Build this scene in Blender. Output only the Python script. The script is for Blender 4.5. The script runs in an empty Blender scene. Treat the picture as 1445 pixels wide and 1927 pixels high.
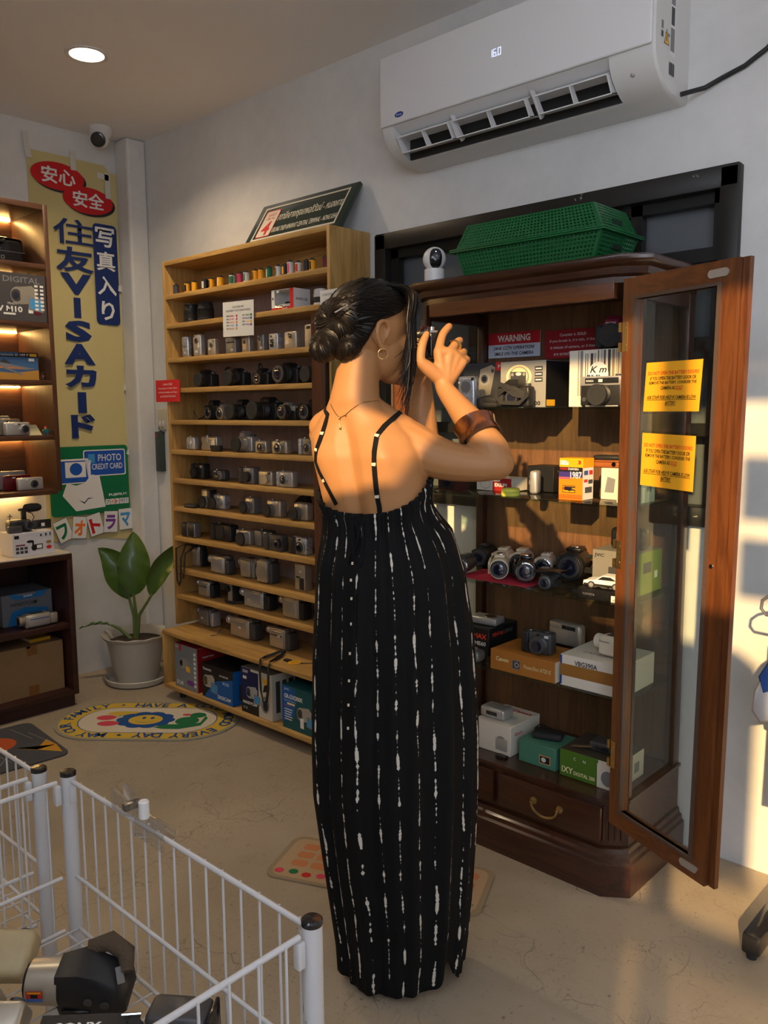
import bpy, bmesh, math, random
from mathutils import Vector, Matrix
from mathutils.bvhtree import BVHTree
random.seed(7)
SC = bpy.context.scene
COL = SC.collection
PI = math.pi

# ------------------------------------------------------------------ camera, sky, sun, exposure
cam_d = bpy.data.cameras.new('camera'); cam = bpy.data.objects.new('camera', cam_d); COL.objects.link(cam)
SC.camera = cam
cam_d.sensor_fit = 'VERTICAL'; cam_d.sensor_height = 24.0
cam_d.lens = 1559.158 / 1927.0 * 24.0
cam_d.clip_start = 0.02
YAW, PITCH, ROLL = 0.746872, 0.122537, -0.0072917
_f = Vector((-math.sin(YAW)*math.cos(PITCH), math.cos(YAW)*math.cos(PITCH), -math.sin(PITCH)))
_r = Vector((math.cos(YAW), math.sin(YAW), 0)); _u = _r.cross(_f)
_r2 = math.cos(ROLL)*_r + math.sin(ROLL)*_u; _u2 = -math.sin(ROLL)*_r + math.cos(ROLL)*_u
cam.matrix_world = Matrix(((_r2.x,_u2.x,-_f.x,0),(_r2.y,_u2.y,-_f.y,0),(_r2.z,_u2.z,-_f.z,1.30),(0,0,0,1)))

SC.view_settings.view_transform = 'Standard'; SC.view_settings.look = 'None'
SC.view_settings.gamma = 1.0; SC.view_settings.use_curve_mapping = False
SC.view_settings.exposure = 0.0
SC.cycles.max_bounces = 7; SC.cycles.diffuse_bounces = 4; SC.cycles.glossy_bounces = 3
SC.cycles.transmission_bounces = 6; SC.cycles.transparent_max_bounces = 12
SC.cycles.sample_clamp_indirect = 4.0
SC.cycles.caustics_reflective = False; SC.cycles.caustics_refractive = False

w = bpy.data.worlds.new('sky'); SC.world = w; w.use_nodes = True
bg = w.node_tree.nodes['Background']; bg.inputs['Color'].default_value = (0.76, 0.84, 1.0, 1); bg.inputs['Strength'].default_value = 6.4

def lamp(kind, name, loc, energy, color, **kw):
    d = bpy.data.lights.new(name, kind); d.energy = energy; d.color = color
    for k, v in kw.items(): setattr(d, k, v)
    o = bpy.data.objects.new(name, d); o.location = loc; COL.objects.link(o); return o
sun = lamp('SUN', 'evening_sun', (0, -3, 4), 7.6, (1.0, 0.65, 0.28), angle=0.014)
sun.rotation_euler = Vector((-0.42, 1.0, -0.43)).to_track_quat('-Z', 'Y').to_euler()
# sky light entering through the glazed shop front
portal = lamp('AREA', 'window_daylight', (0.1, -0.33, 1.45), 1.0, (1, 1, 1), shape='RECTANGLE', size=2.9, size_y=2.4)
portal.rotation_euler = (PI/2, 0, 0); portal.data.cycles.is_portal = True

# ------------------------------------------------------------------ materials
MATS = {}
def mat(name, col, rough=0.5, metal=0.0, bump=0.0, bscale=60.0, var=0.0, trans=0.0, ior=1.45, alpha=1.0, emit=None, estr=0.0, coat=0.0, spec=None):
    if name in MATS: return MATS[name]
    m = bpy.data.materials.new(name); m.use_nodes = True; nt = m.node_tree; p = nt.nodes['Principled BSDF']
    c = (*col, 1.0)
    p.inputs['Base Color'].default_value = c; p.inputs['Roughness'].default_value = rough; p.inputs['Metallic'].default_value = metal
    p.inputs['IOR'].default_value = ior
    if trans: p.inputs['Transmission Weight'].default_value = trans
    if alpha < 1: p.inputs['Alpha'].default_value = alpha
    if coat: p.inputs['Coat Weight'].default_value = coat; p.inputs['Coat Roughness'].default_value = 0.08
    if spec is not None: p.inputs['Specular IOR Level'].default_value = spec
    if emit: p.inputs['Emission Color'].default_value = (*emit, 1); p.inputs['Emission Strength'].default_value = estr
    tc = nt.nodes.new('ShaderNodeTexCoord')
    n = nt.nodes.new('ShaderNodeTexNoise'); n.inputs['Scale'].default_value = bscale; n.inputs['Detail'].default_value = 4
    nt.links.new(tc.outputs['Object'], n.inputs['Vector'])
    mr = nt.nodes.new('ShaderNodeMapRange'); mr.inputs['To Min'].default_value = max(0.02, rough - 0.06); mr.inputs['To Max'].default_value = min(1, rough + 0.06)
    nt.links.new(n.outputs['Fac'], mr.inputs['Value']); nt.links.new(mr.outputs['Result'], p.inputs['Roughness'])
    if var:
        mx = nt.nodes.new('ShaderNodeMix'); mx.data_type = 'RGBA'
        mx.inputs[6].default_value = tuple(max(0, v*(1-var)) for v in col) + (1,); mx.inputs[7].default_value = tuple(min(1, v*(1+var)) for v in col) + (1,)
        nt.links.new(n.outputs['Fac'], mx.inputs[0]); nt.links.new(mx.outputs[2], p.inputs['Base Color'])
    if bump:
        b = nt.nodes.new('ShaderNodeBump'); b.inputs['Strength'].default_value = bump; b.inputs['Distance'].default_value = 0.004
        nt.links.new(n.outputs['Fac'], b.inputs['Height']); nt.links.new(b.outputs['Normal'], p.inputs['Normal'])
    MATS[name] = m; return m

def wood(name, dark, light, axis='X', scale=1.0, rough=0.42, coat=0.0, ring=9.0, contrast=1.0):
    m = bpy.data.materials.new(name); m.use_nodes = True; nt = m.node_tree; N = nt.nodes.new; L = nt.links.new; p = nt.nodes['Principled BSDF']
    tc = N('ShaderNodeTexCoord'); mp = N('ShaderNodeMapping')
    s = {'X': (1.2, 14, 14), 'Y': (14, 1.2, 14), 'Z': (14, 14, 1.2)}[axis]
    mp.inputs['Scale'].default_value = tuple(v*scale for v in s)
    L(tc.outputs['Object'], mp.inputs['Vector'])
    n1 = N('ShaderNodeTexNoise'); n1.inputs['Scale'].default_value = 1.3; n1.inputs['Detail'].default_value = 5; n1.inputs['Distortion'].default_value = 0.6
    L(mp.outputs['Vector'], n1.inputs['Vector'])
    mp2 = N('ShaderNodeMapping'); mp2.inputs['Scale'].default_value = tuple(v*scale*6 for v in s); L(tc.outputs['Object'], mp2.inputs['Vector'])
    n2 = N('ShaderNodeTexNoise'); n2.inputs['Scale'].default_value = 3.0; n2.inputs['Detail'].default_value = 3; L(mp2.outputs['Vector'], n2.inputs['Vector'])
    ms = N('ShaderNodeMath'); ms.operation = 'MULTIPLY'; ms.inputs[1].default_value = ring; L(n1.outputs['Fac'], ms.inputs[0])
    fr = N('ShaderNodeMath'); fr.operation = 'PINGPONG'; fr.inputs[1].default_value = 1.0; L(ms.outputs[0], fr.inputs[0])
    ad = N('ShaderNodeMath'); ad.operation = 'MULTIPLY_ADD'; ad.inputs[1].default_value = 0.55; L(fr.outputs[0], ad.inputs[0])
    mu = N('ShaderNodeMath'); mu.operation = 'MULTIPLY'; mu.inputs[1].default_value = 0.75; L(n2.outputs['Fac'], mu.inputs[0]); L(mu.outputs[0], ad.inputs[2])
    cr = N('ShaderNodeValToRGB'); cr.color_ramp.elements[0].position = 0.5-0.38/contrast; cr.color_ramp.elements[1].position = 0.5+0.42/contrast
    cr.color_ramp.elements[0].color = (*dark, 1); cr.color_ramp.elements[1].color = (*light, 1)
    L(ad.outputs[0], cr.inputs['Fac']); L(cr.outputs['Color'], p.inputs['Base Color'])
    p.inputs['Roughness'].default_value = rough
    if coat: p.inputs['Coat Weight'].default_value = coat; p.inputs['Coat Roughness'].default_value = 0.15
    b = N('ShaderNodeBump'); b.inputs['Strength'].default_value = 0.12; b.inputs['Distance'].default_value = 0.002
    L(n2.outputs['Fac'], b.inputs['Height']); L(b.outputs['Normal'], p.inputs['Normal'])
    MATS[name] = m; return m

def plaster():
    m = bpy.data.materials.new('skimmed_plaster'); m.use_nodes = True; nt = m.node_tree; N = nt.nodes.new; L = nt.links.new; p = nt.nodes['Principled BSDF']
    tc = N('ShaderNodeTexCoord')
    a = N('ShaderNodeTexNoise'); a.inputs['Scale'].default_value = 1.4; a.inputs['Detail'].default_value = 8; a.inputs['Roughness'].default_value = 0.65; a.inputs['Distortion'].default_value = 0.8
    b = N('ShaderNodeTexNoise'); b.inputs['Scale'].default_value = 16; b.inputs['Detail'].default_value = 5
    L(tc.outputs['Object'], a.inputs['Vector']); L(tc.outputs['Object'], b.inputs['Vector'])
    cr = N('ShaderNodeValToRGB'); cr.color_ramp.elements[0].position = 0.34; cr.color_ramp.elements[1].position = 0.66
    cr.color_ramp.elements[0].color = (0.62, 0.62, 0.61, 1); cr.color_ramp.elements[1].color = (0.75, 0.75, 0.74, 1)
    mx = N('ShaderNodeMath'); mx.operation = 'MULTIPLY_ADD'; mx.inputs[1].default_value = 0.25; L(b.outputs['Fac'], mx.inputs[0])
    mu = N('ShaderNodeMath'); mu.operation = 'MULTIPLY'; mu.inputs[1].default_value = 0.78; L(a.outputs['Fac'], mu.inputs[0]); L(mu.outputs[0], mx.inputs[2])
    L(mx.outputs[0], cr.inputs['Fac']); L(cr.outputs['Color'], p.inputs['Base Color'])
    p.inputs['Roughness'].default_value = 0.62
    bp = N('ShaderNodeBump'); bp.inputs['Strength'].default_value = 0.16; bp.inputs['Distance'].default_value = 0.012; L(mx.outputs[0], bp.inputs['Height']); L(bp.outputs['Normal'], p.inputs['Normal'])
    MATS['plaster'] = m; return m

def concrete():
    m = bpy.data.materials.new('polished_concrete'); m.use_nodes = True; nt = m.node_tree; N = nt.nodes.new; L = nt.links.new; p = nt.nodes['Principled BSDF']
    tc = N('ShaderNodeTexCoord')
    def noise(s, d, dist=0.0, r=0.6):
        n = N('ShaderNodeTexNoise'); n.inputs['Scale'].default_value = s; n.inputs['Detail'].default_value = d; n.inputs['Distortion'].default_value = dist; n.inputs['Roughness'].default_value = r
        L(tc.outputs['Object'], n.inputs['Vector']); return n
    a = noise(2.2, 8, 0.4); b = noise(38, 4)
    cr = N('ShaderNodeValToRGB'); cr.color_ramp.elements[0].position = 0.3; cr.color_ramp.elements[1].position = 0.72
    cr.color_ramp.elements[0].color = (0.32, 0.262, 0.190, 1); cr.color_ramp.elements[1].color = (0.44, 0.365, 0.270, 1)
    L(a.outputs['Fac'], cr.inputs['Fac'])
    # hairline scratches: two stretched, distorted voronoi edge sets
    col = cr.outputs['Color']
    for sc, dist, th in ((3.2, 1.2, 0.006), (8.5, 3.5, 0.010), (17.0, 6.0, 0.012)):
        nz = noise(2.5, 3, 0)
        vm = N('ShaderNodeVectorMath'); vm.operation = 'MULTIPLY_ADD'; vm.inputs[1].default_value = (dist*0.3,)*3
        L(nz.outputs['Color'], vm.inputs[0]); L(tc.outputs['Object'], vm.inputs[2])
        v = N('ShaderNodeTexVoronoi'); v.feature = 'DISTANCE_TO_EDGE'; v.inputs['Scale'].default_value = sc; L(vm.outputs['Vector'], v.inputs['Vector'])
        lt = N('ShaderNodeMapRange'); lt.inputs['From Min'].default_value = 0.0; lt.inputs['From Max'].default_value = th; lt.inputs['To Min'].default_value = 1; lt.inputs['To Max'].default_value = 0
        L(v.outputs['Distance'], lt.inputs['Value'])
        msk = noise(4.1, 2); mr = N('ShaderNodeMapRange'); mr.inputs['From Min'].default_value = 0.47; mr.inputs['From Max'].default_value = 0.57; L(msk.outputs['Fac'], mr.inputs['Value'])
        mm = N('ShaderNodeMath'); mm.operation = 'MULTIPLY'; L(lt.outputs[0], mm.inputs[0]); L(mr.outputs[0], mm.inputs[1])
        ms = N('ShaderNodeMath'); ms.operation = 'MULTIPLY'; ms.inputs[1].default_value = 0.75; L(mm.outputs[0], ms.inputs[0])
        mx = N('ShaderNodeMix'); mx.data_type = 'RGBA'; mx.inputs[7].default_value = (0.12, 0.10, 0.08, 1)
        L(ms.outputs[0], mx.inputs[0]); L(col, mx.inputs[6]); col = mx.outputs[2]
    # dark specks of dirt
    sp = noise(95, 2, 0.5); sr = N('ShaderNodeMapRange'); sr.inputs['From Min'].default_value = 0.66; sr.inputs['From Max'].default_value = 0.70; sr.inputs['To Max'].default_value = 0.5; L(sp.outputs['Fac'], sr.inputs['Value'])
    mx = N('ShaderNodeMix'); mx.data_type = 'RGBA'; mx.inputs[7].default_value = (0.11, 0.09, 0.07, 1); L(sr.outputs[0], mx.inputs[0]); L(col, mx.inputs[6]); col = mx.outputs[2]
    v = N('ShaderNodeTexVoronoi'); v.inputs['Scale'].default_value = 9; L(tc.outputs['Object'], v.inputs['Vector'])
    lt = N('ShaderNodeMapRange'); lt.inputs['From Min'].default_value = 0.03; lt.inputs['From Max'].default_value = 0.05; lt.inputs['To Min'].default_value = 0.6; lt.inputs['To Max'].default_value = 0; L(v.outputs['Distance'], lt.inputs['Value'])
    mx = N('ShaderNodeMix'); mx.data_type = 'RGBA'; mx.inputs[7].default_value = (0.10, 0.08, 0.06, 1); L(lt.outputs[0], mx.inputs[0]); L(col, mx.inputs[6])
    L(mx.outputs[2], p.inputs['Base Color'])
    mr = N('ShaderNodeMapRange'); mr.inputs['To Min'].default_value = 0.38; mr.inputs['To Max'].default_value = 0.62; L(a.outputs['Fac'], mr.inputs['Value']); L(mr.outputs[0], p.inputs['Roughness'])
    bp = N('ShaderNodeBump'); bp.inputs['Strength'].default_value = 0.08; bp.inputs['Distance'].default_value = 0.004; L(b.outputs['Fac'], bp.inputs['Height']); L(bp.outputs['Normal'], p.inputs['Normal'])
    MATS['concrete'] = m; return m

def clear(name, tint=(1, 1, 1), rough=0.02, fres=1.0):
    """thin pane: lets light straight through and mirrors the room by angle"""
    m = bpy.data.materials.new(name); m.use_nodes = True; nt = m.node_tree; N = nt.nodes.new; L = nt.links.new
    out = nt.nodes['Material Output']; nt.nodes.remove(nt.nodes['Principled BSDF'])
    t = N('ShaderNodeBsdfTransparent'); t.inputs['Color'].default_value = (*tint, 1)
    g = N('ShaderNodeBsdfGlossy'); g.inputs['Roughness'].default_value = rough
    f = N('ShaderNodeFresnel'); f.inputs['IOR'].default_value = 1.5
    k = N('ShaderNodeMath'); k.operation = 'MULTIPLY'; L(f.outputs[0], k.inputs[0])
    ge = N('ShaderNodeNewGeometry'); iv = N('ShaderNodeMath'); iv.operation = 'MULTIPLY_ADD'; iv.inputs[1].default_value = -fres; iv.inputs[2].default_value = fres; L(ge.outputs['Backfacing'], iv.inputs[0]); L(iv.outputs[0], k.inputs[1])
    mx = N('ShaderNodeMixShader'); L(k.outputs[0], mx.inputs[0]); L(t.outputs[0], mx.inputs[1]); L(g.outputs[0], mx.inputs[2]); L(mx.outputs[0], out.inputs['Surface'])
    MATS[name] = m; return m

plaster(); concrete()
PINE = wood('pine_board', (0.33, 0.175, 0.048), (0.56, 0.335, 0.105), 'X', 1.0, 0.45)
PINE_V = wood('pine_upright', (0.33, 0.175, 0.048), (0.56, 0.335, 0.105), 'Z', 1.0, 0.45)
PLY_BACK = wood('plywood_back', (0.36, 0.26, 0.22), (0.46, 0.34, 0.29), 'Z', 1.4, 0.6, ring=5)
MAHOG = wood('mahogany_rail', (0.023, 0.007, 0.0035), (0.056, 0.018, 0.0075), 'X', 1.6, 0.33, 0.3)
MAHOG_V = wood('mahogany_post', (0.023, 0.007, 0.0035), (0.056, 0.018, 0.0075), 'Z', 1.6, 0.33, 0.3)
CHERRY = wood('cherry_rail', (0.072, 0.020, 0.0055), (0.150, 0.048, 0.012), 'X', 1.5, 0.36, 0.25)
CHERRY_V = wood('cherry_stile', (0.072, 0.020, 0.0055), (0.150, 0.048, 0.012), 'Z', 1.5, 0.36, 0.25)
PANEL = wood('veneer_panel', (0.095, 0.044, 0.020), (0.180, 0.088, 0.040), 'Z', 2.2, 0.5, ring=7)
DARKWOOD = wood('walnut_stain_board', (0.055, 0.022, 0.012), (0.105, 0.046, 0.024), 'Y', 1.2, 0.4)
DARKWOOD_V = wood('walnut_stain_upright', (0.055, 0.022, 0.012), (0.105, 0.046, 0.024), 'Z', 1.2, 0.4)
REDWOOD = wood('rosewood_laminate', (0.022, 0.007, 0.006), (0.045, 0.014, 0.011), 'Y', 1.2, 0.45)
GLASS = clear('clear_glass', (0.93, 0.96, 0.94)); GLASS_SHELF = clear('green_edge_glass', (0.80, 0.90, 0.85))
TINT = clear('tinted_glass', (0.50, 0.49, 0.47)); FROST_WIN = mat('dark_grey_window_glass', (0.13, 0.14, 0.15), 0.3, spec=0.5)  # back window pane is one even dark grey
BLACK = mat('black_plastic', (0.018, 0.018, 0.019), 0.42, bump=0.05, bscale=300)
BLACKG = mat('gloss_black', (0.012, 0.012, 0.014), 0.14, coat=0.3)
RUBBER = mat('black_rubber', (0.022, 0.022, 0.023), 0.75, bump=0.2, bscale=400)
SILVER = mat('silver_plastic', (0.52, 0.52, 0.51), 0.30, 0.55, var=0.05)
SILVER2 = mat('champagne_metal', (0.50, 0.46, 0.38), 0.32, 0.6, var=0.05)
SILVER3 = mat('bluish_silver', (0.50, 0.53, 0.58), 0.28, 0.6, var=0.05)
PEWTER = mat('pewter_grey', (0.24, 0.24, 0.245), 0.36, 0.5, var=0.06)
GRAPH = mat('graphite', (0.075, 0.075, 0.08), 0.42, 0.3)
CHROME = mat('polished_chrome', (0.72, 0.72, 0.72), 0.10, 1.0)
LENSG = mat('coated_lens_glass', (0.012, 0.014, 0.03), 0.05, coat=1.0)
SCREEN = mat('dark_screen', (0.02, 0.022, 0.025), 0.12, coat=0.5)
WHITE = mat('white_plastic', (0.74, 0.74, 0.735), 0.32)
PAPER = mat('white_paper', (0.74, 0.74, 0.72), 0.7)
WINGLASS = mat('flash_lens', (0.62, 0.64, 0.64), 0.12, coat=0.6)
GOLD = mat('gold', (0.83, 0.55, 0.20), 0.18, 1.0)
BRASS = mat('aged_brass', (0.55, 0.40, 0.17), 0.32, 1.0, var=0.2, bscale=90)
STICK = mat('price_sticker_paper', (0.80, 0.79, 0.76), 0.6)
INK = mat('black_ink', (0.02, 0.02, 0.025), 0.55)
def flat(name, r, g, b, rough=0.5):
    lin = tuple((v/255/12.92 if v <= 10 else ((v/255+0.055)/1.055)**2.4) for v in (r, g, b))
    return mat('print_'+name, lin, rough)
RED = flat('red', 205, 38, 38); BLUE = flat('blue', 28, 70, 150); NAVY = flat('navy', 18, 30, 78); YELL = flat('yellow', 236, 180, 48)
GREEN = flat('green', 0, 112, 62); ORANGE = flat('orange', 240, 120, 40); PINK = flat('pink', 226, 74, 130); PURP = flat('purple', 120, 60, 150)
SKY = flat('sky_blue', 70, 150, 210); WHT = flat('white', 232, 232, 230); GREY = flat('grey', 128, 130, 134); DGREY = flat('dark_grey', 62, 64, 68); CREAM = flat('cream', 232, 222, 170)

# ------------------------------------------------------------------ mesh helpers
class MB:
    """collects shapes; build() links them as ONE mesh object"""
    def __init__(s): s.bm = bmesh.new(); s.mi = 0; s.mats = []
    def m(s, material):
        if material not in s.mats: s.mats.append(material)
        s.mi = s.mats.index(material); return s
    def _fin(s, faces):
        for f in faces: f.material_index = s.mi
    def box(s, x0, x1, y0, y1, z0, z1, r=0.0, seg=2):
        g = bmesh.ops.create_cube(s.bm, size=1.0)['verts']
        c = Vector(((x0+x1)/2, (y0+y1)/2, (z0+z1)/2)); d = (abs(x1-x0), abs(y1-y0), abs(z1-z0))
        for v in g: v.co = Vector((v.co.x*d[0], v.co.y*d[1], v.co.z*d[2])) + c
        fs = list({f for v in g for f in v.link_faces})
        if r > 0:
            r = min(r, min(d)*0.49)
            es = list({e for v in g for e in v.link_edges})
            rr = bmesh.ops.bevel(s.bm, geom=es, offset=r, segments=seg, affect='EDGES', profile=0.5)
            vs = {v for f in rr['faces'] for v in f.verts}
            fs = list({f for v in vs for f in v.link_faces})
        s._fin(fs); return s
    def loft(s, rings, closed=True, cap0=True, cap1=True):
        vr = [[s.bm.verts.new(p) for p in r] for r in rings]; n = len(vr[0]); fs = []
        for a, b in zip(vr, vr[1:]):
            for i in range(n if closed else n-1):
                j = (i+1) % n
                try: fs.append(s.bm.faces.new((a[i], a[j], b[j], b[i])))
                except ValueError: pass
        if closed and cap0 and n > 2: fs.append(s.bm.faces.new(list(reversed(vr[0]))))
        if closed and cap1 and n > 2: fs.append(s.bm.faces.new(vr[-1]))
        s._fin(fs); return s
    def cyl(s, c, axis, h, r, r2=None, n=24, bev=0.0):
        """c is the centre of the start face; axis 'x','y','z' (or '-x' ...) or a vector"""
        r2 = r if r2 is None else r2
        pr = [(0, r), (h, r2)] if not bev else [(0, r-bev), (bev, r), (h-bev, r2), (h, r2-bev)]
        return s.lathe(c, axis, pr, n)
    def lathe(s, c, axis, prof, n=24, cap0=True, cap1=True):
        A = {'x': (1,0,0), 'y': (0,1,0), 'z': (0,0,1), '-x': (-1,0,0), '-y': (0,-1,0), '-z': (0,0,-1)}.get(axis, axis) if isinstance(axis, str) else axis
        A = Vector(A).normalized(); t = Vector((0,0,1)) if abs(A.z) < 0.9 else Vector((1,0,0))
        U = A.cross(t).normalized(); V = A.cross(U); c = Vector(c)
        rings = [[c + A*h + U*(r*math.cos(2*PI*i/n)) + V*(r*math.sin(2*PI*i/n)) for i in range(n)] for h, r in prof]
        return s.loft(rings, True, cap0, cap1)
    def sphere(s, c, r, n=20, sz=(1,1,1)):
        c = Vector(c); rings = []
        for k in range(1, n//2):
            a = PI*k/(n//2)
            rings.append([c + Vector((r*math.sin(a)*math.cos(2*PI*i/n)*sz[0], r*math.sin(a)*math.sin(2*PI*i/n)*sz[1], -r*math.cos(a)*sz[2])) for i in range(n)])
        return s.loft(rings)
    def tube(s, pts, r, n=8, closed=False, flat=None):
        """round tube through pts (r number or list); flat=(width,thick,normal) makes a ribbon"""
        P = [Vector(p) for p in pts]; m = len(P); R = r if isinstance(r, (list, tuple)) else [r]*m
        rings = []; prevN = None
        for i, p in enumerate(P):
            a = P[(i-1) % m] if closed else P[max(i-1, 0)]; b = P[(i+1) % m] if closed else P[min(i+1, m-1)]
            T = (b-a); T = T.normalized() if T.length > 1e-9 else Vector((0,0,1))
            if prevN is None:
                t = Vector((0,0,1)) if abs(T.z) < 0.9 else Vector((1,0,0)); Nn = (t - T*t.dot(T)).normalized()
            else:
                Nn = prevN - T*prevN.dot(T); Nn = Nn.normalized() if Nn.length > 1e-6 else prevN
            prevN = Nn; B = T.cross(Nn)
            if flat:
                wv, th, nrm = flat; nv = Vector(nrm); nv = (nv - T*nv.dot(T)).normalized(); bv = T.cross(nv)
                rings.append([p + bv*(wv/2*sx) + nv*(th/2*sy) for sx, sy in ((-1,-1),(1,-1),(1,1),(-1,1))])
            else:
                rings.append([p + Nn*(R[i]*math.cos(2*PI*k/n)) + B*(R[i]*math.sin(2*PI*k/n)) for k in range(n)])
        if closed: rings.append(rings[0]); return s.loft(rings, True, False, False)
        return s.loft(rings)
    def prism(s, poly, o, U, V, W):
        """polygon in the (U,V) plane at o, extruded by the vector W"""
        o, U, V, W = Vector(o), Vector(U), Vector(V), Vector(W)
        a = [o + U*x + V*y for x, y in poly]; return s.loft([a, [p + W for p in a]])
    def quad(s, *pts):
        f = s.bm.faces.new([s.bm.verts.new(p) for p in pts]); s._fin([f]); return s
    def merge(s, me, M):
        n0 = len(s.bm.verts); f0 = len(s.bm.faces); s.bm.from_mesh(me); s.bm.verts.ensure_lookup_table(); s.bm.faces.ensure_lookup_table()
        for v in s.bm.verts[n0:]: v.co = M @ v.co
        s._fin(s.bm.faces[f0:]); return s
    def build(s, name, material=None, parent=None, smooth=38):
        me = bpy.data.meshes.new(name)
        bmesh.ops.recalc_face_normals(s.bm, faces=s.bm.faces[:])
        s.bm.to_mesh(me); s.bm.free()
        for mm in (s.mats or [material]): me.materials.append(mm)
        if smooth:
            me.polygons.foreach_set('use_smooth', [True]*len(me.polygons)); me.set_sharp_from_angle(angle=math.radians(smooth))
        o = bpy.data.objects.new(name, me); COL.objects.link(o)
        if parent: o.parent = parent
        return o

def thing(name, label, cat, loc=(0,0,0), rotz=0.0, group=None, rot=None):
    o = bpy.data.objects.new(name, None); COL.objects.link(o); o.empty_display_size = 0.02
    o.location = loc; o.rotation_euler = rot if rot else (0, 0, rotz)
    o['label'] = label; o['category'] = cat
    if group: o['group'] = group
    return o
def tag(o, label, cat, group=None, kind=None):
    o['label'] = label; o['category'] = cat
    if group: o['group'] = group
    if kind: o['kind'] = kind
    return o
def struct(o, label=None):
    o['kind'] = 'structure'
    if label: o['label'] = label
    return o

def text_mesh(body, bold=0.0, shear=0.0):
    c = bpy.data.curves.new('lettering', 'FONT'); c.body = body; c.size = 1.0; c.offset = bold; c.shear = shear; c.resolution_u = 2
    o = bpy.data.objects.new('lettering', c); COL.objects.link(o); bpy.context.view_layer.update()
    dg = bpy.context.evaluated_depsgraph_get(); me = bpy.data.meshes.new_from_object(o.evaluated_get(dg))
    bpy.data.objects.remove(o); bpy.data.curves.remove(c)
    xs = [v.co.x for v in me.vertices] or [0]; ys = [v.co.y for v in me.vertices] or [0]
    return me, min(xs), max(xs), min(ys), max(ys)

def decal(parent, o, U, V, items, name='print', lift=0.0004):
    """printed panel art in panel coordinates (u right, v up, metres); one mesh.  items:
    ('r',mat,u0,v0,u1,v1) ('e',mat,u,v,ru,rv) ('p',mat,[pts]) ('t',mat,text,u,v,height[,width or None,align,bold,shear,rotate])"""
    o = Vector(o); U = Vector(U).normalized(); V = Vector(V).normalized(); Nn = U.cross(V)
    mb = MB(); k = 0
    for it in items:
        k += 1; d = Nn*(lift + (0.00003 if len(items) > 14 else 0.0001)*k); mb.m(it[1])
        P = lambda a, b: o + U*a + V*b + d
        if it[0] == 'r':
            _, _, a, b, c, e = it; mb.quad(P(a,b), P(c,b), P(c,e), P(a,e))
        elif it[0] == 'e':
            _, _, a, b, ru, rv = it; mb.quad(*[P(a+ru*math.cos(2*PI*i/28), b+rv*math.sin(2*PI*i/28)) for i in range(28)])
        elif it[0] == 'p':
            mb.quad(*[P(a, b) for a, b in it[2]])
        elif it[0] == 't':
            _, _, body, a, b, h = it[:6]; wd = it[6] if len(it) > 6 else None; al = it[7] if len(it) > 7 else 'l'
            bold = it[8] if len(it) > 8 else 0.0; sh = it[9] if len(it) > 9 else 0.0; ro = it[10] if len(it) > 10 else 0.0
            me, x0, x1, y0, y1 = text_mesh(body, bold, sh)
            sy = h/max(1e-4, y1-y0); sx = wd/max(1e-4, x1-x0) if wd else sy
            W = (x1-x0)*sx; off = {'l': 0, 'c': -W/2, 'r': -W}[al]
            cr, sr = math.cos(ro), math.sin(ro); base = P(a, b)
            Ur = U*cr + V*sr; Vr = V*cr - U*sr
            t = base + Ur*(off - x0*sx) + Vr*(-y0*sy); cu = Ur*sx; cv = Vr*sy
            mb.merge(me, Matrix(((cu.x, cv.x, 0, t.x), (cu.y, cv.y, 0, t.y), (cu.z, cv.z, 0, t.z), (0,0,0,1)))); bpy.data.meshes.remove(me)
    return mb.build(name, None, parent, smooth=0)
X3, Y3, Z3 = Vector((1,0,0)), Vector((0,1,0)), Vector((0,0,1))
# ------------------------------------------------------------------ room
WALLY, LEFTX, CEIL = 2.325, -3.84, 2.61
FRONTY, RIGHTX = -0.36, 1.7
fl = struct(MB().box(-4.0, 1.9, -0.5, 2.6, -0.1, 0.0).build('floor', MATS['concrete'], smooth=0))
CEILM = mat('white_ceiling_paint', (0.88, 0.87, 0.86), 0.8, bump=0.05, bscale=8)
struct(MB().box(-4.0, 1.9, -0.48, 2.6, CEIL, CEIL+0.1).build('ceiling', CEILM, smooth=0))
# back wall with the black framed window left open in it
WX0, WX1, WZ0, WZ1 = -2.168, -0.852, 0.965, 1.938
bw = MB()
bw.box(-4.0, WX0, WALLY, WALLY+0.18, 0, CEIL); bw.box(WX1, 1.9, WALLY, WALLY+0.18, 0, CEIL)
bw.box(WX0, WX1, WALLY, WALLY+0.18, WZ1, CEIL); bw.box(WX0, WX1, WALLY, WALLY+0.18, 0, WZ0)
struct(bw.build('wall_back', MATS['plaster'], smooth=0))
struct(MB().box(LEFTX-0.15, LEFTX, -0.5, 2.5, 0, CEIL).build('wall_left', MATS['plaster'], smooth=0))
struct(MB().box(RIGHTX, RIGHTX+0.15, -0.5, 2.5, 0, CEIL).build('wall_right', MATS['plaster'], smooth=0))
# corner pipe chase
struct(MB().box(LEFTX, -3.722, 2.222, WALLY, 0, CEIL, 0.012, 2).build('trim_1', MATS['plaster'], smooth=0), 'plastered corner column between the left and back walls')
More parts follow.
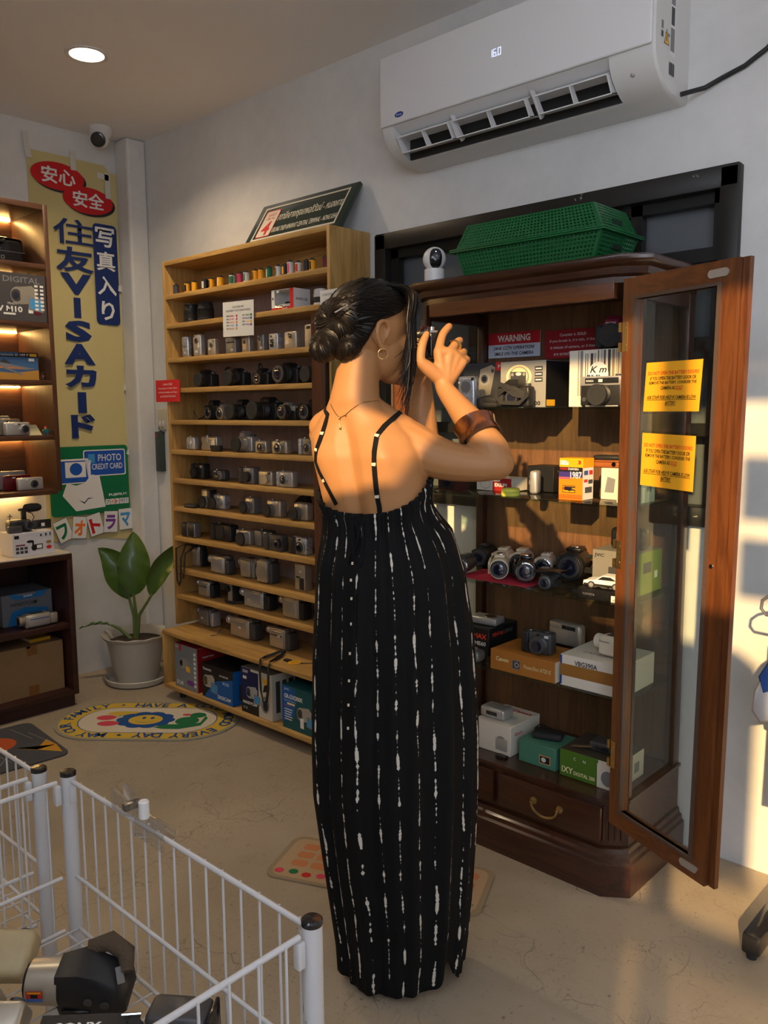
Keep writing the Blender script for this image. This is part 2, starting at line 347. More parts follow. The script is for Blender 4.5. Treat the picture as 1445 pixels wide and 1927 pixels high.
# front wall: glazed shop front behind the photographer
fw = MB(); PXL, PXR = -1.0, 1.5
fw.box(-4.0, PXL, FRONTY-0.12, FRONTY, 0, CEIL); fw.box(PXR, 1.9, FRONTY-0.12, FRONTY, 0, CEIL); fw.box(PXL, PXR, FRONTY-0.12, FRONTY, 2.605, CEIL)
struct(fw.build('wall_front', MATS['plaster'], smooth=0))
sf = MB().m(mat('shopfront_aluminium', (0.30, 0.30, 0.30), 0.4, 0.6))
for x in (PXL, 0.12, PXR-0.05): sf.box(x, x+0.05, FRONTY-0.08, FRONTY-0.03, 0, 2.605)
sf.box(PXL, PXR, FRONTY-0.08, FRONTY-0.03, 0.0, 0.08); sf.box(PXL, PXR, FRONTY-0.08, FRONTY-0.03, 0.96, 1.02); sf.box(PXL, PXR, FRONTY-0.08, FRONTY-0.03, 2.50, 2.565)
wf = struct(sf.build('window_2', None))
MB().box(PXL, PXR, FRONTY-0.062, FRONTY-0.056, 0.08, 0.96).build('tinted_pane', TINT, wf, 0)
pp = MB().m(PAPER)
pp.box(0.33, 1.30, FRONTY-0.05, FRONTY-0.047, 1.95, 2.12); pp.box(0.33, 1.30, FRONTY-0.05, FRONTY-0.047, 2.165, 2.345)
pp.prism([(PXL+.05, 0.08), (0.06, 0.08), (0.06, 1.12), (0.40, 1.12), (0.40, 1.76), (0.34, 1.80), (0.12, 1.80), (-0.10, 1.82), (-0.15, 2.03), (-0.36, 2.02), (-0.44, 1.87), (-0.64, 1.81), (PXL+.05, 1.74)], (0, FRONTY-0.05, 0), X3, Z3, (0, .003, 0))  # unseen sheet added, outlined to shade the woman, cabinet, wall and floor
pp.box(-0.535, -0.445, FRONTY-0.05, FRONTY-0.047, 2.02, 2.44)  # unseen strip added so its shadow darkens her cheek and neck
pp.build('poster_and_sun_blocker', None, wf, 0)
struct(MB().box(-14, 14, -20, FRONTY-0.12, -0.12, -0.02).build('street_ground', mat('pale_concrete_street', (0.75, 0.72, 0.66), 0.8, bump=0.3, bscale=40), smooth=0))

# window in the back wall: black painted steel frame
BLKPAINT = bpy.data.materials.new('chipped_black_paint'); BLKPAINT.use_nodes = True
def _chip():
    nt = BLKPAINT.node_tree; N = nt.nodes.new; L = nt.links.new; p = nt.nodes['Principled BSDF']
    tc = N('ShaderNodeTexCoord'); n = N('ShaderNodeTexNoise'); n.inputs['Scale'].default_value = 11; n.inputs['Detail'].default_value = 7; n.inputs['Roughness'].default_value = 0.7
    L(tc.outputs['Object'], n.inputs['Vector'])
    cr = N('ShaderNodeValToRGB'); cr.color_ramp.elements[0].position = 0.66; cr.color_ramp.elements[1].position = 0.675
    cr.color_ramp.elements[0].color = (0.012, 0.011, 0.010, 1); cr.color_ramp.elements[1].color = (0.38, 0.38, 0.37, 1)
    L(n.outputs['Fac'], cr.inputs['Fac']); L(cr.outputs['Color'], p.inputs['Base Color']); p.inputs['Roughness'].default_value = 0.4
    b = N('ShaderNodeBump'); b.inputs['Strength'].default_value = 0.3; b.inputs['Distance'].default_value = 0.004; L(n.outputs['Fac'], b.inputs['Height']); L(b.outputs['Normal'], p.inputs['Normal'])
_chip()
BLKIRON = mat('black_iron', (0.016, 0.015, 0.014), 0.42, 0.2, bump=0.2, bscale=50)
f = MB().m(BLKPAINT); t = 0.055; yf = WALLY-0.022; yb = WALLY+0.10
f.box(WX0, WX1, yf, yb, WZ1-t, WZ1+0.004, 0.004); f.box(WX0, WX1, yf, yb, WZ0, WZ0+t, 0.004)
f.box(WX0-0.004, WX0+0.05, yf, yb, WZ0, WZ1, 0.004); f.box(WX1-0.05, WX1+0.004, yf, yb, WZ0, WZ1, 0.004)
win = struct(f.build('window_1', None))
g = MB().m(BLKIRON)
g.box(WX0+0.05, WX1-0.05, WALLY+0.012, WALLY+0.04, WZ1-t-0.03, WZ1-t); g.box(WX0+0.05, WX0+0.085, WALLY+0.012, WALLY+0.04, WZ0+t, WZ1-t)
g.box(WX1-0.075, WX1-0.05, WALLY+0.012, WALLY+0.04, WZ0+t, WZ1-t)
for z in (1.70, 1.46, 1.22): g.box(WX0+0.05, WX1-0.05, WALLY+0.0, WALLY+0.03, z, z+0.036)
for x in (-1.76, -1.35, -1.17): g.box(x, x+0.035, WALLY+0.012, WALLY+0.04, WZ0+t, WZ1-t)
g.build('security_bar', None, win)
MB().box(WX0+0.04, WX1-0.04, WALLY+0.06, WALLY+0.066, WZ0+0.04, WZ1-0.04).build('frosted_pane', FROST_WIN, win, 0)
struct(MB().box(WX0-0.1, WX1+0.1, WALLY+0.18, WALLY+0.2, WZ0-0.1, WZ1+0.1).build('wall_behind_window', mat('dim_room_wall', (0.2, 0.2, 0.2), 0.8), smooth=0))

# recessed downlight
WARMW = (1.0, 0.78, 0.52)
def downlight(x, y, label, energy=26):
    t = thing('ceiling_downlight', label, 'ceiling light', (x, y, CEIL))
    MB().m(WHITE).lathe((0,0,0), '-z', [(0, 0.078), (0.004, 0.078), (0.006, 0.072), (0.004, 0.062), (0.0, 0.060)], 40, True, False).build('trim_ring', None, t)
    MB().cyl((0,0,-0.0005), '-z', 0.002, 0.061, n=40).build('diffuser', mat('lamp_diffuser', (0.9, 0.85, 0.75), 0.4, emit=WARMW, estr=14), t)
    d = lamp('AREA', 'warm_ceiling_lamp', (x, y, CEIL-0.012), energy, WARMW, shape='DISK', size=0.12); d.data.spread = 2.4
    return t
downlight(-2.996, 1.641, 'round recessed ceiling downlight glowing warm near the left wall corner', 8)
for x, y in ((-2.6, 0.5),):  # warm fill lamp added out of view, without a fixture
    d = lamp('AREA', 'warm_ceiling_lamp', (x, y, CEIL-0.012), 3, WARMW, shape='DISK', size=0.12); d.data.spread = 2.4
# ------------------------------------------------------------------ tall pine display shelf
SX0, SX1, SYF, SYB = -3.283, -2.208, 2.11, 2.318
ROWZ = [1.812, 1.685, 1.536, 1.403, 1.262, 1.128, 0.997, 0.869, 0.732, 0.582, 0.460]
BOXTOP = 0.316
sh = thing('display_shelf', 'tall pale pine shelving unit full of old cameras against the back wall', 'shelf', (0, 0, 0))
for x in (SX0, SX1-0.016): MB().box(x, x+0.016, SYF, SYB, BOXTOP, 1.957, 0.001).build('side_panel', PINE_V, sh)
MB().box(SX0+0.016, SX1-0.016, SYF, SYB, 1.938, 1.957, 0.001).build('top_board', PINE, sh)
b = MB(); b.m(PLY_BACK).box(SX0+0.016, SX1-0.016, SYB-0.008, SYB, BOXTOP, 1.83)
b.m(PINE).box(SX0+0.016, SX1-0.016, SYB-0.010, SYB, 1.845, 1.938); b.build('back_panel', None, sh, 0)
for z in ROWZ: MB().box(SX0+0.016, SX1-0.016, SYF+0.001, SYB-0.01, z-0.02, z, 0.001).build('shelf_board', PINE, sh)
c = MB(); BX0, BX1, BYF = -3.238, -2.16, 2.006
c.box(BX0, BX1, BYF, SYB, BOXTOP-0.018, BOXTOP, 0.001); c.box(BX0, BX1, BYF, SYB, 0.05, 0.068, 0.001)
c.build('base_board', PINE, sh)
for x in (BX0, BX1-0.018): MB().box(x, x+0.018, BYF, SYB, 0.068, BOXTOP-0.018, 0.001).build('base_side', PINE_V, sh)
MB().box(BX0+0.018, BX1-0.018, SYB-0.01, SYB, 0.068, BOXTOP-0.018).build('base_back', PLY_BACK, sh, 0)
for x in (BX0+0.06, BX1-0.09):
    for y in (BYF+0.06, SYB-0.06): MB().cyl((x, y, 0), 'z', 0.05, 0.014).build('foot', RUBBER, sh)

# ------------------------------------------------------------------ mahogany glass cabinet
CX0, CX1 = -1.69, -0.93           # plinth
cab = thing('glass_cabinet', 'tall mahogany display cabinet with glass shelves and both doors swung open', 'cabinet', (0, 0, 0))
def ring8(x0, x1, y0, y1, z, ch):
    return [Vector(p) for p in ((x0+ch*1.4, y0, z), (x1-ch*1.4, y0, z), (x1, y0+ch, z), (x1, y1, z), (x0, y1, z), (x0, y0+ch, z))]
def profile(mb, x0, x1, y0, y1, steps, ch=0.046):
    rings = [ring8(x0-d, x1+d, y0-d, y1, z, ch) for z, d in steps]; mb.loft(rings)
CYB = 2.300
pl = MB(); profile(pl, CX0, CX1, 1.914, CYB, [(0.0, 0), (0.088, 0), (0.094, -0.006), (0.106, -0.007), (0.112, -0.014), (0.124, -0.016), (0.128, -0.022)])
pl.build('plinth', MAHOG, cab)
bx0, bx1, by0 = CX0+0.022, CX1-0.022, 1.936
FLZ = 0.262
lo = MB(); profile(lo, bx0, bx1, by0+0.004, CYB, [(0.128, 0), (FLZ-0.012, 0), (FLZ-0.008, 0.006), (FLZ, 0.006)]); lo.build('drawer_case', MAHOG, cab)
# chamfered corner posts
for sx in (0, 1):
    p = MB(); ch = 0.046
    if sx: pts = [(bx1-0.038, by0+0.019), (bx1, by0+ch), (bx1, by0+ch+0.016), (bx1-0.022, by0+ch+0.016), (bx1-0.038, by0+0.036)]
    else: pts = [(bx0+0.038, by0+0.019), (bx0, by0+ch), (bx0, by0+ch+0.016), (bx0+0.022, by0+ch+0.016), (bx0+0.038, by0+0.036)]
    p.prism(pts, (0,0,FLZ), X3, Y3, (0,0,1.61-FLZ))
    # reeding on the chamfer
    a, b_ = Vector((*pts[0], 0)), Vector((*pts[1], 0)); nrm = Vector((b_.y-a.y, -(b_.x-a.x), 0)).normalized()
    if not sx: nrm = -nrm
    for k in (0.25, 0.5, 0.75):
        q = a.lerp(b_, k) + nrm*0.001
        p.tube([(q.x, q.y, FLZ+0.03), (q.x, q.y, 1.57)], 0.0045, 8)
    A2, B2 = (Vector((bx1-ch*1.4, by0, 0)), Vector((bx1, by0+ch, 0))) if sx else (Vector((bx0+ch*1.4, by0, 0)), Vector((bx0, by0+ch, 0)))
    for k in (0.2, 0.4, 0.6, 0.8): q = A2.lerp(B2, k); p.tube([(q.x, q.y, 0.145), (q.x, q.y, FLZ-0.02)], 0.0045, 8)
    p.build('corner_post', MAHOG_V, cab)
    x = bx1-0.03 if sx else bx0
    MB().box(x, x+0.03, CYB-0.04, CYB, FLZ, 1.61, 0.004).build('rear_post', MAHOG_V, cab)
    xs = bx1-0.012 if sx else bx0+0.008
    MB().box(xs, xs+0.004, by0+0.062, CYB-0.04, FLZ, 1.60).build('side_glass', GLASS, cab, 0)
    MB().box(xs-0.008, xs+0.010, by0+0.062, CYB-0.04, 1.57, 1.61).build('side_rail', MAHOG, cab)
MB().box(bx0+0.03, bx1-0.03, CYB-0.016, CYB-0.008, FLZ, 1.612).build('back_panel', PANEL, cab, 0)
MB().box(bx0+0.06, bx1-0.06, by0+0.004, by0+0.026, 1.572, 1.622, 0.002).build('frieze', CHERRY, cab)
co = MB(); profile(co, bx0, bx1, by0+0.004, CYB, [(1.610, 0.0), (1.624, 0.001), (1.630, 0.012), (1.646, 0.016), (1.650, 0.024), (1.654, 0.034), (1.660, 0.038), (1.668, 0.038), (1.673, 0.033)]); co.build('cornice', MAHOG, cab)
SHZ = [1.304, 1.047, 0.785, 0.525]
for z in SHZ: MB().box(bx0+0.018, bx1-0.018, 1.985, CYB-0.02, z-0.006, z, 0.0008).build('glass_shelf', GLASS_SHELF, cab)
# drawers
def drawer(x0, x1):
    d = MB(); d.box(x0, x1, by0-0.008, by0+0.006, 0.145, FLZ-0.02, 0.004, 2).build('drawer', MAHOG, cab)
    o = COL.objects[-1] if False else None
for x0, x1 in ((-1.61, -1.352), (-1.334, -1.004)):
    d = MB().box(x0, x1, by0-0.010, by0+0.004, 0.142, FLZ-0.022, 0.004, 2).build('drawer', MAHOG, cab)
    cx = (x0+x1)/2; zc = 0.196; h = MB()
    for s in (-1, 1):
        h.lathe((cx+s*0.042, by0-0.010, zc), '-y', [(0, 0.011), (0.004, 0.010), (0.006, 0.005), (0.016, 0.005)], 14)
    h.tube([(cx+s*0.042, by0-0.024, zc+0.002) if k == 0 else (cx+0.042*math.cos(a)*(1 if abs(math.cos(a)) > .6 else .92), by0-0.026, zc-0.030*math.sin(a)) for k, (s, a) in enumerate([(1, 0)] + [(1, PI*q/12) for q in range(1, 12)])] + [(cx-0.042, by0-0.024, zc+0.002)], 0.0036, 8)
    h.build('drawer_pull', BRASS, d)
for x in (-1.47, -1.36): MB().box(x-0.018, x+0.018, 1.972, 1.990, FLZ, FLZ+0.008, 0.002).build('door_catch', BLACK, cab)

# doors: warped quads (hinge line, free line) so that the sagging door leans as it does
def door(h, th_top, th_bot, wd, sgn, name, notes):
    """h hinge (x,y); th = how far it stands forward of the wall plane; sgn +1 swings right, -1 left; inner face towards the room"""
    z0, z1 = 0.234, 1.607
    def P(u, v, n):
        th = math.radians(th_bot + (th_top-th_bot)*(v-z0)/(z1-z0))
        d = Vector((sgn*math.cos(th), -math.sin(th), 0)); nn = Vector((-math.sin(th)*sgn, -math.cos(th), 0)); nn = nn if nn.y < 0 else -nn
        return Vector((h[0], h[1], v)) + d*u + nn*n
    def slab(mb, u0, u1, v0, v1, n0, n1, bev=0.0):
        k = 10; rings = []
        for i in range(k+1):
            v = v0 + (v1-v0)*i/k; rings.append([P(u0, v, n0), P(u1, v, n0), P(u1, v, n1), P(u0, v, n1)])
        mb.loft(rings); return mb
    sw = 0.046
    d = slab(slab(MB().m(CHERRY_V), 0, sw, z0, z1, 0, 0.02), wd-sw, wd, z0, z1, 0, 0.02)
    d.m(CHERRY); slab(d, sw, wd-sw, z0, z0+0.05, 0, 0.02); slab(d, sw, wd-sw, z1-0.052, z1, 0, 0.02)
    # rebate lip along the free edge
    d.m(CHERRY_V); slab(d, wd+0.002, wd+0.018, z0, z1, -0.004, 0.008)
    fr = d.build(name, None, cab, 30)
    bd = MB(); wv = 0.007
    slab(bd, sw-wv, sw, z0+0.05, z1-0.052, 0.008, 0.026); slab(bd, wd-sw, wd-sw+wv, z0+0.05, z1-0.052, 0.008, 0.026)
    slab(bd, sw-wv, wd-sw+wv, z0+0.043, z0+0.05, 0.008, 0.026); slab(bd, sw-wv, wd-sw+wv, z1-0.052, z1-0.045, 0.008, 0.026)
    bd.build('glazing_bead', mat('taupe_bead', (0.085, 0.055, 0.042), 0.4), fr, 30)
    slab(MB(), sw, wd-sw, z0+0.05, z1-0.052, 0.009, 0.012).build('door_glass', GLASS, fr, 0)
    for zh in (0.42, 0.94, 1.47):
        hb = slab(MB(), 0.002, 0.018, zh-0.035, zh+0.035, 0.02, 0.0215); slab(hb, -0.010, -0.001, zh-0.035, zh-0.013, 0.012, 0.023); slab(hb, -0.010, -0.001, zh+0.013, zh+0.035, 0.012, 0.023)
        for q in (-0.02, 0.02): c = P(0.011, zh+q, 0.0212); hb.cyl(c, P(0.011, zh, 1)-P(0.011, zh, 0), 0.001, 0.004, n=10)
        hb.build('hinge', BRASS, fr)
    for v in (z1-0.026, z0+0.026):
        hb = MB(); c0 = P(wd-0.075, v, 0.02); c1 = P(wd-0.022, v, 0.02)
        nn = (P(0.1, v, 1)-P(0.1, v, 0)).normalized(); U = (c1-c0).normalized(); pts = []
        for i in range(16):
            a = 2*PI*i/16; pts.append((0.053/2 + (0.0265-0.009)*(1 if math.cos(a) > 0 else -1) + 0.009*math.cos(a), 0.009*math.sin(a)))
        hb.prism(pts, c0, U, Z3, nn*0.003); hb.build('strike_plate', mat('pale_steel', (0.55, 0.53, 0.5), 0.35, 0.7), fr)
    c = P(wd-0.012, 0.93, -0.02)
    MB().tube([P(wd-0.012, 0.955, 0), P(wd-0.006, 0.962, -0.022), P(wd-0.008, 0.90, -0.026), P(wd-0.012, 0.893, 0)], 0.004, 8).build('door_handle', BLACK, fr)
    MB().cyl(P(wd-0.028, 0.958, 0.02), P(0, .9, 1)-P(0, .9, 0), 0.002, 0.005, n=14).build('screw_cap', CHROME, fr)
    for nt in notes: nt(P)
    return fr
YPAPER = flat('amber_paper', 240, 172, 36, 0.45)
LAMINATE = clear('laminate_edge', (0.80, 0.82, 0.80), 0.05, 1.2)
REDTXT = flat('red_lettering', 214, 62, 26); DKTXT = flat('black_lettering', 34, 26, 14)
def notice(P, u0, u1, v0, v1, tilt, label, skew=0.0):
    o = P(u0, v0, 0.0155); U = (P(u1, v0+tilt, 0.0155)-o).normalized(); wd = (P(u1, v0, 0.0155)-P(u0, v0, 0.0155)).length; H = v1-v0
    Vv = (Z3 - U*Z3.dot(U)).normalized(); Vv = (Vv + U*skew).normalized(); Nn = U.cross(Vv)
    t = thing('paper_notice', label, 'notice', (0, 0, 0), group=None)
    e = 0.006
    q = lambda a, b, k: o + U*a + Vv*b + Nn*k
    MB().quad(q(-e,-e,0), q(wd+e,-e,0), q(wd+e,H+e,0), q(-e,H+e,0)).build('laminate_sleeve', LAMINATE, t, 0)
    MB().quad(q(0,0,.0004), q(wd,0,.0004), q(wd,H,.0004), q(0,H,.0004)).build('paper_sheet', YPAPER, t, 0)
    hh = H*0.072; c = wd/2
    decal(t, o, U, Vv, [('t', REDTXT, 'DO NOT OPEN THE BATTERY DOORS!', c, H*0.74, hh, wd*0.90, 'c', 0.022),
        ('t', DKTXT, 'IF YOU OPEN THE BATTERY DOOR OR', c, H*0.635, hh, wd*0.82, 'c', 0.020, 0.15), ('t', DKTXT, 'REMOVE THE BATTERY, CONSIDER THE', c, H*0.54, hh, wd*0.85, 'c', 0.020, 0.15),
        ('t', DKTXT, 'CAMERA AS', c*0.86, H*0.44, hh, wd*0.26, 'c', 0.020, 0.15), ('t', REDTXT, 'SOLD', c*1.26, H*0.44, hh, wd*0.12, 'c', 0.020, 0.15), ('r', REDTXT, c*1.14, H*0.425, c*1.38, H*0.432),
        ('t', DKTXT, 'ASK STAFF FOR HELP IF CAMERA IS LOW', c, H*0.25, hh, wd*0.88, 'c', 0.015, 0.2), ('r', DKTXT, wd*0.06, H*0.232, wd*0.94, H*0.239),
        ('t', DKTXT, 'BATTERY', c, H*0.135, hh, wd*0.19, 'c', 0.015, 0.2), ('r', DKTXT, wd*0.40, H*0.118, wd*0.60, H*0.125)], 'lettering', 0.0007)
door((-0.952, 1.905), 19, 23, 0.325, 1, 'door', [
    lambda P: notice(P, 0.072, 0.238, 1.292, 1.405, 0.0, 'tilted amber battery notice, upper of the two on the right glass door', 0.06),
    lambda P: notice(P, 0.070, 0.232, 1.118, 1.242, -0.004, 'straight amber battery notice, lower of the two on the right glass door', 0.0)])
door((-1.668, 1.915), 12, 12, 0.335, -1, 'door', [
    lambda P: notice(P, 0.262, 0.10, 1.27, 1.392, 0.0, 'amber notice on the left glass door seen behind her chin')])
# ------------------------------------------------------------------ air conditioner on the back wall
ac = thing('air_conditioner', 'white split air conditioner mounted high on the back wall', 'air conditioner', (0, 0, 0))
AX0, AX1 = -1.957, -1.008
ACW = mat('ac_white', (0.78, 0.785, 0.80), 0.3); ACS = mat('ac_shell_side', (0.70, 0.70, 0.69), 0.4)
full = [(2.325, 2.122), (2.222, 2.124), (2.19, 2.132), (2.160, 2.148), (2.132, 2.174), (2.118, 2.200), (2.114, 2.222), (2.112, 2.40), (2.122, 2.432), (2.15, 2.446), (2.325, 2.446)]
rec = [(2.325, 2.122), (2.222, 2.124), (2.206, 2.128), (2.215, 2.16), (2.205, 2.192), (2.150, 2.203), (2.114, 2.222), (2.112, 2.40), (2.122, 2.432), (2.15, 2.446), (2.325, 2.446)]
VX0, VX1 = -1.905, -1.135
sec = lambda pr, x, k=0.0: [(x, 2.325-(2.325-y)*(1-k), 2.284+(z-2.284)*(1-k)) for y, z in pr]
b = MB().m(ACS); b.loft([sec(full, AX0, .03), sec(full, AX0+.006, .006), sec(full, AX0+.016), sec(full, VX0)])
b.loft([sec(rec, VX0), sec(rec, VX1)]); b.loft([sec(full, VX1), sec(full, AX1-.016), sec(full, AX1-.006, .006), sec(full, AX1, .03)])
b.build('shell', None, ac, 30)
MB().box(AX0+.004, AX1-.004, 2.103, 2.113, 2.222, 2.44, 0.006, 3).build('front_panel', ACW, ac)
MB().m(ACW).box(VX1+0.001, AX1-0.012, 2.13, 2.135, 2.19, 2.215, 0.002)
MB().box(VX0+.004, VX1-.004, 2.196, 2.2, 2.13, 2.195).build('air_duct', mat('duct_black', (0.012, 0.012, 0.012), 0.6), ac, 0)
lv = MB().m(ACW)
for x0, x1 in ((VX0+.012, -1.682), (-1.668, -1.40), (-1.37, VX1-.006)):
    L_ = MB().m(ACW)
    for (ya, za), (yb, zb) in (((2.118, 2.181), (2.150, 2.196)), ((2.146, 2.140), (2.196, 2.152))):
        L_.loft([[(x, ya, za), (x, yb, zb), (x, yb, zb+.004), (x, ya, za+.003)] for x in (x0, x1)])
    n = 2 if x1-x0 < .24 else 2
    for i in range(n+1):
        x = x0 + (x1-x0)*i/n; x = min(max(x, x0+.0015), x1-.0015)
        L_.loft([[(xx, 2.1185, 2.182), (xx, 2.135, 2.19), (xx, 2.176, 2.146), (xx, 2.1475, 2.141)] for xx in (x-.0015, x+.0015)])
    L_.build('louver', None, ac, 0)
for x in (-1.675, -1.385):
    MB().m(ACW).loft([[(xx, 2.128, 2.205), (xx, 2.142, 2.208), (xx, 2.196, 2.150), (xx, 2.184, 2.140)] for xx in (x-.004, x+.004)]).build('louver_arm', None, ac, 0)
dsp = mat('led_digits', (0.6, 0.7, 1.0), 0.4, emit=(0.62, 0.72, 1.0), estr=1.3)
sg = []
for d, ch in enumerate(('1', '6', '.', '0')):
    pass
def seg7(u, v, h, s):
    w_, t_ = h*0.5, h*0.075; on = {'0': 'abcdef', '1': 'bc', '6': 'acdefg'}[s]; R_ = []
    bars = {'a': (0, h-t_, w_, h), 'g': (0, h/2-t_/2, w_, h/2+t_/2), 'd': (0, 0, w_, t_), 'f': (0, h/2, t_, h), 'b': (w_-t_, h/2, w_, h), 'e': (0, 0, t_, h/2), 'c': (w_-t_, 0, w_, h/2)}
    for k in on: a, b_, c, e = bars[k]; R_.append(('r', dsp, u+a, v+b_, u+c, v+e))
    return R_
items = seg7(-0.006, 0, 0.021, '1') + seg7(0.008, 0, 0.021, '6') + [('r', dsp, 0.0205, 0, 0.0225, 0.002)] + seg7(0.025, 0, 0.021, '0')
decal(ac, (-1.508, 2.103, 2.32), X3, Z3, items, 'temperature_display')
decal(ac, (-1.868, 2.103, 2.247), X3, Z3, [('e', NAVY, 0, 0, 0.0185, 0.0085), ('e', BLUE, 0, 0, 0.017, 0.0072), ('t', WHT, 'Carrier', 0, -0.003, 0.006, 0.024, 'c', 0.01, 0.2)], 'maker_badge')
MB().sphere((-1.078, 2.142, 2.172), 0.0085, 16).build('sensor_eye', mat('sensor_grey', (0.35, 0.35, 0.37), 0.2), ac)
decal(ac, (AX1, 2.14, 2.19), Y3, Z3, [('r', GREY, 0.035, 0.07, 0.075, 0.078), ('r', WHT, 0.062, 0.028, 0.094, 0.20), ('r', GREY, 0.066, 0.155, 0.09, 0.195), ('r', DGREY, 0.068, 0.105, 0.088, 0.150), ('r', GREY, 0.066, 0.04, 0.09, 0.098),
    ('p', INK, [(0.028, 0.048), (0.058, 0.048), (0.043, 0.088)]), ('p', YELL, [(0.031, 0.050), (0.055, 0.050), (0.043, 0.083)]), ('r', INK, 0.041, 0.056, 0.045, 0.070),
    ('r', DGREY, 0.010, 0.06, 0.022, 0.075), ('r', GREY, 0.010, 0.08, 0.022, 0.10)] + [('r', INK, 0.062+0.004*i, -0.02, 0.0642+0.004*i+(0.001 if i % 3 == 0 else 0), 0.012) for i in range(8)], 'warning_sticker')
tag(MB().tube([(-1.000, 2.262, 2.133), (-0.985, 2.275, 2.138), (-0.955, 2.312, 2.152), (-0.91, 2.317, 2.168), (-0.855, 2.317, 2.182), (-0.80, 2.317, 2.21), (-0.72, 2.317, 2.275), (-0.66, 2.317, 2.36)], 0.0065, 10).build('power_cable', BLACK),
    'black power cable running up the wall from the air conditioner', 'cable')

# ------------------------------------------------------------------ security dome on the ceiling
cc = thing('dome_security_camera', 'white dome security camera on the ceiling in the left corner', 'security camera', (-3.70, 2.075, CEIL))
MB().lathe((0,0,0), '-z', [(0, 0.052), (0.022, 0.052), (0.034, 0.048), (0.044, 0.040)], 32, True, True).build('housing', WHITE, cc)
bl = MB().m(WHITE).sphere((0.006, -0.008, -0.052), 0.043, 28); bl.build('eyeball', None, cc)
dv = Vector((0.62, -0.55, -0.36)).normalized(); c0 = Vector((0.006, -0.008, -0.052))
MB().lathe(c0+dv*0.034, dv, [(0, 0.034), (0.008, 0.031), (0.0105, 0.024), (0.0095, 0.012), (0.0105, 0.0)], 28, True, False).build('lens_window', SCREEN, cc)

# ------------------------------------------------------------------ railway destination sign leaning on the shelf top
SIGNG = mat('sign_enamel_green', (0.012, 0.032, 0.026), 0.16, coat=0.4)
sx0, sx1 = -2.80, -2.235; szb = 1.968; tilt = math.asin(0.115/0.215)
sgn = thing('railway_sign', 'dark green railway carriage sign with Thai writing leaning above the pine shelf', 'sign', ((sx0+sx1)/2, 2.185, szb), rot=(-math.asin(0.118/0.218), 0, 0))
W2, SH = (sx1-sx0)/2, 0.212
b = MB().m(SIGNG); b.box(-W2, W2, 0, 0.018, 0, SH, 0.004); b.build('board', None, sgn)
CRM = flat('sign_cream', 215, 208, 190)
items = [('r', CRM, -W2+.035, .018, -W2+.043, SH-.022), ('r', CRM, W2-.043, .018, W2-.035, SH-.022), ('r', CRM, -W2+.035, SH-.030, W2-.035, SH-.022), ('r', CRM, -W2+.035, .018, W2-.035, .026),
    ('p', RED, [(-W2+.055+dx, .03+dy) for dx, dy in ((0.006, 0), (.084, 0), (.09, .006), (.09, .134), (.084, .14), (.006, .14), (0, .134), (0, .006))]),
    ('p', CRM, [(-W2+.059+dx, .034+dy) for dx, dy in ((0.006, 0), (.076, 0), (.082, .006), (.082, .126), (.076, .132), (.006, .132), (0, .126), (0, .006))]),
    ('t', RED, '4', -W2+.10, .04, .072, .05, 'c', .03), ('t', RED, 'CAR No', -W2+.10, .120, .013, .055, 'c', .02), ('t', RED, 'รถคันที่', -W2+.10, .138, .020, .05, 'c', .01),
    ('t', CRM, 'สถานีกลางกรุงเทพอภิวัฒน์ - หนองคาย', .055, .092, .055, .375, 'c', .016), ('t', CRM, 'KRUNG THEP APHIWAT CENTRAL TERMINAL - NONG KHAI', .055, .044, .026, .375, 'c', .018)]
decal(sgn, (0, 0, 0), X3, Z3, items, 'lettering')

# ------------------------------------------------------------------ banner on the left wall
CLOTH = mat('banner_cloth', (0.62, 0.53, 0.25), 0.8, bump=0.1, bscale=500)
bn = thing('hanging_banner', 'long cream cloth banner with blue Japanese lettering taped to the left wall', 'banner', (LEFTX, 2.0, 1.55))
mb = MB().m(CLOTH); ny, nz = 14, 60; Y0, Y1, ZT, ZB = -0.218, 0.222, 0.935, -0.90
def bnx(y, z): return 0.006 + 0.003*math.sin(z*9+y*5) + 0.0025*math.sin(y*22+z*3)
g = [[(bnx(Y0+(Y1-Y0)*i/ny, ZB+(ZT-ZB)*j/nz), Y0+(Y1-Y0)*i/ny, ZB+(ZT-ZB)*j/nz + (0.05*(1-i/ny) if j == 0 else 0) + ((0.0 if j < nz else 0.03*math.sin(i/ny*PI)*0)) - (0.08 if (j == nz and i == ny) else 0) - (0.035 if (j == nz and i == ny-1) else 0)) for i in range(ny+1)] for j in range(nz+1)]
rings = [[(p[0], p[1], p[2]) for p in row] + [(p[0]-0.001, p[1], p[2]) for p in reversed(row)] for row in g]
mb.loft(rings); mb.build('cloth', None, bn, 60)
N_ = NAVY; BN = flat('banner_blue', 16, 44, 104); BRED = flat('banner_red', 200, 22, 30); BGRN = flat('banner_green', 0, 112, 70); BBL = flat('banner_card_blue', 22, 84, 178)
def ov(cu, cv, ru, rv, tilt, mt, du=0, dv_=0):
    return ('p', mt, [(cu+du+ru*math.cos(a)*math.cos(tilt)-rv*math.sin(a)*math.sin(tilt), cv+dv_+ru*math.cos(a)*math.sin(tilt)+rv*math.sin(a)*math.cos(tilt)) for a in [2*PI*i/36 for i in range(36)]])
yy = lambda y: y-2.0
zz = lambda z: z-1.55
it = [ov(yy(1.925), zz(2.385), .13, .062, 0, INK, .007, -.006), ov(yy(1.922), zz(2.388), .13, .062, 0, BRED), ov(yy(2.072), zz(2.30), .128, .062, 0, INK, .007, -.006), ov(yy(2.068), zz(2.303), .128, .062, 0, BRED),
      ('t', WHT, '安心', yy(1.925), zz(2.352), .075, .165, 'c', .02), ('t', WHT, '安全', yy(2.07), zz(2.268), .075, .16, 'c', .02)]
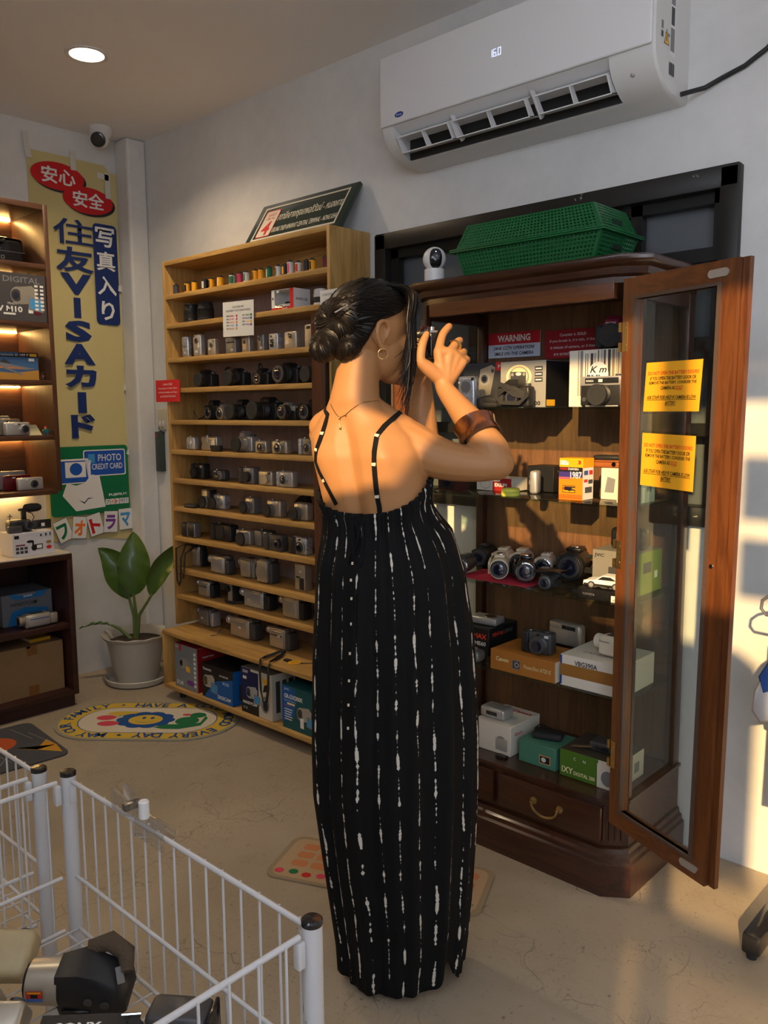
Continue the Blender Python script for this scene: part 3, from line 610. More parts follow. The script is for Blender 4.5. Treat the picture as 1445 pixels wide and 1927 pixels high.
cx = yy(1.985)
for s, z, h, wd in (('住', 2.088, .118, .20), ('友', 1.962, .115, .19), ('V', 1.857, .098, .155), ('I', 1.748, .095, .035), ('S', 1.636, .10, .135), ('A', 1.528, .098, .16), ('カ', 1.418, .105, .165), ('ド', 1.175, .115, .125)):
    it.append(('t', BN, s, cx, zz(z), h, wd, 'c', {'住': .012, '友': .03}.get(s, .05)))
it.append(('r', BN, cx-.022, zz(1.296), cx+.022, zz(1.396)))
rr = lambda u0, v0, u1, v1, r, mt: ('p', mt, [(cx_+r*math.cos(a), cy_+r*math.sin(a)) for cx_, cy_, a0 in ((u1-r, v1-r, 0), (u0+r, v1-r, PI/2), (u0+r, v0+r, PI), (u1-r, v0+r, 3*PI/2)) for a in [a0+PI/2*k/5 for k in range(6)]])
it.append(rr(yy(2.082), zz(1.726), yy(2.208), zz(2.205), .022, BN))
for s, z in (('写', 2.098), ('真', 1.985), ('入', 1.868), ('り', 1.748)): it.append(('t', WHT, s, yy(2.145), zz(z), .092, .10 if s != 'り' else .07, 'c', .02))
it += [rr(yy(1.80), zz(.80), yy(2.215), zz(1.135), .02, BGRN), rr(yy(1.975), zz(.985), yy(2.200), zz(1.115), .01, WHT), rr(yy(1.98), zz(.99), yy(2.195), zz(1.11), .008, BBL),
       rr(yy(1.80), zz(.955), yy(2.01), zz(1.075), .006, WHT), ('r', BBL, yy(1.80), zz(.96), yy(2.0), zz(1.066)), ('r', WHT, yy(1.88), zz(.985), yy(1.985), zz(1.06)), ('e', BBL, yy(1.935), zz(1.025), .032, .030),
       ('r', SKY, yy(2.0), zz(1.05), yy(2.035), zz(1.095)),
       ('t', WHT, 'PHOTO', yy(2.115), zz(1.058), .034, .125, 'c', .008), ('t', WHT, 'CREDIT CARD', yy(2.10), zz(1.018), .028, .165, 'c', .006)]
it += [('p', WHT, [(yy(1.985+.006*k), zz(1.065)), (yy(1.99+.006*k), zz(1.065)), (yy(1.998), zz(.965))]) for k in range(0, 5)]
hand = [(1.885, .96), (1.93, .945), (1.975, .955), (2.015, .995), (2.055, .985), (2.07, .90), (2.08, .83), (1.925, .82), (1.86, .90)]
it += [('p', WHT, [(yy(a), zz(b_)) for a, b_ in hand]), ('p', INK, [(yy(1.94+a), zz(.875+b_)) for a, b_ in ((0, 0), (.03, -.022), (.05, .0), (.08, .004), (.05, .006), (.03, -.014))])]
it += [('t', WHT, 'FUJIFILM', yy(2.15), zz(.878), .015, .098, 'c', .03)]
KT = (('フ', BGRN), ('オ', ORANGE), ('ト', BRED), ('ラ', PURP), ('マ', SKY))
for k, (s, mt) in enumerate(KT):
    u = yy(2.092+.026*k); it += [('r', WHT, u-.011, zz(.838), u+.012, zz(.866)), ('t', mt, s, u, zz(.842), .019, .017, 'c', .03)]
    u = yy(1.855+.083*k); z0 = .675+.006*k; a = (.35, -.12, .22, -.08, .02)[k]
    ca, sa = math.cos(a), math.sin(a); P4 = [(u+dx*ca-dy*sa, zz(z0+.058)+dx*sa+dy*ca) for dx, dy in ((-.037, -.053), (.037, -.053), (.037, .053), (-.037, .053))]
    P5 = [(u+dx*ca-dy*sa, zz(z0+.058)+dx*sa+dy*ca) for dx, dy in ((-.039, -.055), (.039, -.055), (.039, .055), (-.039, .055))]
    it += [('p', DGREY, P5), ('p', WHT, P4), ('t', mt, s, u+.036*sa, zz(z0+.018), .075, .055, 'c', .045, 0, a)]
decal(bn, (0.0125, 0, 0), Y3, Z3, it, 'lettering')
tp = mat('masking_tape', (0.66, 0.64, 0.58), 0.7)
for y, z, a, L_ in ((1.782, 2.50, .12, .11), (2.0, 2.475, .02, .09), (2.172, 2.39, 0, .12), (2.15, 2.43, 1.5, .06), (2.235, 1.905, 1.45, .06), (2.235, 1.42, 1.5, .05), (2.24, 1.09, 1.2, .06)):
    m_ = MB(); U = Vector((0, math.cos(a), math.sin(a))); V = Vector((0, -math.sin(a), math.cos(a))); o = Vector((0.0135, y-2.0, z-1.55))
    m_.prism([(-.014, -L_/2), (.014, -L_/2), (.014, L_/2), (-.014, L_/2)], o, U, V, (0.0008, 0, 0)); m_.build('tape', tp, bn, 0)

# ------------------------------------------------------------------ wall unit on the left: lit upper shelves and rosewood base
LU = thing('wall_shelf', 'dark walnut wall shelving lit by warm strips beside the banner', 'shelf', (0, 0, 0))
UX, UYR, UYL = -3.52, 1.712, 0.95
UZ = [(1.925,), (1.681,), (1.438,), (1.201,), (0.963,)]
MB().box(LEFTX+.002, UX, UYR-.02, UYR, .957, 2.172, .001).build('side_panel', DARKWOOD_V, LU)
MB().box(LEFTX+.002, UX, UYL, UYL+.02, .957, 2.172, .001).build('side_panel', DARKWOOD_V, LU)
MB().box(LEFTX+.002, UX, UYL+.02, UYR-.02, 2.150, 2.172, .001).build('top_board', DARKWOOD, LU)
MB().box(LEFTX+.002, LEFTX+.012, UYL+.02, UYR-.02, .957, 2.15).build('back_panel', DARKWOOD, LU, 0)
LEDM = mat('warm_led_strip', (1.0, 0.8, 0.4), 0.5, emit=(1.0, 0.60, 0.19), estr=85)
for i, z in enumerate((2.15, 1.925, 1.681, 1.438, 1.201, 0.963)):
    if z != 2.15: MB().box(LEFTX+.012, UX-.002, UYL+.02, UYR-.02, z-.02, z, .001).build('shelf_board', DARKWOOD, LU)
    zb = z-.02 if z != 2.15 else z
    MB().box(LEFTX+.016, LEFTX+.024, UYL+.03, UYR-.03, zb-.005, zb-.001).build('led_strip', LEDM, LU, 0)
BS = thing('low_cabinet', 'open rosewood base cabinet standing under the lit wall shelving', 'cabinet', (0, 0, 0))
DX, DYR, DYL = -3.43, 1.695, 0.85
MARB = mat('stained_pale_top', (0.50, 0.46, 0.40), 0.4, var=0.35, bscale=14)
MB().box(LEFTX+.002, DX, DYL, DYR, .688, .692).build('worktop', MARB, BS)
MB().box(LEFTX+.002, DX, DYL, DYR, .662, .688, .001).build('top_board', REDWOOD, BS)
for y in (DYR-.024, DYL): MB().box(LEFTX+.002, DX, y, y+.024, .055, .662, .001).build('side_panel', REDWOOD, BS)
MB().box(LEFTX+.002, DX-.01, DYL+.024, DYR-.024, .355, .377, .001).build('shelf_board', REDWOOD, BS)
MB().box(LEFTX+.002, DX, DYL+.024, DYR-.024, .055, .075, .001).build('bottom_board', REDWOOD, BS)
MB().box(LEFTX+.002, LEFTX+.01, DYL+.024, DYR-.024, .075, .662).build('back_panel', REDWOOD, BS, 0)
MB().box(LEFTX+.02, DX-.025, DYL+.01, DYR-.01, 0, .055).build('plinth', REDWOOD, BS, 0)

# ------------------------------------------------------------------ potted plant
POT = mat('cream_plastic_pot', (0.52, 0.49, 0.42), 0.5, var=0.06, bscale=6); SOIL = mat('potting_soil', (0.035, 0.024, 0.017), 0.95, bump=0.8, bscale=90)
PCX, PCY = -3.545, 2.05
pp_ = thing('potted_plant', 'broad leafed green plant in a cream pot on a saucer in the corner', 'plant', (PCX, PCY, 0))
MB().lathe((0,0,0), 'z', [(0, .125), (.006, .142), (.03, .150), (.034, .146), (.012, .134), (.010, .0)], 48, True, False).build('saucer', POT, pp_)
pot = MB().m(POT); n = 64; rings = []
for h, r, sc in ((.012, .098, 0), (.02, .102, 0), (.20, .134, 0), (.215, .137, 0), (.222, .150, 1), (.236, .157, 1), (.240, .155, 1), (.232, .143, 1), (.20, .130, 0), (.195, 0.128, 0)):
    rings.append([((r+sc*.004*math.cos(12*2*PI*i/n))*math.cos(2*PI*i/n), (r+sc*.004*math.cos(12*2*PI*i/n))*math.sin(2*PI*i/n), h+sc*.003*math.cos(12*2*PI*i/n)) for i in range(n)])
pot.loft(rings); pot.build('pot', None, pp_)
MB().lathe((0,0,.19), 'z', [(0, .126), (.012, .126), (.02, .08), (.022, 0)], 32, True, False).build('soil', SOIL, pp_)
LEAF = mat('leaf_green', (0.055, 0.115, 0.018), 0.34, var=0.25, bscale=9, coat=0.15); STEM = mat('leaf_stalk', (0.10, 0.15, 0.035), 0.45)
def leaf(base, tip, ctrl, width, nrm, name='leaf', cup=.25):
    """stalked blade along a quadratic curve from base through ctrl to tip"""
    B, T, Cc = Vector(base), Vector(tip), Vector(ctrl); n = 18; mb = MB().m(LEAF); rings = []
    nr = Vector(nrm).normalized()
    for i in range(n+1):
        t = i/n; p = B*(1-t)**2 + Cc*2*t*(1-t) + T*t*t; d = ((Cc-B)*(1-t) + (T-Cc)*t).normalized()
        s = d.cross(nr).normalized(); up = s.cross(d)
        wv = width*math.sin(PI*min(1, t**0.85))**0.8*(1-.25*t) + .0015
        row = [p + s*(wv*k/4) + up*(cup*wv*(k/4)**2 + .004*math.sin(t*26+k)*abs(k)/4) for k in range(-4, 5)]
        rings.append(row + [q - up*.0012 for q in reversed(row)])
    mb.loft(rings); o = mb.build(name, None, pp_, 60)
    return o
def stalk(pts): MB().tube(pts, [.010, .008, .006, .005][:len(pts)], 8).build('leaf_stalk', STEM, pp_)
stalk([(0, 0, .20), (-.005, 0, .32), (-.03, -.01, .42)]); leaf((-.03, -.01, .40), (-.115, -.11, .655), (-.04, -.02, .57), .082, (.8, -.5, .1), cup=.35)
stalk([(.0, .005, .20), (.005, .005, .33), (.0, .0, .43)]); leaf((.0, .0, .42), (-.035, .035, .725), (.03, .0, .60), .085, (.75, -.6, .1), cup=.3)
stalk([(.012, .0, .20), (.028, .01, .33), (.075, .055, .43)]); leaf((.07, .05, .42), (.225, .20, .70), (.11, .085, .60), .052, (.45, -.85, -.2), cup=.5)
stalk([(-.01, -.01, .20), (-.06, -.05, .26), (-.09, -.075, .275)]); leaf((-.09, -.075, .275), (-.165, -.20, .27), (-.12, -.13, .30), .02, (0, 0, 1), cup=.3)

# ------------------------------------------------------------------ floor mats
def slab_poly(poly, h, m_, name, parent=None, z=0.0):
    return MB().prism(poly, (0, 0, z), X3, Y3, (0, 0, h)).build(name, m_, parent)
def stadium(L_, R_, n=20): return [(L_/2+R_*math.cos(a), R_*math.sin(a)) for a in [-PI/2+PI*i/n for i in range(n+1)]] + [(-L_/2+R_*math.cos(a), R_*math.sin(a)) for a in [PI/2+PI*i/n for i in range(n+1)]]
ma = math.atan2(2.006-1.571, -2.719+3.343)
mtl = thing('oval_floor_mat', 'oval mat with a smiling blue flower and yellow lettered border before the shelf', 'mat', (-3.028, 1.792, 0), ma+.10)
ML, MR = .34, .215
MATG = flat('mat_grey_edge', 150, 146, 130, .9); MATY = flat('mat_yellow', 205, 172, 62, .9); MATC = flat('mat_cream', 206, 196, 176, .9); MATB = flat('mat_blue', 24, 74, 140, .9); MATK = flat('mat_pink', 206, 70, 88, .9); MATGR = flat('mat_green', 28, 110, 66, .9)
slab_poly(stadium(ML, MR), .006, MATG, 'mat_base', mtl)
def arc_text(s, a0, step, mt, h=.046):
    """letters along the border of the stadium, starting at arc position a0 (metres clockwise from the left end)"""
    out = []; R_ = MR-.045; per = 2*ML + 2*PI*R_
    for k, ch in enumerate(s):
        if ch == ' ': continue
        d = (a0 + k*step) % per
        if d < PI*R_/2: a = PI - d/R_; p = (-ML/2+R_*math.cos(a), R_*math.sin(a)); ro = a-PI/2
        elif d < PI*R_/2+ML: p = (-ML/2+(d-PI*R_/2), R_); ro = 0
        elif d < 1.5*PI*R_+ML: a = PI/2-(d-PI*R_/2-ML)/R_; p = (ML/2+R_*math.cos(a), R_*math.sin(a)); ro = a-PI/2
        elif d < 1.5*PI*R_+2*ML: p = (ML/2-(d-1.5*PI*R_-ML), -R_); ro = PI
        else: a = -PI/2-(d-1.5*PI*R_-2*ML)/R_; p = (-ML/2+R_*math.cos(a), R_*math.sin(a)); ro = a-PI/2
        if ch == '*': out += [('p', mt, [(p[0]+(.014 if j % 2 == 0 else .005)*math.cos(j*PI/4), p[1]+(.014 if j % 2 == 0 else .005)*math.sin(j*PI/4)) for j in range(8)])]; continue
        q = (p[0]+h/2*math.sin(ro), p[1]-h/2*math.cos(ro))
        out.append(('t', mt, ch, q[0], q[1], h, None, 'c', .02, 0, ro))
    return out
it = [('p', MATY, stadium(ML, MR-.016)), ('p', MATB, stadium(ML-.04, MR-.072)), ('p', MATC, stadium(ML-.04, MR-.076))]
it += [('p', MATY, [(-.12+.075*math.cos(a), .07+.028*math.sin(a)) for a in [2*PI*k/24 for k in range(24)]])]
fc = (-.01, .0)
for k in range(10):
    a = 2*PI*k/10; it.append(('e', MATB, fc[0]+.085*math.cos(a), fc[1]+.062*math.sin(a), .040, .032))
it += [('e', MATB, fc[0], fc[1], .085, .065), ('e', MATY, fc[0], fc[1], .072, .055), ('e', MATB, fc[0]-.012, fc[1]+.02, .008, .013), ('e', MATB, fc[0]+.024, fc[1]+.02, .008, .013)]
it += [('p', MATB, [(fc[0]+.042*math.cos(a), fc[1]-.004+.03*math.sin(a)) for a in [PI+PI*k/12 for k in range(13)]] + [(fc[0]+.042*math.cos(a), fc[1]-.004+.026*math.sin(a)) for a in [2*PI-PI*k/12 for k in range(13)]])]
it += [('e', MATK, -.185, .02, .042, .028), ('e', MATK, -.155, -.045, .045, .028), ('p', MATGR, [(-.15, .03), (-.115, .055), (-.113, .051), (-.147, .026)]), ('p', MATGR, [(-.13, -.03), (-.09, .03), (-.087, .027), (-.126, -.034)])]
it += [('e', MATGR, .17, -.01, .05, .045), ('e', MATGR, .20, .055, .035, .03), ('p', MATGR, [(.05, -.085), (.09, -.05), (.17, -.05), (.23, -.03), (.235, .05), (.25, .02), (.24, -.06), (.16, -.10), (.09, -.10)]), ('e', MATK, .15, .06, .018, .012)]
it += arc_text('MAY OUR FAMILY * HAVE A GOOD MOOD EVERY DAY * ', per_ if False else (1.5*PI*(MR-.045)+2*ML-.03), (2*ML+2*PI*(MR-.045))/46, MATB)
decal(mtl, (0, 0, .006), X3, Y3, it, 'print')
DK = flat('mat_charcoal', 74, 74, 80, .95)
def rrect(x0, y0, x1, y1, r): return [(cx_+r*math.cos(a), cy_+r*math.sin(a)) for cx_, cy_, a0 in ((x1-r, y1-r, 0), (x0+r, y1-r, PI/2), (x0+r, y0+r, PI), (x1-r, y0+r, 3*PI/2)) for a in [a0+PI/2*k/6 for k in range(7)]]
m2 = thing('charcoal_floor_mat', 'charcoal mat with orange and yellow shapes at the left edge', 'mat', (-3.19, 1.14, 0), -.08)
slab_poly(rrect(-.22, -.36, .22, .29, .04), .006, DK, 'mat_base', m2)
decal(m2, (0, 0, .006), X3, Y3, [('p', flat('mat_orange', 186, 84, 40, .9), [(-.05+.075*math.cos(a), .10+.075*math.sin(a)) for a in [2*PI*k/24 for k in range(24)]]), ('p', flat('mat_ochre', 196, 142, 40, .9), [(.185, .27), (.03, .15), (.10, .20), (.02, .27), (.10, .30 - .02)]), ('p', flat('mat_ochre', 196, 142, 40, .9), [(.12, -.1), (.2, -.06), (.2, -.3), (.12, -.3)])] +
      [('p', GREY, [(x, y), (x+.16, y+.03), (x+.16, y+.033), (x, y+.003)]) for x, y in ((-.18, .2), (-.10, .24), (.0, .06), (.04, .10))] + [('p', GREY, [(.03, .02), (.16, .05), (.08, .11), (.078, .107), (.15, .052), (.03, .024)])], 'print')
m3 = thing('patterned_floor_mat', 'beige printed mat with red and green dots partly under the dress', 'mat', (-1.50, 1.585, 0), .41)
BEI = flat('mat_beige', 178, 150, 116, .9)
slab_poly(rrect(-.31, -.10, .31, .13, .035), .005, flat('mat_beige_edge', 150, 132, 106, .9), 'mat_base', m3)
it = [('p', BEI, rrect(-.295, -.088, .295, .118, .03))]
TERRA = flat('mat_terracotta', 190, 122, 80, .9)
for i in range(9):
    for j in range(3): it.append(('p', TERRA, rrect(-.26+.06*i, -.03+.045*j, -.21+.06*i, .004+.045*j, .012)))
for k in range(14): it.append(('e', (MATK, MATGR, flat('mat_red', 190, 40, 36, .9))[k % 3], -.275+.042*k, -.065+.006*(k % 2), .014, .012))
decal(m3, (0, 0, .005), X3, Y3, it, 'print')

# ------------------------------------------------------------------ things on the cabinet top
CT = 1.673
GRN = mat('green_plastic_mesh', (0.006, 0.115, 0.032), 0.38)
def crate(name, label, z0, h, up, cx=-1.32, cy=2.105, L_=.475, D_=.205):
    """woven plastic tray; up=True opens upwards (narrow base), False is turned over"""
    t = thing(name, label, 'basket', (cx, cy, z0), 0.0, None)
    zt = (lambda k: k*h) if up else (lambda k: h-k*h)
    def rect(k): s = .86+.14*k; return L_/2*s, D_/2*s
    mb = MB().m(GRN); nb = 2
    # walls as a lattice: verticals and horizontals with square holes between them
    rows = 8
    for face in range(4):
        nv = 40 if face % 2 == 0 else 17
        def P(a, k, out=0.0):
            lx, ly = rect(k); lx += out; ly += out
            return {0: (-lx+2*lx*a, -ly, zt(k)), 1: (lx, -ly+2*ly*a, zt(k)), 2: (lx-2*lx*a, ly, zt(k)), 3: (-lx, ly-2*ly*a, zt(k))}[face]
        for i in range(nv):
            a0, a1 = (i)/nv, (i+.55)/nv
            mb.loft([[P(a0, k), P(a1, k), P(a1, k, -.002), P(a0, k, -.002)] for k in (.02, .98)])
        for j in range(rows+1):
            k0, k1 = .0+j/rows*.93, .0+(j+.55)/rows*.93
            mb.loft([[P(a, k0, .0008), P(a, k1, .0008), P(a, k1, -.0022), P(a, k0, -.0022)] for a in (0, 1)])
    for sx in (-1, 1):
        for sy in (-1, 1):
            mb.loft([[(sx*rect(k)[0]+ox, sy*rect(k)[1]+oy, zt(k)) for ox, oy in ((-.008*sx, .0012*sy), (.0012*sx, .0012*sy), (.0012*sx, -.008*sy), (-.008*sx, -.008*sy))] for k in (0, 1)])
    mb.build('mesh_wall', None, t, 0)
    zf = zt(0.0); MB().box(-rect(0)[0], rect(0)[0], -rect(0)[1], rect(0)[1], min(zf, zf+(.003 if up else -.003)), max(zf, zf+(.003 if up else -.003))).build('base', GRN, t)
    lx, ly = rect(1.0); zr_ = zt(1.0); r_ = MB(); e = .014
    for x0, x1, y0, y1 in ((-lx-e, lx+e, -ly-e, -ly+.001), (-lx-e, lx+e, ly-.001, ly+e), (-lx-e, -lx+.001, -ly, ly), (lx-.001, lx+e, -ly, ly)):
        r_.box(x0, x1, y0, y1, zr_ if not up else zr_-.0045, zr_+.0045 if not up else zr_, .001)
    r_.build('rim', GRN, t)
    for sx in (-1, 1):
        lx, ly = rect(.66); hb = MB(); hb.box(sx*lx-.002, sx*lx+.002, -.026, .026, zt(.66)-.012, zt(.66)+.012, .004); hb.build('handle_slot', mat('slot_shadow_plastic', (0.004, 0.02, 0.008), 0.6), t)
    return t
crate('plastic_basket', 'green plastic basket standing upright on the cabinet top, lower of two', CT+.0005, .088, True)
crate('plastic_basket', 'upturned green plastic basket covering the lower one on the cabinet', CT+.0895, .072, False)
wc = thing('pan_tilt_camera', 'white round headed indoor camera on the left end of the cabinet top', 'camera', (-1.652, 2.02, CT+.0006))
MB().lathe((0,0,0), 'z', [(0, .029), (.002, .031), (.050, .031), (.052, .029)], 32).build('base', WHITE, wc)
MB().sphere((0, 0, .082), .036, 28).build('head', WHITE, wc)
dvw = Vector((.72, -.69, .05)).normalized(); cw = Vector((0, 0, .082)); sd = dvw.cross(Z3).normalized()
f_ = MB().m(BLACKG); rings = []
for q in range(13):
    a = -.95+1.75*q/12; row = []
    hw = .019*math.sqrt(max(0.02, 1-((q-6)/6.2)**2))+.003
    for s_ in (-1, -.5, 0, .5, 1):
        d_ = (dvw*math.cos(a)+Z3*math.sin(a))*.0368 + sd*hw*s_; row.append(cw+d_.normalized()*.0370)
    rings.append(row + [cw+(p-cw)*.96 for p in reversed(row)])
f_.loft(rings); f_.build('face_plate', None, wc)
MB().lathe(cw+dvw*.0362, dvw, [(0, .010), (.002, .010), (.0025, .0075), (.0015, .0)], 20, True, False).build('lens', LENSG, wc)
MB().sphere(cw+(dvw*.9+Z3*.42).normalized()*.0372, .0016, 10).build('status_light', mat('blue_led', (0.2, 0.4, 1), 0.3, emit=(0.3, 0.5, 1.0), estr=6), wc)
MB().tube([(.03, .012, .006), (.045, .03, .02), (.055, .04, .006), (.060, .05, .0035), (.058, .12, .0035)], .002, 6).build('power_lead', BLACK, wc)

# ------------------------------------------------------------------ paper signs, switch, meter box by the pine shelf
sp = thing('red_notice', 'small red paper notice stuck on the left upright of the pine shelf', 'notice', (-3.267, 2.104, 1.343))
MB().box(-.097, .095, 0, .0012, 0, .098).build('paper_sheet', flat('notice_red', 214, 44, 48, .6), sp, 0)
decal(sp, (0, 0, 0), X3, Z3, [('t', WHT, 'Consider it SOLD', 0, .074, .010, .075, 'c'), ('t', WHT, 'if you break it, if it falls, if there', 0, .055, .010, .15, 'c'), ('t', WHT, 'is misuse of camera, or if there', 0, .038, .010, .15, 'c'), ('t', WHT, 'are scratches/dents found', 0, .021, .010, .12, 'c')], 'lettering')
sp = thing('price_list', 'white price list paper taped over the second shelf of the pine unit', 'sign', (-2.742, 2.1035, 1.600), rot=(0, math.radians(1.5), 0))
MB().box(-.10, .10, 0, .0012, 0, .138).build('paper_sheet', PAPER, sp, 0)
it = [('t', INK, 'COLOR CODED PRICE', 0, .112, .008, .075, 'c'), ('t', INK, 'PLEASE REFER TO THE STICKERS FOR PRICES', 0, .098, .008, .16, 'c')]
for k, (s, mt) in enumerate((('RED', RED), ('HOT PINK', PINK), ('ORANGE', ORANGE), ('SKY BLUE', SKY), ('BEIGE', flat('tan', 200, 150, 90)))):
    it += [('t', INK, 'PhP', -.075, .078-.0125*k, .0065, .016, 'l', .01), ('t', mt, s, -.055, .078-.0125*k, .0065, .03, 'l', .01), ('e', mt, -.008, .081-.0125*k, .005, .005)]
for k, (s, mt) in enumerate((('GREEN', GREEN), ('BLUE', BLUE), ('YELLOW', YELL), ('PURPLE', PURP))):
    it += [('t', INK, 'PhP', .03, .078-.0125*k, .0065, .016, 'l', .01), ('t', mt, s, .05, .078-.0125*k, .0065, .026, 'l', .01), ('e', mt, .085, .081-.0125*k, .005, .005)]
decal(sp, (0, 0, 0), X3, Z3, it, 'lettering')
sp = thing('price_list', 'white price list paper at the right end of the pine unit behind her hair', 'sign', (-2.205, 2.1035, 1.655))
MB().box(-.05, .05, 0, .0012, 0, .075).build('paper_sheet', PAPER, sp, 0)
decal(sp, (0, 0, 0), X3, Z3, [('t', INK, 'COLOR CODED PRICE', 0, .055, .007, .075, 'c'), ('t', RED, 'PhP RED', 0, .035, .007, .04, 'c'), ('t', INK, 'PhP BLUE', 0, .02, .007, .045, 'c')], 'lettering')
sw = thing('light_switch', 'cream wall switch half hidden beside the pine shelf', 'switch', (-3.668, WALLY, 1.265))
MB().box(-.035, .04, -.008, 0, -.058, .05, .003).build('face_plate', mat('cream_switch', (0.55, 0.50, 0.38), 0.4), sw)
for x in (-.018, .012): MB().box(x, x+.016, -.011, -.008, -.035, -.012, .001).build('rocker', INK if False else WHITE, sw)
decal(sw, (0, -.008, 0), X3, Z3, [('t', INK, 'A2', -.02, -.052, .012, .016, 'c', .02), ('r', INK, .006, -.048, .016, -.042)], 'lettering')
mbx = thing('power_adaptor_bar', 'slim dark grey power bar fixed to the wall left of the pine shelf', 'power bar', (-3.672, WALLY, 1.10))
MB().box(-.022, .022, -.032, 0, -.10, .10, .004).build('housing', mat('dark_teal_grey', (0.045, 0.06, 0.06), 0.45), mbx)
MB().tube([(0, -.016, .10), (.006, -.018, .103), (.014, -.016, .101), (.026, -.006, .09)], .003, 6).build('lead', BLACK, mbx)
MB().box(-.015, -.005, -.034, -.032, .075, .088).build('indicator', RED, mbx, 0)

# ------------------------------------------------------------------ clothes stand with jersey on the right
rk = thing('garment_rack', 'black metal garment rack with its foot by the right wall', 'rack', (-.52, 2.02, 0))
for x in (-.085, .62): MB().box(x-.022, x+.022, -.105, .12, .012, .062, .008).build('foot_bar', BLACKG, rk)
for x in (-.085, .62):
    for y in (-.09, .10): MB().cyl((x, y, 0), 'z', .012, .012, n=14).build('foot_pad', RUBBER, rk)
MB().cyl((-.07, .0, .05), 'x', .68, .012).build('cross_bar', BLACKG, rk)
MB().cyl((.62, .0, .06), 'z', .90, .014).build('upright', BLACKG, rk)
MB().cyl((.20, .0, .948), 'x', .44, .012).build('hanging_rail', BLACKG, rk)
hg = thing('coat_hanger', 'grey wire coat hanger hooked on the garment rack rail', 'hanger', (-.15, 2.02, .948), -0.10)
pts = [(0, .0, .017), (.014, 0, .012), (.017, 0, -.002), (.012, 0, -.012), (0, 0, -.03), (-.10, 0, -.07), (-.21, 0, -.118), (-.228, 0, -.135), (-.230, 0, -.155), (-.218, 0, -.168), (.218, 0, -.168), (.23, 0, -.155), (.21, 0, -.118), (.10, 0, -.07), (0, 0, -.03)]
hg.location = (-.43, 2.02, .948)
hg.location.z = .975
MB().tube(pts, .0042, 8).build('hanger_wire', mat('grey_hanger', (0.10, 0.10, 0.12), 0.4), hg)
js = thing('football_jersey', 'white jersey with blue shoulders hanging on the rack at the right edge', 'jersey', (-.43, 2.02, .752))
JW = mat('white_jersey_knit', (0.66, 0.66, 0.68), 0.8, bump=0.2, bscale=300); JB = mat('blue_jersey_knit', (0.018, 0.075, 0.30), 0.8, bump=0.2, bscale=300)
def jer(poly, d, m_, nm):
    n_ = len(poly); mb = MB().m(m_); cxj = sum(p[0] for p in poly)/n_; czj = sum(p[1] for p in poly)/n_
    f0 = [(x, -d, z) for x, z in poly]; f1 = [(cxj+(x-cxj)*.8, -d-.018, czj+(z-czj)*.85) for x, z in poly]; b0 = [(x, d, z) for x, z in poly]; b1 = [(cxj+(x-cxj)*.8, d+.018, czj+(z-czj)*.85) for x, z in poly]
    mb.loft([b1, b0, f0, f1]); return mb.build(nm, None, js, 60)
jer([(-.14, .02), (.14, .02), (.17, -.10), (.16, -.42), (-.16, -.42), (-.155, -.10)], .014, JW, 'body')
jer([(-.16, -.02), (-.12, .03), (-.02, .05), (.02, .05), (.14, .03), (.18, -.02), (.10, -.015), (-.09, -.015)], .022, JB, 'shoulder_yoke')
for s in (-1, 1):
    jer([(s*.12, .02), (s*.19, -.04), (s*.222, -.12), (s*.226, -.175), (s*.205, -.20), (s*.15, -.18), (s*.14, -.10)], .018, JW, 'sleeve')
    jer([(s*.13, .03), (s*.175, -.012), (s*.212, -.085), (s*.20, -.125), (s*.15, -.10), (s*.12, -.03)], .026, JB, 'shoulder_panel')
dn = thing('denim_garment', 'dark denim garment hanging below the white jersey sleeve', 'clothing', (-.43, 2.092, .76))
mb = MB().m(mat('denim', (0.035, 0.05, 0.085), 0.85, bump=0.4, bscale=220)); mb.box(-.20, .16, -.012, .012, -.245, .0, .01); mb.build('cloth', None, dn)

# ------------------------------------------------------------------ wire baskets in the foreground
BW = mat('white_powder_coat', (0.62, 0.62, 0.63), 0.35, var=0.04, bscale=20)
POSTW = bpy.data.materials.new('worn_white_tube'); POSTW.use_nodes = True
def _worn():
    nt = POSTW.node_tree; N = nt.nodes.new; L = nt.links.new; p = nt.nodes['Principled BSDF']; tc = N('ShaderNodeTexCoord'); n = N('ShaderNodeTexNoise'); n.inputs['Scale'].default_value = 16; n.inputs['Detail'].default_value = 6; n.inputs['Roughness'].default_value = .7
    mp = N('ShaderNodeMapping'); mp.inputs['Scale'].default_value = (1, 1, .45); L(tc.outputs['Object'], mp.inputs['Vector']); L(mp.outputs['Vector'], n.inputs['Vector'])
    cr = N('ShaderNodeValToRGB'); cr.color_ramp.elements[0].position = .645; cr.color_ramp.elements[1].position = .67; cr.color_ramp.elements[0].color = (.60, .60, .61, 1); cr.color_ramp.elements[1].color = (.16, .15, .14, 1)
    L(n.outputs['Fac'], cr.inputs['Fac']); L(cr.outputs['Color'], p.inputs['Base Color']); p.inputs['Roughness'].default_value = .38
_worn()
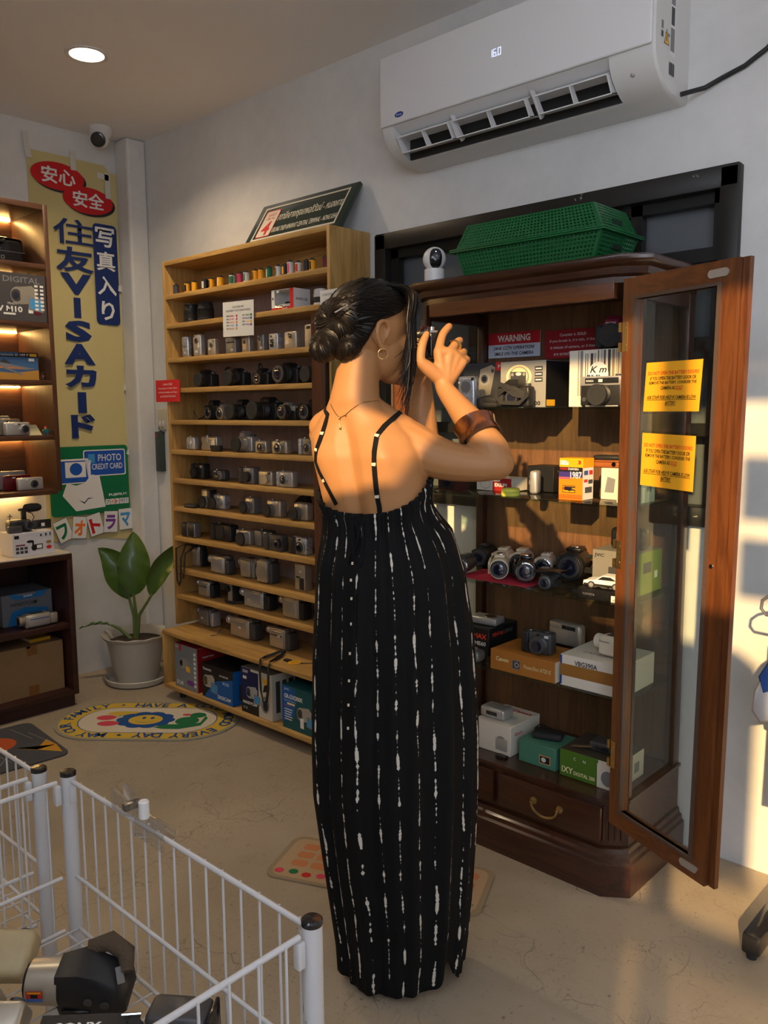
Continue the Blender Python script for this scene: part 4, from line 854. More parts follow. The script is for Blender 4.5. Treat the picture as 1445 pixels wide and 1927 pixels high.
def wire_basket(label, x0, x1, y0, y1, zt, zb, nx, ny_):
    t = thing('wire_basket', label, 'basket', (0, 0, 0))
    for (x, y) in ((x0, y1), (x1, y1), (x0, y0), (x1, y0)):
        p = MB().cyl((x, y, .012), 'z', zt-.012, .0137, n=24).build('corner_post', POSTW, t)
        MB().lathe((x, y, zt), 'z', [(-.002, .0142), (.004, .0142), (.006, .012), (.0065, 0)], 24, True, False).build('post_cap', BLACKG, p)
        MB().lathe((x, y, 0), 'z', [(0, .0142), (.014, .0142)], 16).build('post_foot', RUBBER, p)
    zr, zm, z1 = zt-.010, zt-.192, zb
    def panel(a, b, n, inset):
        a, b = Vector((*a, 0)), Vector((*b, 0)); d = (b-a).normalized(); nrm = Vector((-d.y, d.x, 0)); mb = MB().m(BW)
        A, B = a+d*inset, b-d*inset
        for z, r in ((zr, .0042), (zm, .0036), (z1, .0036)): mb.tube([A+Z3*z, B+Z3*z], r, 10)
        for k in range(n):
            p = A.lerp(B, (k+.6)/n) + nrm*.0048; mb.tube([p+Z3*(zr+.002), p+Z3*(z1-.003)], .0019, 6)
        for q in (A, B):
            mb.box(q.x-.006, q.x+.006, q.y-.006, q.y+.006, zr-.042, zr-.006, .002)
        return mb.build('side_grid', None, t)
    panel((x0, y1), (x1, y1), nx, .012); panel((x1, y1), (x1, y0), ny_, .022); panel((x0, y0), (x0, y1), ny_, .022); panel((x1, y0), (x0, y0), nx, .012)
    mb = MB().m(BW)
    for k in range(nx+1): x = x0+.012+(x1-x0-.024)*k/nx; mb.tube([(x, y0+.004, z1), (x, y1-.004, z1)], .0019, 6)
    for k in range(4): y = y0+.02+(y1-y0-.04)*k/3; mb.tube([(x0+.004, y, z1-.0045), (x1-.004, y, z1-.0045)], .003, 8)
    mb.build('bottom_grid', None, t)
    return t
wire_basket('white wire basket holding discarded cameras in the foreground', -1.396, -.742, .10, .660, .65, .355, 15, 12)
wire_basket('empty white wire basket at the left edge beside the other', -2.10, -1.452, .085, .632, .65, .355, 15, 12)
MB_CLEAR = clear('clear_acrylic', (0.95, 0.96, 0.97), 0.10, 4.0)
cl = thing('sign_clip', 'clear plastic swivel clip gripping the top rail of the wire basket', 'clip', (-1.15, .660, .645), 0.0)
ac_ = MB_CLEAR
c1 = MB().m(ac_)
c1.loft([[(-.07, -.012+dy, .022+dz) for dy, dz in ((0, -.020), (.004, -.020), (.004, .016), (0, .016))], [(-.03, -.014+dy, .018+dz) for dy, dz in ((0, -.014), (.004, -.014), (.004, .018), (0, .018))], [(.0, -.008+dy, .016+dz) for dy, dz in ((0, -.008), (.004, -.008), (.004, .01), (0, .01))]])
c1.loft([[(-.072, .012+dy, .020+dz) for dy, dz in ((0, -.018), (.004, -.018), (.004, .018), (0, .018))], [(-.03, .006+dy, .02+dz) for dy, dz in ((0, -.012), (.004, -.012), (.004, .020), (0, .020))], [(.01, .002+dy, .016+dz) for dy, dz in ((0, -.008), (.004, -.008), (.004, .01), (0, .01))]])
c1.build('jaw', None, cl)
MB().box(-.030, -.018, -.016, .012, .014, .026, .001).build('spring', mat('spring_steel', (0.25, 0.24, 0.22), 0.3, 0.9), cl)
MB().cyl((.018, -.004, .012), 'z', .030, .0085, n=20, bev=.002).build('pivot', WHITE, cl)
MB().m(ac_).box(.0, .085, -.0135, -.0095, -.020, .010, .002).box(.0, .085, .0095, .0135, -.020, .010, .002).box(.03, .06, -.0095, .0095, .007, .010).build('rail_grip', None, cl)
# ------------------------------------------------------------------ builders for cameras, lenses, cartons
def lens_unit(parent, c, ax, r, ln, barrel, front='glass', ring=None, name='lens_barrel'):
    """stepped lens barrel with a glass or a cap at its end; the glass/cap is a sub-part"""
    c = Vector(c); A = Vector({'-y': (0,-1,0), '-x': (-1,0,0), 'x': (1,0,0)}.get(ax, ax)) if isinstance(ax, str) else Vector(ax)
    mb = MB().m(barrel)
    if ln < .018: pr = [(0, r*1.02), (ln*.5, r), (ln*.55, r*.93), (ln-.001, r*.92), (ln, r*.86)]
    else:
        pr = [(0, r*.86), (ln*.10, r*.9), (ln*.12, r)]
        k = 7
        for i in range(k): a = .16+.34*i/k; pr += [(ln*a, r), (ln*(a+.02), r*.965), (ln*(a+.035), r)]
        pr += [(ln*.55, r), (ln*.58, r*.93), (ln*.72, r*.93), (ln*.74, r*1.0), (ln-.0015, r*1.0), (ln, r*.93)]
    mb.lathe(c, A, pr, 28)
    if ring: mb.m(ring).lathe(c+A*(ln*.60), A, [(0, r*.95), (.0002, r*.985), (.003, r*.985), (.0032, r*.95)], 28, False, False)
    o = mb.build(name, None, parent)
    e = c + A*ln
    if front == 'glass':
        MB().m(LENSG).lathe(e, A, [(-.003, r*.66), (.0006, r*.66), (.0012, r*.60), (.0016, r*.3), (.0018, 0)], 24, True, False).m(GRAPH).lathe(e, A, [(.0, r*.92), (.0012, r*.9), (.0012, r*.68), (.0, r*.66)], 24, False, False).build('lens_glass', None, o)
    else:
        cp = MB().m(RUBBER if front == 'cap' else front).lathe(e, A, [(-.002, r*1.03), (.005, r*1.03), (.0065, r*.98), (.0065, r*.62), (.0058, r*.6), (.0058, 0)], 28, True, False)
        t = Vector((0,0,1)); s_ = A.cross(t).normalized()
        cp.m(GRAPH).build('lens_cap', None, o)
    return o
def sticker(parent, u, v, y, w=.016, h=.009):
    decal(parent, (u, y, v), X3, Z3, [('r', STICK, -w/2, -h/2, w/2, h/2), ('r', GREY, -w*.3, -h*.12, w*.3, h*.12)], 'price_sticker')
def base_thing(name, label, cat, x0, w, yf, d, z, group, rot=0.0):
    return thing(name, label, cat, (x0+w/2, yf+d/2, z+.0004), rot, group)
def compact(label, x0, z, w, h, d, yf, body, lens=None, lm=None, front='glass', flash=None, finder=None, grip=None, gm=None, door_=None, stick=None, rot=0.0, group=None, r=.006, button=True, band=None, ring=None, brand=None, strap=False, dial=False, screen=None):
    t = base_thing('compact_camera', label, 'camera', x0, w, yf, d, z, group, rot)
    b = MB().m(body).box(-w/2, w/2, -d/2, d/2, 0, h, r, 3)
    if band: b.m(band).box(-w/2-.0004, w/2+.0004, -d/2+.3*d, -d/2+.42*d, .004, h-.004)
    b.build('body', None, t)
    y = -d/2
    if grip:
        g0, g1 = (-w/2-.001, -w/2+w*grip) if grip > 0 else (w/2+w*grip, w/2+.001)
        MB().box(g0, g1, y-.006, d/2+.001, .002, h-.001, .005, 3).build('grip', gm or BLACK, t)
    if door_:
        u0, u1, v0, v1 = door_; MB().box(u0*w, u1*w, y-.003, y+.002, v0*h, v1*h, .0025, 2).build('sliding_cover', gm or body, t)
    if lens:
        u, v, rr_, ln = lens; lens_unit(t, (u*w, y+.0005, v*h), '-y', rr_, ln, lm or SILVER, front, ring)
    if flash:
        u, v, fw_, fh_ = flash; MB().box(u*w-fw_/2, u*w+fw_/2, y-.0012, y+.002, v*h-fh_/2, v*h+fh_/2, .001).build('flash_window', WINGLASS, t)
    if finder:
        u, v, fw_, fh_ = finder; MB().box(u*w-fw_/2, u*w+fw_/2, y-.0012, y+.002, v*h-fh_/2, v*h+fh_/2, .001).build('viewfinder_window', SCREEN, t)
    if screen:
        u, v, fw_, fh_ = screen; MB().box(u*w-fw_/2, u*w+fw_/2, y-.001, y+.002, v*h-fh_/2, v*h+fh_/2, .0006).build('screen', SCREEN, t)
    if button: MB().lathe((-w*.30, 0, h-.0005), 'z', [(0, .0058), (.002, .0055), (.0025, .004)], 16).build('shutter_button', CHROME if body not in (BLACK, BLACKG) else SILVER, t)
    if dial: MB().lathe((w*.28, 0, h-.0005), 'z', [(0, .009), (.004, .009), (.0045, .008)], 20).build('mode_dial', GRAPH, t)
    if stick: sticker(t, stick[0]*w, stick[1]*h, y-.0004)
    if brand: decal(t, (0, y, 0), X3, Z3, [('t', brand[0], brand[1], brand[2]*w, brand[3]*h, brand[4], None, 'c', .01)], 'lettering')
    if strap: MB().tube([(-w/2, 0, h*.8), (-w/2-.006, -.01, h*.5), (-w/2-.002, -.028, .01), (-w/2+.02, -.036, .004), (-w/2+.03, -.028, .004)], .002, 6).build('wrist_strap', BLACK, t)
    return t
def slr(label, x0, z, w, h, d, yf, body=None, top=None, lens=(.03, .05), front='cap', hump=.4, rot=0.0, group=None, strap=None, lm=None, ring=None, brand=None, off=-.05, hood=False, cat='camera', name='slr_camera', grip=True, txt=None):
    """w,h body incl. prism; lens points to -y; yf is where the lens front ends"""
    body = body or BLACK; top = top or body; r_, ln = lens
    t = thing(name, label, cat, (x0+w/2, yf+ln+d/2, z+.0004), rot, group); hb = h*.76
    b = MB().m(body).box(-w/2, w/2, -d/2, d/2, 0, hb, .008, 3); b.build('body', None, t)
    if top is not body: MB().box(-w/2+.001, w/2-.001, -d/2-.0008, d/2-.001, hb-.018, hb+.002, .004, 2).build('top_plate', top, t)
    p = MB().m(top); hw = w*hump/2
    p.loft([[(-hw+off*w, -d/2-.004, hb-.004), (hw+off*w, -d/2-.004, hb-.004), (hw+off*w, d/2-.004, hb-.004), (-hw+off*w, d/2-.004, hb-.004)], [(-hw*.95+off*w, -d/2-.006, h-.010), (hw*.95+off*w, -d/2-.006, h-.010), (hw*.9+off*w, d/2-.008, h-.010), (-hw*.9+off*w, d/2-.008, h-.010)], [(-hw*.62+off*w, -d/2+.002, h), (hw*.62+off*w, -d/2+.002, h), (hw*.6+off*w, d/2-.014, h), (-hw*.6+off*w, d/2-.014, h)]])
    p.build('pentaprism', None, t)
    if grip: MB().box(-w/2-.001, -w/2+w*.2, -d/2-.014, d/2, .003, hb-.002, .007, 3).build('grip', RUBBER, t)
    zc = min(hb*.46, hb-.012); zc = max(zc, r_*1.06+.002)
    lens_unit(t, (off*w+.006, -d/2+.0005, zc), '-y', r_, ln, lm or BLACK, front, ring)
    if hood: MB().lathe((off*w+.006, -d/2-ln+.012, zc), '-y', [(0, r_*1.02), (.016, r_*1.06), (.016, r_*1.0), (.001, r_*.98)], 28, False, False).build('lens_hood', BLACK, t)
    MB().lathe((-w*.36, -.002, hb-.0005), 'z', [(0, .007), (.004, .0065), (.005, .005)], 16).build('shutter_button', SILVER, t)
    MB().lathe((w*.34, 0, hb-.0005), 'z', [(0, .011), (.007, .011), (.008, .0095)], 24).build('mode_dial', GRAPH, t)
    if brand: decal(t, (off*w, -d/2-.0062, h-.022), X3, Z3, [('t', WHT, brand, 0, 0, .006, None, 'c', .02)], 'lettering')
    if strap: MB().tube(strap, .004, 6, flat=(.010, .0016, (0, .4, 1))).build('neck_strap', RUBBER, t)
    return t
def camcorder(label, x0, z, L_, h, d, yf, body, side=None, back=None, lens_r=.018, group=None, rot=0.0, stick=None, lm=None, vf=True, strap=True, rnd=.010, disc=False, panel=True, line=None, brand=None):
    """lies along x: lens at the left end, battery at the right, side panel towards the room"""
    side = side or body; back = back or BLACK
    t = base_thing('camcorder', label, 'camcorder', x0, L_, yf, d, z, group, rot)
    y = -d/2; bl = L_*.16
    MB().m(body).box(-L_/2+bl, L_/2-bl*1.2, y+.004, d/2, 0, h*.94, rnd, 3).build('body', None, t)
    if panel:
        MB().m(side).box(-L_/2+bl*1.25, L_/2-bl*1.35, y, y+.014, .006, h*.84, .005, 3).build('screen_panel', None, t)
    if disc: MB().lathe((.0, y+.001, h*.42), '-y', [(0, h*.33), (.003, h*.33), (.004, h*.29), (.003, h*.12), (.003, 0)], 28, True, False).build('disc_lid', side, t)
    lens_unit(t, (-L_/2+bl+.004, y+.012+lens_r*.6, h*.94-lens_r-.002), '-x', lens_r, bl+.002, lm or body, 'glass')
    MB().box(L_/2-bl*1.25, L_/2, y+.008, d/2-.004, .004, h*.80, .006, 3).build('battery', back, t)
    if vf: MB().box(L_/2-bl*2.2, L_/2-bl*.1, d/2-.034, d/2-.010, h*.82, h, .006, 3).build('viewfinder', back, t)
    MB().box(-L_*.16, L_*.16, y+.016, d/2-.012, h*.93, h*.955, .002).build('top_controls', GRAPH, t)
    if strap: MB().tube([(-L_*.25, d/2-.002, h*.55), (-L_*.1, d/2+.014, h*.55), (L_*.12, d/2+.014, h*.5), (L_*.25, d/2-.002, h*.5)], .01, 6, flat=(.03, .004, (0, 1, 0))).build('hand_strap', RUBBER, t)
    if line: MB().box(-L_/2+bl*1.6, L_/2-bl*1.6, y-.0008, y+.001, h*.60, h*.65, .0004).build('trim_line', line, t)
    if stick: sticker(t, stick[0]*L_, stick[1]*h, y-.0012)
    if brand: decal(t, (-L_*.12, y, h*.66), X3, Z3, [('t', brand[0], brand[1], 0, 0, .006, None, 'c', .01)], 'lettering')
    return t
def lens_thing(label, x0, z, r, h, yf, m_, mount=None, group=None, bands=(), taper=1.0):
    t = thing('camera_lens', label, 'camera lens', (x0+r, yf+r, z+.0004), 0, group)
    pr = [(0, r*.9), (.002, r*.96)]
    for i in range(10):
        a = .12+.055*i; pr += [(h*a, r*(.96+.04*a)*1), (h*(a+.012), r*.94*taper**a), (h*(a+.03), r*(.97+.03*a)*taper**a)]
    pr += [(h*.74, r*.93*taper), (h*.9, r*.93*taper), (h*.92, r*.86*taper), (h*.97, r*.86*taper)]
    b = MB().m(m_).lathe((0,0,0), 'z', pr, 32)
    for z0, z1, bm_ in bands: b.m(bm_).lathe((0,0,h*z0), 'z', [(0, r*1.0), (.0003, r*1.012), (h*(z1-z0), r*1.012), (h*(z1-z0)+.0003, r*.99)], 32, False, False)
    b.build('barrel', None, t)
    MB().lathe((0,0,h*.965), 'z', [(0, r*.74), (h*.035, r*.72), (h*.035, r*.55), (h*.01, r*.5), (h*.01, 0)], 28, True, False).build('mount', mount or BLACK, t)
    return t
def canister(label, x, z, bodym, band=None, r=.0125, h=.044, group='film canisters along the top shelf', y=2.14):
    t = thing('film_canister', label, 'film canister', (x, y, z+.0004), 0, group)
    MB().m(bodym).lathe((0,0,.003), 'z', [(0, r), (h-.008, r)], 22, False, False).build('shell', None, t)
    MB().m(BLACK).lathe((0,0,0), 'z', [(0, r*.95), (.0005, r*1.03), (.0032, r*1.03), (.0035, r*.98)], 22).lathe((0,0,h-.0055), 'z', [(0, r*.98), (.0004, r*1.03), (.003, r*1.03), (.0035, r*.95)], 22).build('end_cap', None, t)
    MB().lathe((0,0,h-.002), 'z', [(0, r*.42), (.005, r*.42), (.0055, r*.36)], 14).build('spool', BLACK, t)
    if band:
        b = MB().m(band[0]); rings = []
        for k in range(9):
            a = -PI/2-.35+band[1]*(k/8); rings.append([(r*1.012*math.cos(a), r*1.012*math.sin(a), .006), (r*1.012*math.cos(a), r*1.012*math.sin(a), h-.010)])
        bm_ = b; bm_.loft(rings, closed=False); bm_.build('label_band', None, t)
    MB().box(-r*1.2, -r*.9, -.002, .002, .004, h-.008, .0008).build('film_slot', INK, t)
    return t
def carton(label, x0, yf, z, w, d, h, m_, front=(), side=(), top=(), rot=0.0, group=None, name='carton', cat='box', side_m=None, top_m=None, gap=.0004):
    t = thing(name, label, cat, (x0+w/2, yf+d/2, z+gap), rot, group)
    b = MB().m(m_).box(-w/2, w/2, -d/2, d/2, 0, h, .0012, 1); b.build('box_body', None, t)
    if side_m: MB().quad((w/2+.0003, -d/2+.001, .001), (w/2+.0003, d/2-.001, .001), (w/2+.0003, d/2-.001, h-.001), (w/2+.0003, -d/2+.001, h-.001)).build('side_face', side_m, t, 0)
    if top_m: MB().quad((-w/2+.001, -d/2+.001, h+.0003), (w/2-.001, -d/2+.001, h+.0003), (w/2-.001, d/2-.001, h+.0003), (-w/2+.001, d/2-.001, h+.0003)).build('top_face', top_m, t, 0)
    if front: decal(t, (-w/2, -d/2, 0), X3, Z3, [tuple(i) for i in front], 'front_print')
    if side: decal(t, (w/2, -d/2, 0), Y3, Z3, list(side), 'side_print', .0007)
    if top: decal(t, (-w/2, -d/2, h), X3, Y3, list(top), 'top_print', .0007)
    # flap seam along the top edge
    MB().box(-w*.18, w*.18, -d/2-.0006, -d/2+.0004, h-.010, h-.0004).build('tuck_flap', m_, t, 0)
    return t

# ------------------------------------------------------------------ pine shelf, row by row from the top
CY_ = flat('film_yellow', 238, 168, 20); CB = flat('film_black', 26, 24, 24); CG = flat('film_green', 30, 110, 78); CW = flat('film_white', 212, 212, 206); CPK = flat('film_pink', 190, 52, 92); CMR = flat('film_maroon', 96, 22, 34); CGY = flat('film_grey', 70, 68, 74)
cans = [(-3.226, CGY, None, 'dark grey film canister, first from the left of the top shelf'),
 (-3.14, CY_, (CB, 1.0), 'yellow film canister with a black edge, second from the left of the top shelf'),
 (-3.085, CY_, None, 'plain yellow film canister, third from the left of the top shelf'),
 (-3.008, CB, (CW, .9), 'stout black film canister with white lettering near the left of the top shelf'),
 (-2.962, CY_, (CB, .6), 'yellow film canister standing right beside the stout black one'),
 (-2.899, CY_, (CREAM, .5), 'wide yellow film canister alone before the white and green one'),
 (-2.82, CW, (CG, 1.7), 'white film canister with a green side left of the pink one'),
 (-2.767, CPK, (BLUE, .2), 'pink film canister with blue foot on the top shelf'),
 (-2.726, CW, (CG, .8), 'white and pale green film canister just right of the pink one'),
 (-2.668, CY_, (CB, .5), 'yellow film canister, left of two side by side mid shelf'),
 (-2.632, CY_, (ORANGE, .6), 'yellow film canister, right of two side by side mid shelf'),
 (-2.583, CG, (CW, .5), 'green film canister in the middle of the top shelf'),
 (-2.527, CW, (CGY, .5), 'white film canister right of the green one'),
 (-2.489, CB, (CY_, .8), 'black film canister with a narrow yellow stripe on the top shelf'),
 (-2.457, CW, (PINK, .8), 'tall white film canister with pink print on the top shelf'),
 (-2.41, CW, (RED, .9), 'white film canister with red print left of the black one'),
 (-2.367, CB, (CGY, .6), 'black film canister between the white and red and the yellow ones'),
 (-2.333, CY_, (CB, .7), 'yellow film canister nearest the right end of the top shelf'),
 (-2.262, CMR, None, 'maroon film canister at the right end of the top shelf')]
for i, (x, m_, bd_, lb) in enumerate(cans): canister(lb, x, ROWZ[0], m_, bd_, r=.0145 if i in (3, 5) else .0125, h=.052 if i == 14 else .044)
G = ['film canisters along the top shelf', 'lenses and boxes on the second shelf', 'silver cameras on the third shelf', 'black cameras on the fourth shelf', 'black cameras on the fifth shelf', 'cameras on the sixth shelf', 'cameras on the seventh shelf', 'silver cameras on the eighth shelf', 'cameras on the ninth shelf', 'camcorders on the tenth shelf', 'camcorders on the eleventh shelf', 'camcorders on the base ledge', 'camera cartons in the base']
z = ROWZ[1]
lens_thing('black zoom lens with a chrome mount, left of two standing on the second shelf', -3.185, z, .034, .082, 2.13, BLACK, CHROME, G[1])
lens_thing('wide black lens, right of two standing on the second shelf', -3.085, z, .037, .082, 2.13, RUBBER, BLACK, G[1], taper=.94)
lens_thing('white lens with a black grip band behind the second price list', -2.36, z, .029, .066, 2.15, WHITE, WHITE, G[1], bands=((.22, .52, BLACK),))
tb = thing('toy_car_box', 'red and white toy car window box on the second shelf', 'box', (-2.498, 2.175, z+.0004), 0, G[1])
TW, TD, TH = .128, .085, .078
b = MB().m(WHT).box(-TW/2, TW/2, -TD/2, TD/2, 0, .006).box(-TW/2, TW/2, TD/2-.003, TD/2, .006, TH); b.m(WHT).box(-TW/2, -TW/2+.003, -TD/2, TD/2-.003, .006, TH).box(TW/2-.003, TW/2, -TD/2, TD/2-.003, .006, TH).box(-TW/2+.003, TW/2-.003, -TD/2, TD/2-.003, TH-.003, TH)
b.m(RED).box(-TW/2, TW/2, -TD/2-.001, -TD/2, 0, .010).box(TW/2-.020, TW/2, -TD/2-.001, -TD/2, .010, TH).m(WHT).box(-TW/2, -TW/2+.018, -TD/2-.001, -TD/2, .010, TH).m(YELL).box(-TW/2+.02, TW/2-.02, TD/2-.0045, TD/2-.004, .02, TH-.004)
b.build('box_body', None, tb, 0); MB().quad((-TW/2, -TD/2-.0004, .01), (TW/2, -TD/2-.0004, .01), (TW/2, -TD/2-.0004, TH), (-TW/2, -TD/2-.0004, TH)).build('window_film', clear('window_film', (.9, .9, .9)), tb, 0)
decal(tb, (-TW/2, -TD/2-.001, 0), X3, Z3, [('r', STICK, .03, .066, .046, .074), ('t', NAVY, 'A', .009, .04, .012, None, 'c', .03), ('t', WHT, 'RACER', .08, .0025, .005, .03, 'c', .02)], 'print'); decal(tb, (TW/2, -TD/2, 0), Y3, Z3, [('t', INK, 'SPORTS CAR', .042, .034, .009, .06, 'c', .02)], 'side_print')
def toy_car(label, loc, L_, m_, low, rot=0.0, group=None, hatch=False):
    t = thing('toy_car', label, 'toy car', loc, rot, group); W_ = L_*.42; H_ = L_*.30
    prof = [(-.5, .10), (-.5, .20), (-.46, .25), (-.20, .29), (-.05, .44), (.18, .44), (.36, .30) if not hatch else (.40, .32), (.49, .27), (.5, .12)]
    MB().m(m_).loft([[(x*L_, s*W_/2*(1 if zq < .3 else .82), zq*L_*.72) for x, zq in prof] for s in (-1, 1)]).m(low).box(-.49*L_, .49*L_, -W_*.505, W_*.505, .07*L_, .115*L_).build('car_body', None, t, 20)
    wn = MB().m(SCREEN)
    for s in (-1, 1): wn.prism([(-.15*L_, .305*L_*.72), (-.03*L_, .415*L_*.72), (.16*L_, .415*L_*.72), (.29*L_, .315*L_*.72)], (0, s*W_*.445, 0), X3, Z3, (0, s*.003, 0))
    wn.build('side_window', None, t, 0)
    for x in (-.30, .29):
        for s in (-1, 1): w_ = MB().cyl((x*L_, s*W_*.40, .085*L_), (0, s, 0), W_*.12, .085*L_, n=18).build('wheel', RUBBER, t); MB().cyl((x*L_, s*(W_*.52+.0003), .085*L_), (0, s, 0), .0006, .055*L_, n=14).build('hub', SILVER, w_)
    for s in (-1, 1): MB().box(-.505*L_, -.49*L_, s*W_*.36-.08*W_, s*W_*.36+.08*W_, .14*L_, .17*L_).build('headlamp', WINGLASS, t)
    return t
toy_car('small white toy car inside the red and white window box', (-2.502, 2.172, z+.0068), .088, WHT, BLACK, .25, G[1])

z = ROWZ[2]; y = 2.13; g = G[2]
compact('slim upright silver camera, first from the left on the third shelf', -3.185, z, .046, .092, .026, y, SILVER3, flash=(.1, .72, .020, .018), lens=None, stick=(.05, .22), group=g, r=.009, button=False, finder=(-.3, .9, .006, .005), door_=(-.32, .34, .5, .94))
compact('upright silver camera with an amber eye, second on the third shelf', -3.10, z, .056, .095, .032, y, SILVER, lens=(.05, .70, .012, .004), lm=GOLD, stick=(.0, .22), group=g, r=.009, button=False, finder=(-.28, .9, .006, .005))
compact('low silver camera with ringed lens, third on the third shelf', -2.992, z, .052, .068, .028, y, SILVER2, lens=(.10, .62, .010, .004), stick=(-.18, .40), group=g, flash=(-.1, .86, .010, .006), button=False, finder=(.3, .86, .006, .006))
compact('grey camera with a dark slot under the price list', -2.868, z, .068, .066, .032, y, PEWTER, stick=(.2, .22), group=g, finder=(.05, .70, .05, .006), button=False, screen=(-.44, .45, .004, .04))
compact('silver camera with angled chrome front beside the dark slotted one', -2.758, z, .050, .065, .030, y, SILVER2, lens=(.02, .62, .008, .005), lm=CHROME, stick=(-.1, .24), group=g, finder=(-.1, .88, .012, .006), button=False)
compact('narrow bluish silver camera mid third shelf', -2.658, z, .040, .066, .028, y, PEWTER, lens=(.05, .72, .008, .004), stick=(.15, .2), group=g, button=False, flash=(-.2, .88, .008, .005))
compact('silver camera showing its rear screen on the third shelf', -2.585, z, .054, .064, .028, y, SILVER3, screen=(-.12, .42, .020, .030), group=g, finder=(-.2, .84, .010, .007), button=False)
compact('champagne camera at the right of the third shelf', -2.492, z, .070, .065, .030, y, SILVER2, lens=(.10, .72, .010, .005), stick=(-.22, .36), group=g, flash=(-.3, .84, .010, .007), finder=(-.08, .86, .006, .006), button=False)
compact('tall thin silver camera against the right end of the third shelf', -2.375, z, .045, .084, .026, y, SILVER2, screen=(.0, .86, .022, .010), group=g, button=False)

z = ROWZ[3]; g = G[3]
slr('black digital camera with a capped lens, left end of the fourth shelf', -3.115, z, .100, .076, .046, 2.128, lens=(.029, .032), front='cap', brand='Nikon', group=g, hump=.42)
slr('black camera with wide capped zoom and a loose cord on the fourth shelf', -2.900, z, .092, .076, .045, 2.128, lens=(.031, .046), front='cap', group=g, ring=GOLD, strap=[(-.03, .0, .062), (-.06, -.01, .082), (-.085, -.01, .078), (-.09, -.02, .05)])
slr('black film camera with a raised strap loop mid fourth shelf', -2.735, z, .084, .070, .045, 2.15, lens=(.024, .026), front='glass', group=g, strap=[(-.034, .0, .056), (-.04, .0, .082), (-.028, .0, .09), (-.018, .0, .078), (-.02, .0, .056)])
slr('large black camera with a big glass zoom, right of the fourth shelf', -2.590, z, .115, .085, .05, 2.128, lens=(.036, .052), front='glass', group=g, hood=False)
slr('black camera half hidden at the right end of the fourth shelf', -2.415, z, .088, .066, .045, 2.128, lens=(.029, .034), front='cap', group=g)
z = ROWZ[4]; g = G[4]
slr('black camera with its strap trailing left on the fifth shelf', -3.085, z, .094, .086, .046, 2.150, lens=(.027, .03), front='glass', group=g, strap=[(-.045, .0, .05), (-.065, -.03, .01), (-.078, -.045, .003), (-.094, -.05, .022), (-.104, -.05, .038)])
slr('silver film camera squeezed between black ones on the fifth shelf', -2.965, z, .060, .066, .032, 2.135, SILVER, SILVER, lens=(.024, .022), front='glass', group=g, hump=.5, grip=False, lm=SILVER2)
slr('black camera with a long ribbed zoom on the fifth shelf', -2.885, z, .090, .086, .046, 2.122, lens=(.031, .062), front='cap', group=g)
slr('biggest black camera with capped telephoto on the fifth shelf', -2.745, z, .118, .094, .052, 2.120, lens=(.035, .075), front='cap', group=g, hump=.5)
slr('black and chrome film camera with bright lens rim on the fifth shelf', -2.567, z, .098, .070, .036, 2.130, BLACK, SILVER, lens=(.029, .030), front='glass', group=g, ring=CHROME, hump=.34, grip=False)
slr('dark camera with hooded lens at the right end of the fifth shelf', -2.418, z, .085, .080, .045, 2.118, lens=(.030, .05), front='glass', group=g, hood=True)
z = ROWZ[5]; g = G[5]
compact('small white silver camera with sloping cover at the left of the sixth shelf', -3.178, z, .060, .060, .036, y, SILVER, door_=(-.38, .30, .10, .72), gm=SILVER3, flash=(.3, .85, .012, .008), group=g, r=.010)
compact('wide cream silver camera with a round sliding cover on the sixth shelf', -3.085, z, .116, .063, .040, 2.143, SILVER2, door_=(.02, .46, .12, .78), gm=SILVER, group=g, r=.009, finder=(-.42, .5, .003, .02), flash=(-.05, .84, .01, .03), brand=(GREY, 'OLYMPUS', .25, .42, .006), button=False)
fc_ = thing('camera_pouch', 'small black pouch lying in front of the wide cream camera', 'pouch', (-2.935, 2.1242, z+.0004), 0.0, None)
MB().box(-.036, .026, -.012, .012, 0, .026, .005, 3).build('case_body', BLACK, fc_); MB().box(-.036, .026, -.0128, -.011, .014, .0265, .001).build('flap', RUBBER, fc_)
slr('silver bridge camera with a big black capped lens on the sixth shelf', -2.850, z, .100, .088, .046, 2.120, SILVER, SILVER, lens=(.031, .042), front='cap', group=g, hump=.34, lm=SILVER2)
compact('champagne zoom camera with amber badge on the sixth shelf', -2.700, z, .070, .052, .034, 2.138, SILVER2, lens=(.22, .46, .019, .014), lm=SILVER2, flash=(-.1, .84, .012, .008), group=g, ring=GOLD, screen=None, brand=(ORANGE, '3', -.2, .4, .012), r=.008)
compact('champagne zoom camera with a gold ringed lens right of its twin', -2.595, z, .092, .055, .040, 2.138, SILVER2, lens=(.16, .46, .021, .020), lm=SILVER2, flash=(-.12, .84, .014, .008), group=g, ring=GOLD, r=.010, finder=(.05, .86, .008, .007))
compact('grey metal camera partly hidden at the right end of the sixth shelf', -2.432, z, .075, .066, .034, 2.145, PEWTER, lens=(.2, .45, .018, .012), lm=SILVER, group=g, grip=.2, gm=SILVER3)
z = ROWZ[6]; g = G[6]
compact('black boxy camera at the left of the seventh shelf', -3.200, z, .090, .068, .040, 2.170, BLACK, lens=(-.10, .44, .022, .014), lm=BLACK, front='cap', group=g, flash=(.3, .82, .016, .01), grip=.2, gm=RUBBER, dial=True)
compact('dark camera with a silver ringed lens, second on the seventh shelf', -3.050, z, .092, .046, .036, 2.170, GRAPH, lens=(.18, .52, .020, .016), lm=SILVER, group=g, screen=(-.2, .45, .026, .020), flash=(-.2, .88, .014, .006), r=.009)
compact('pewter camera with black grip and brass lever on the seventh shelf', -2.815, z, .090, .070, .042, 2.145, PEWTER, lens=(.12, .42, .022, .012), lm=BLACK, front='cap', group=g, grip=.30, gm=BLACK, flash=(.12, .88, .03, .008))
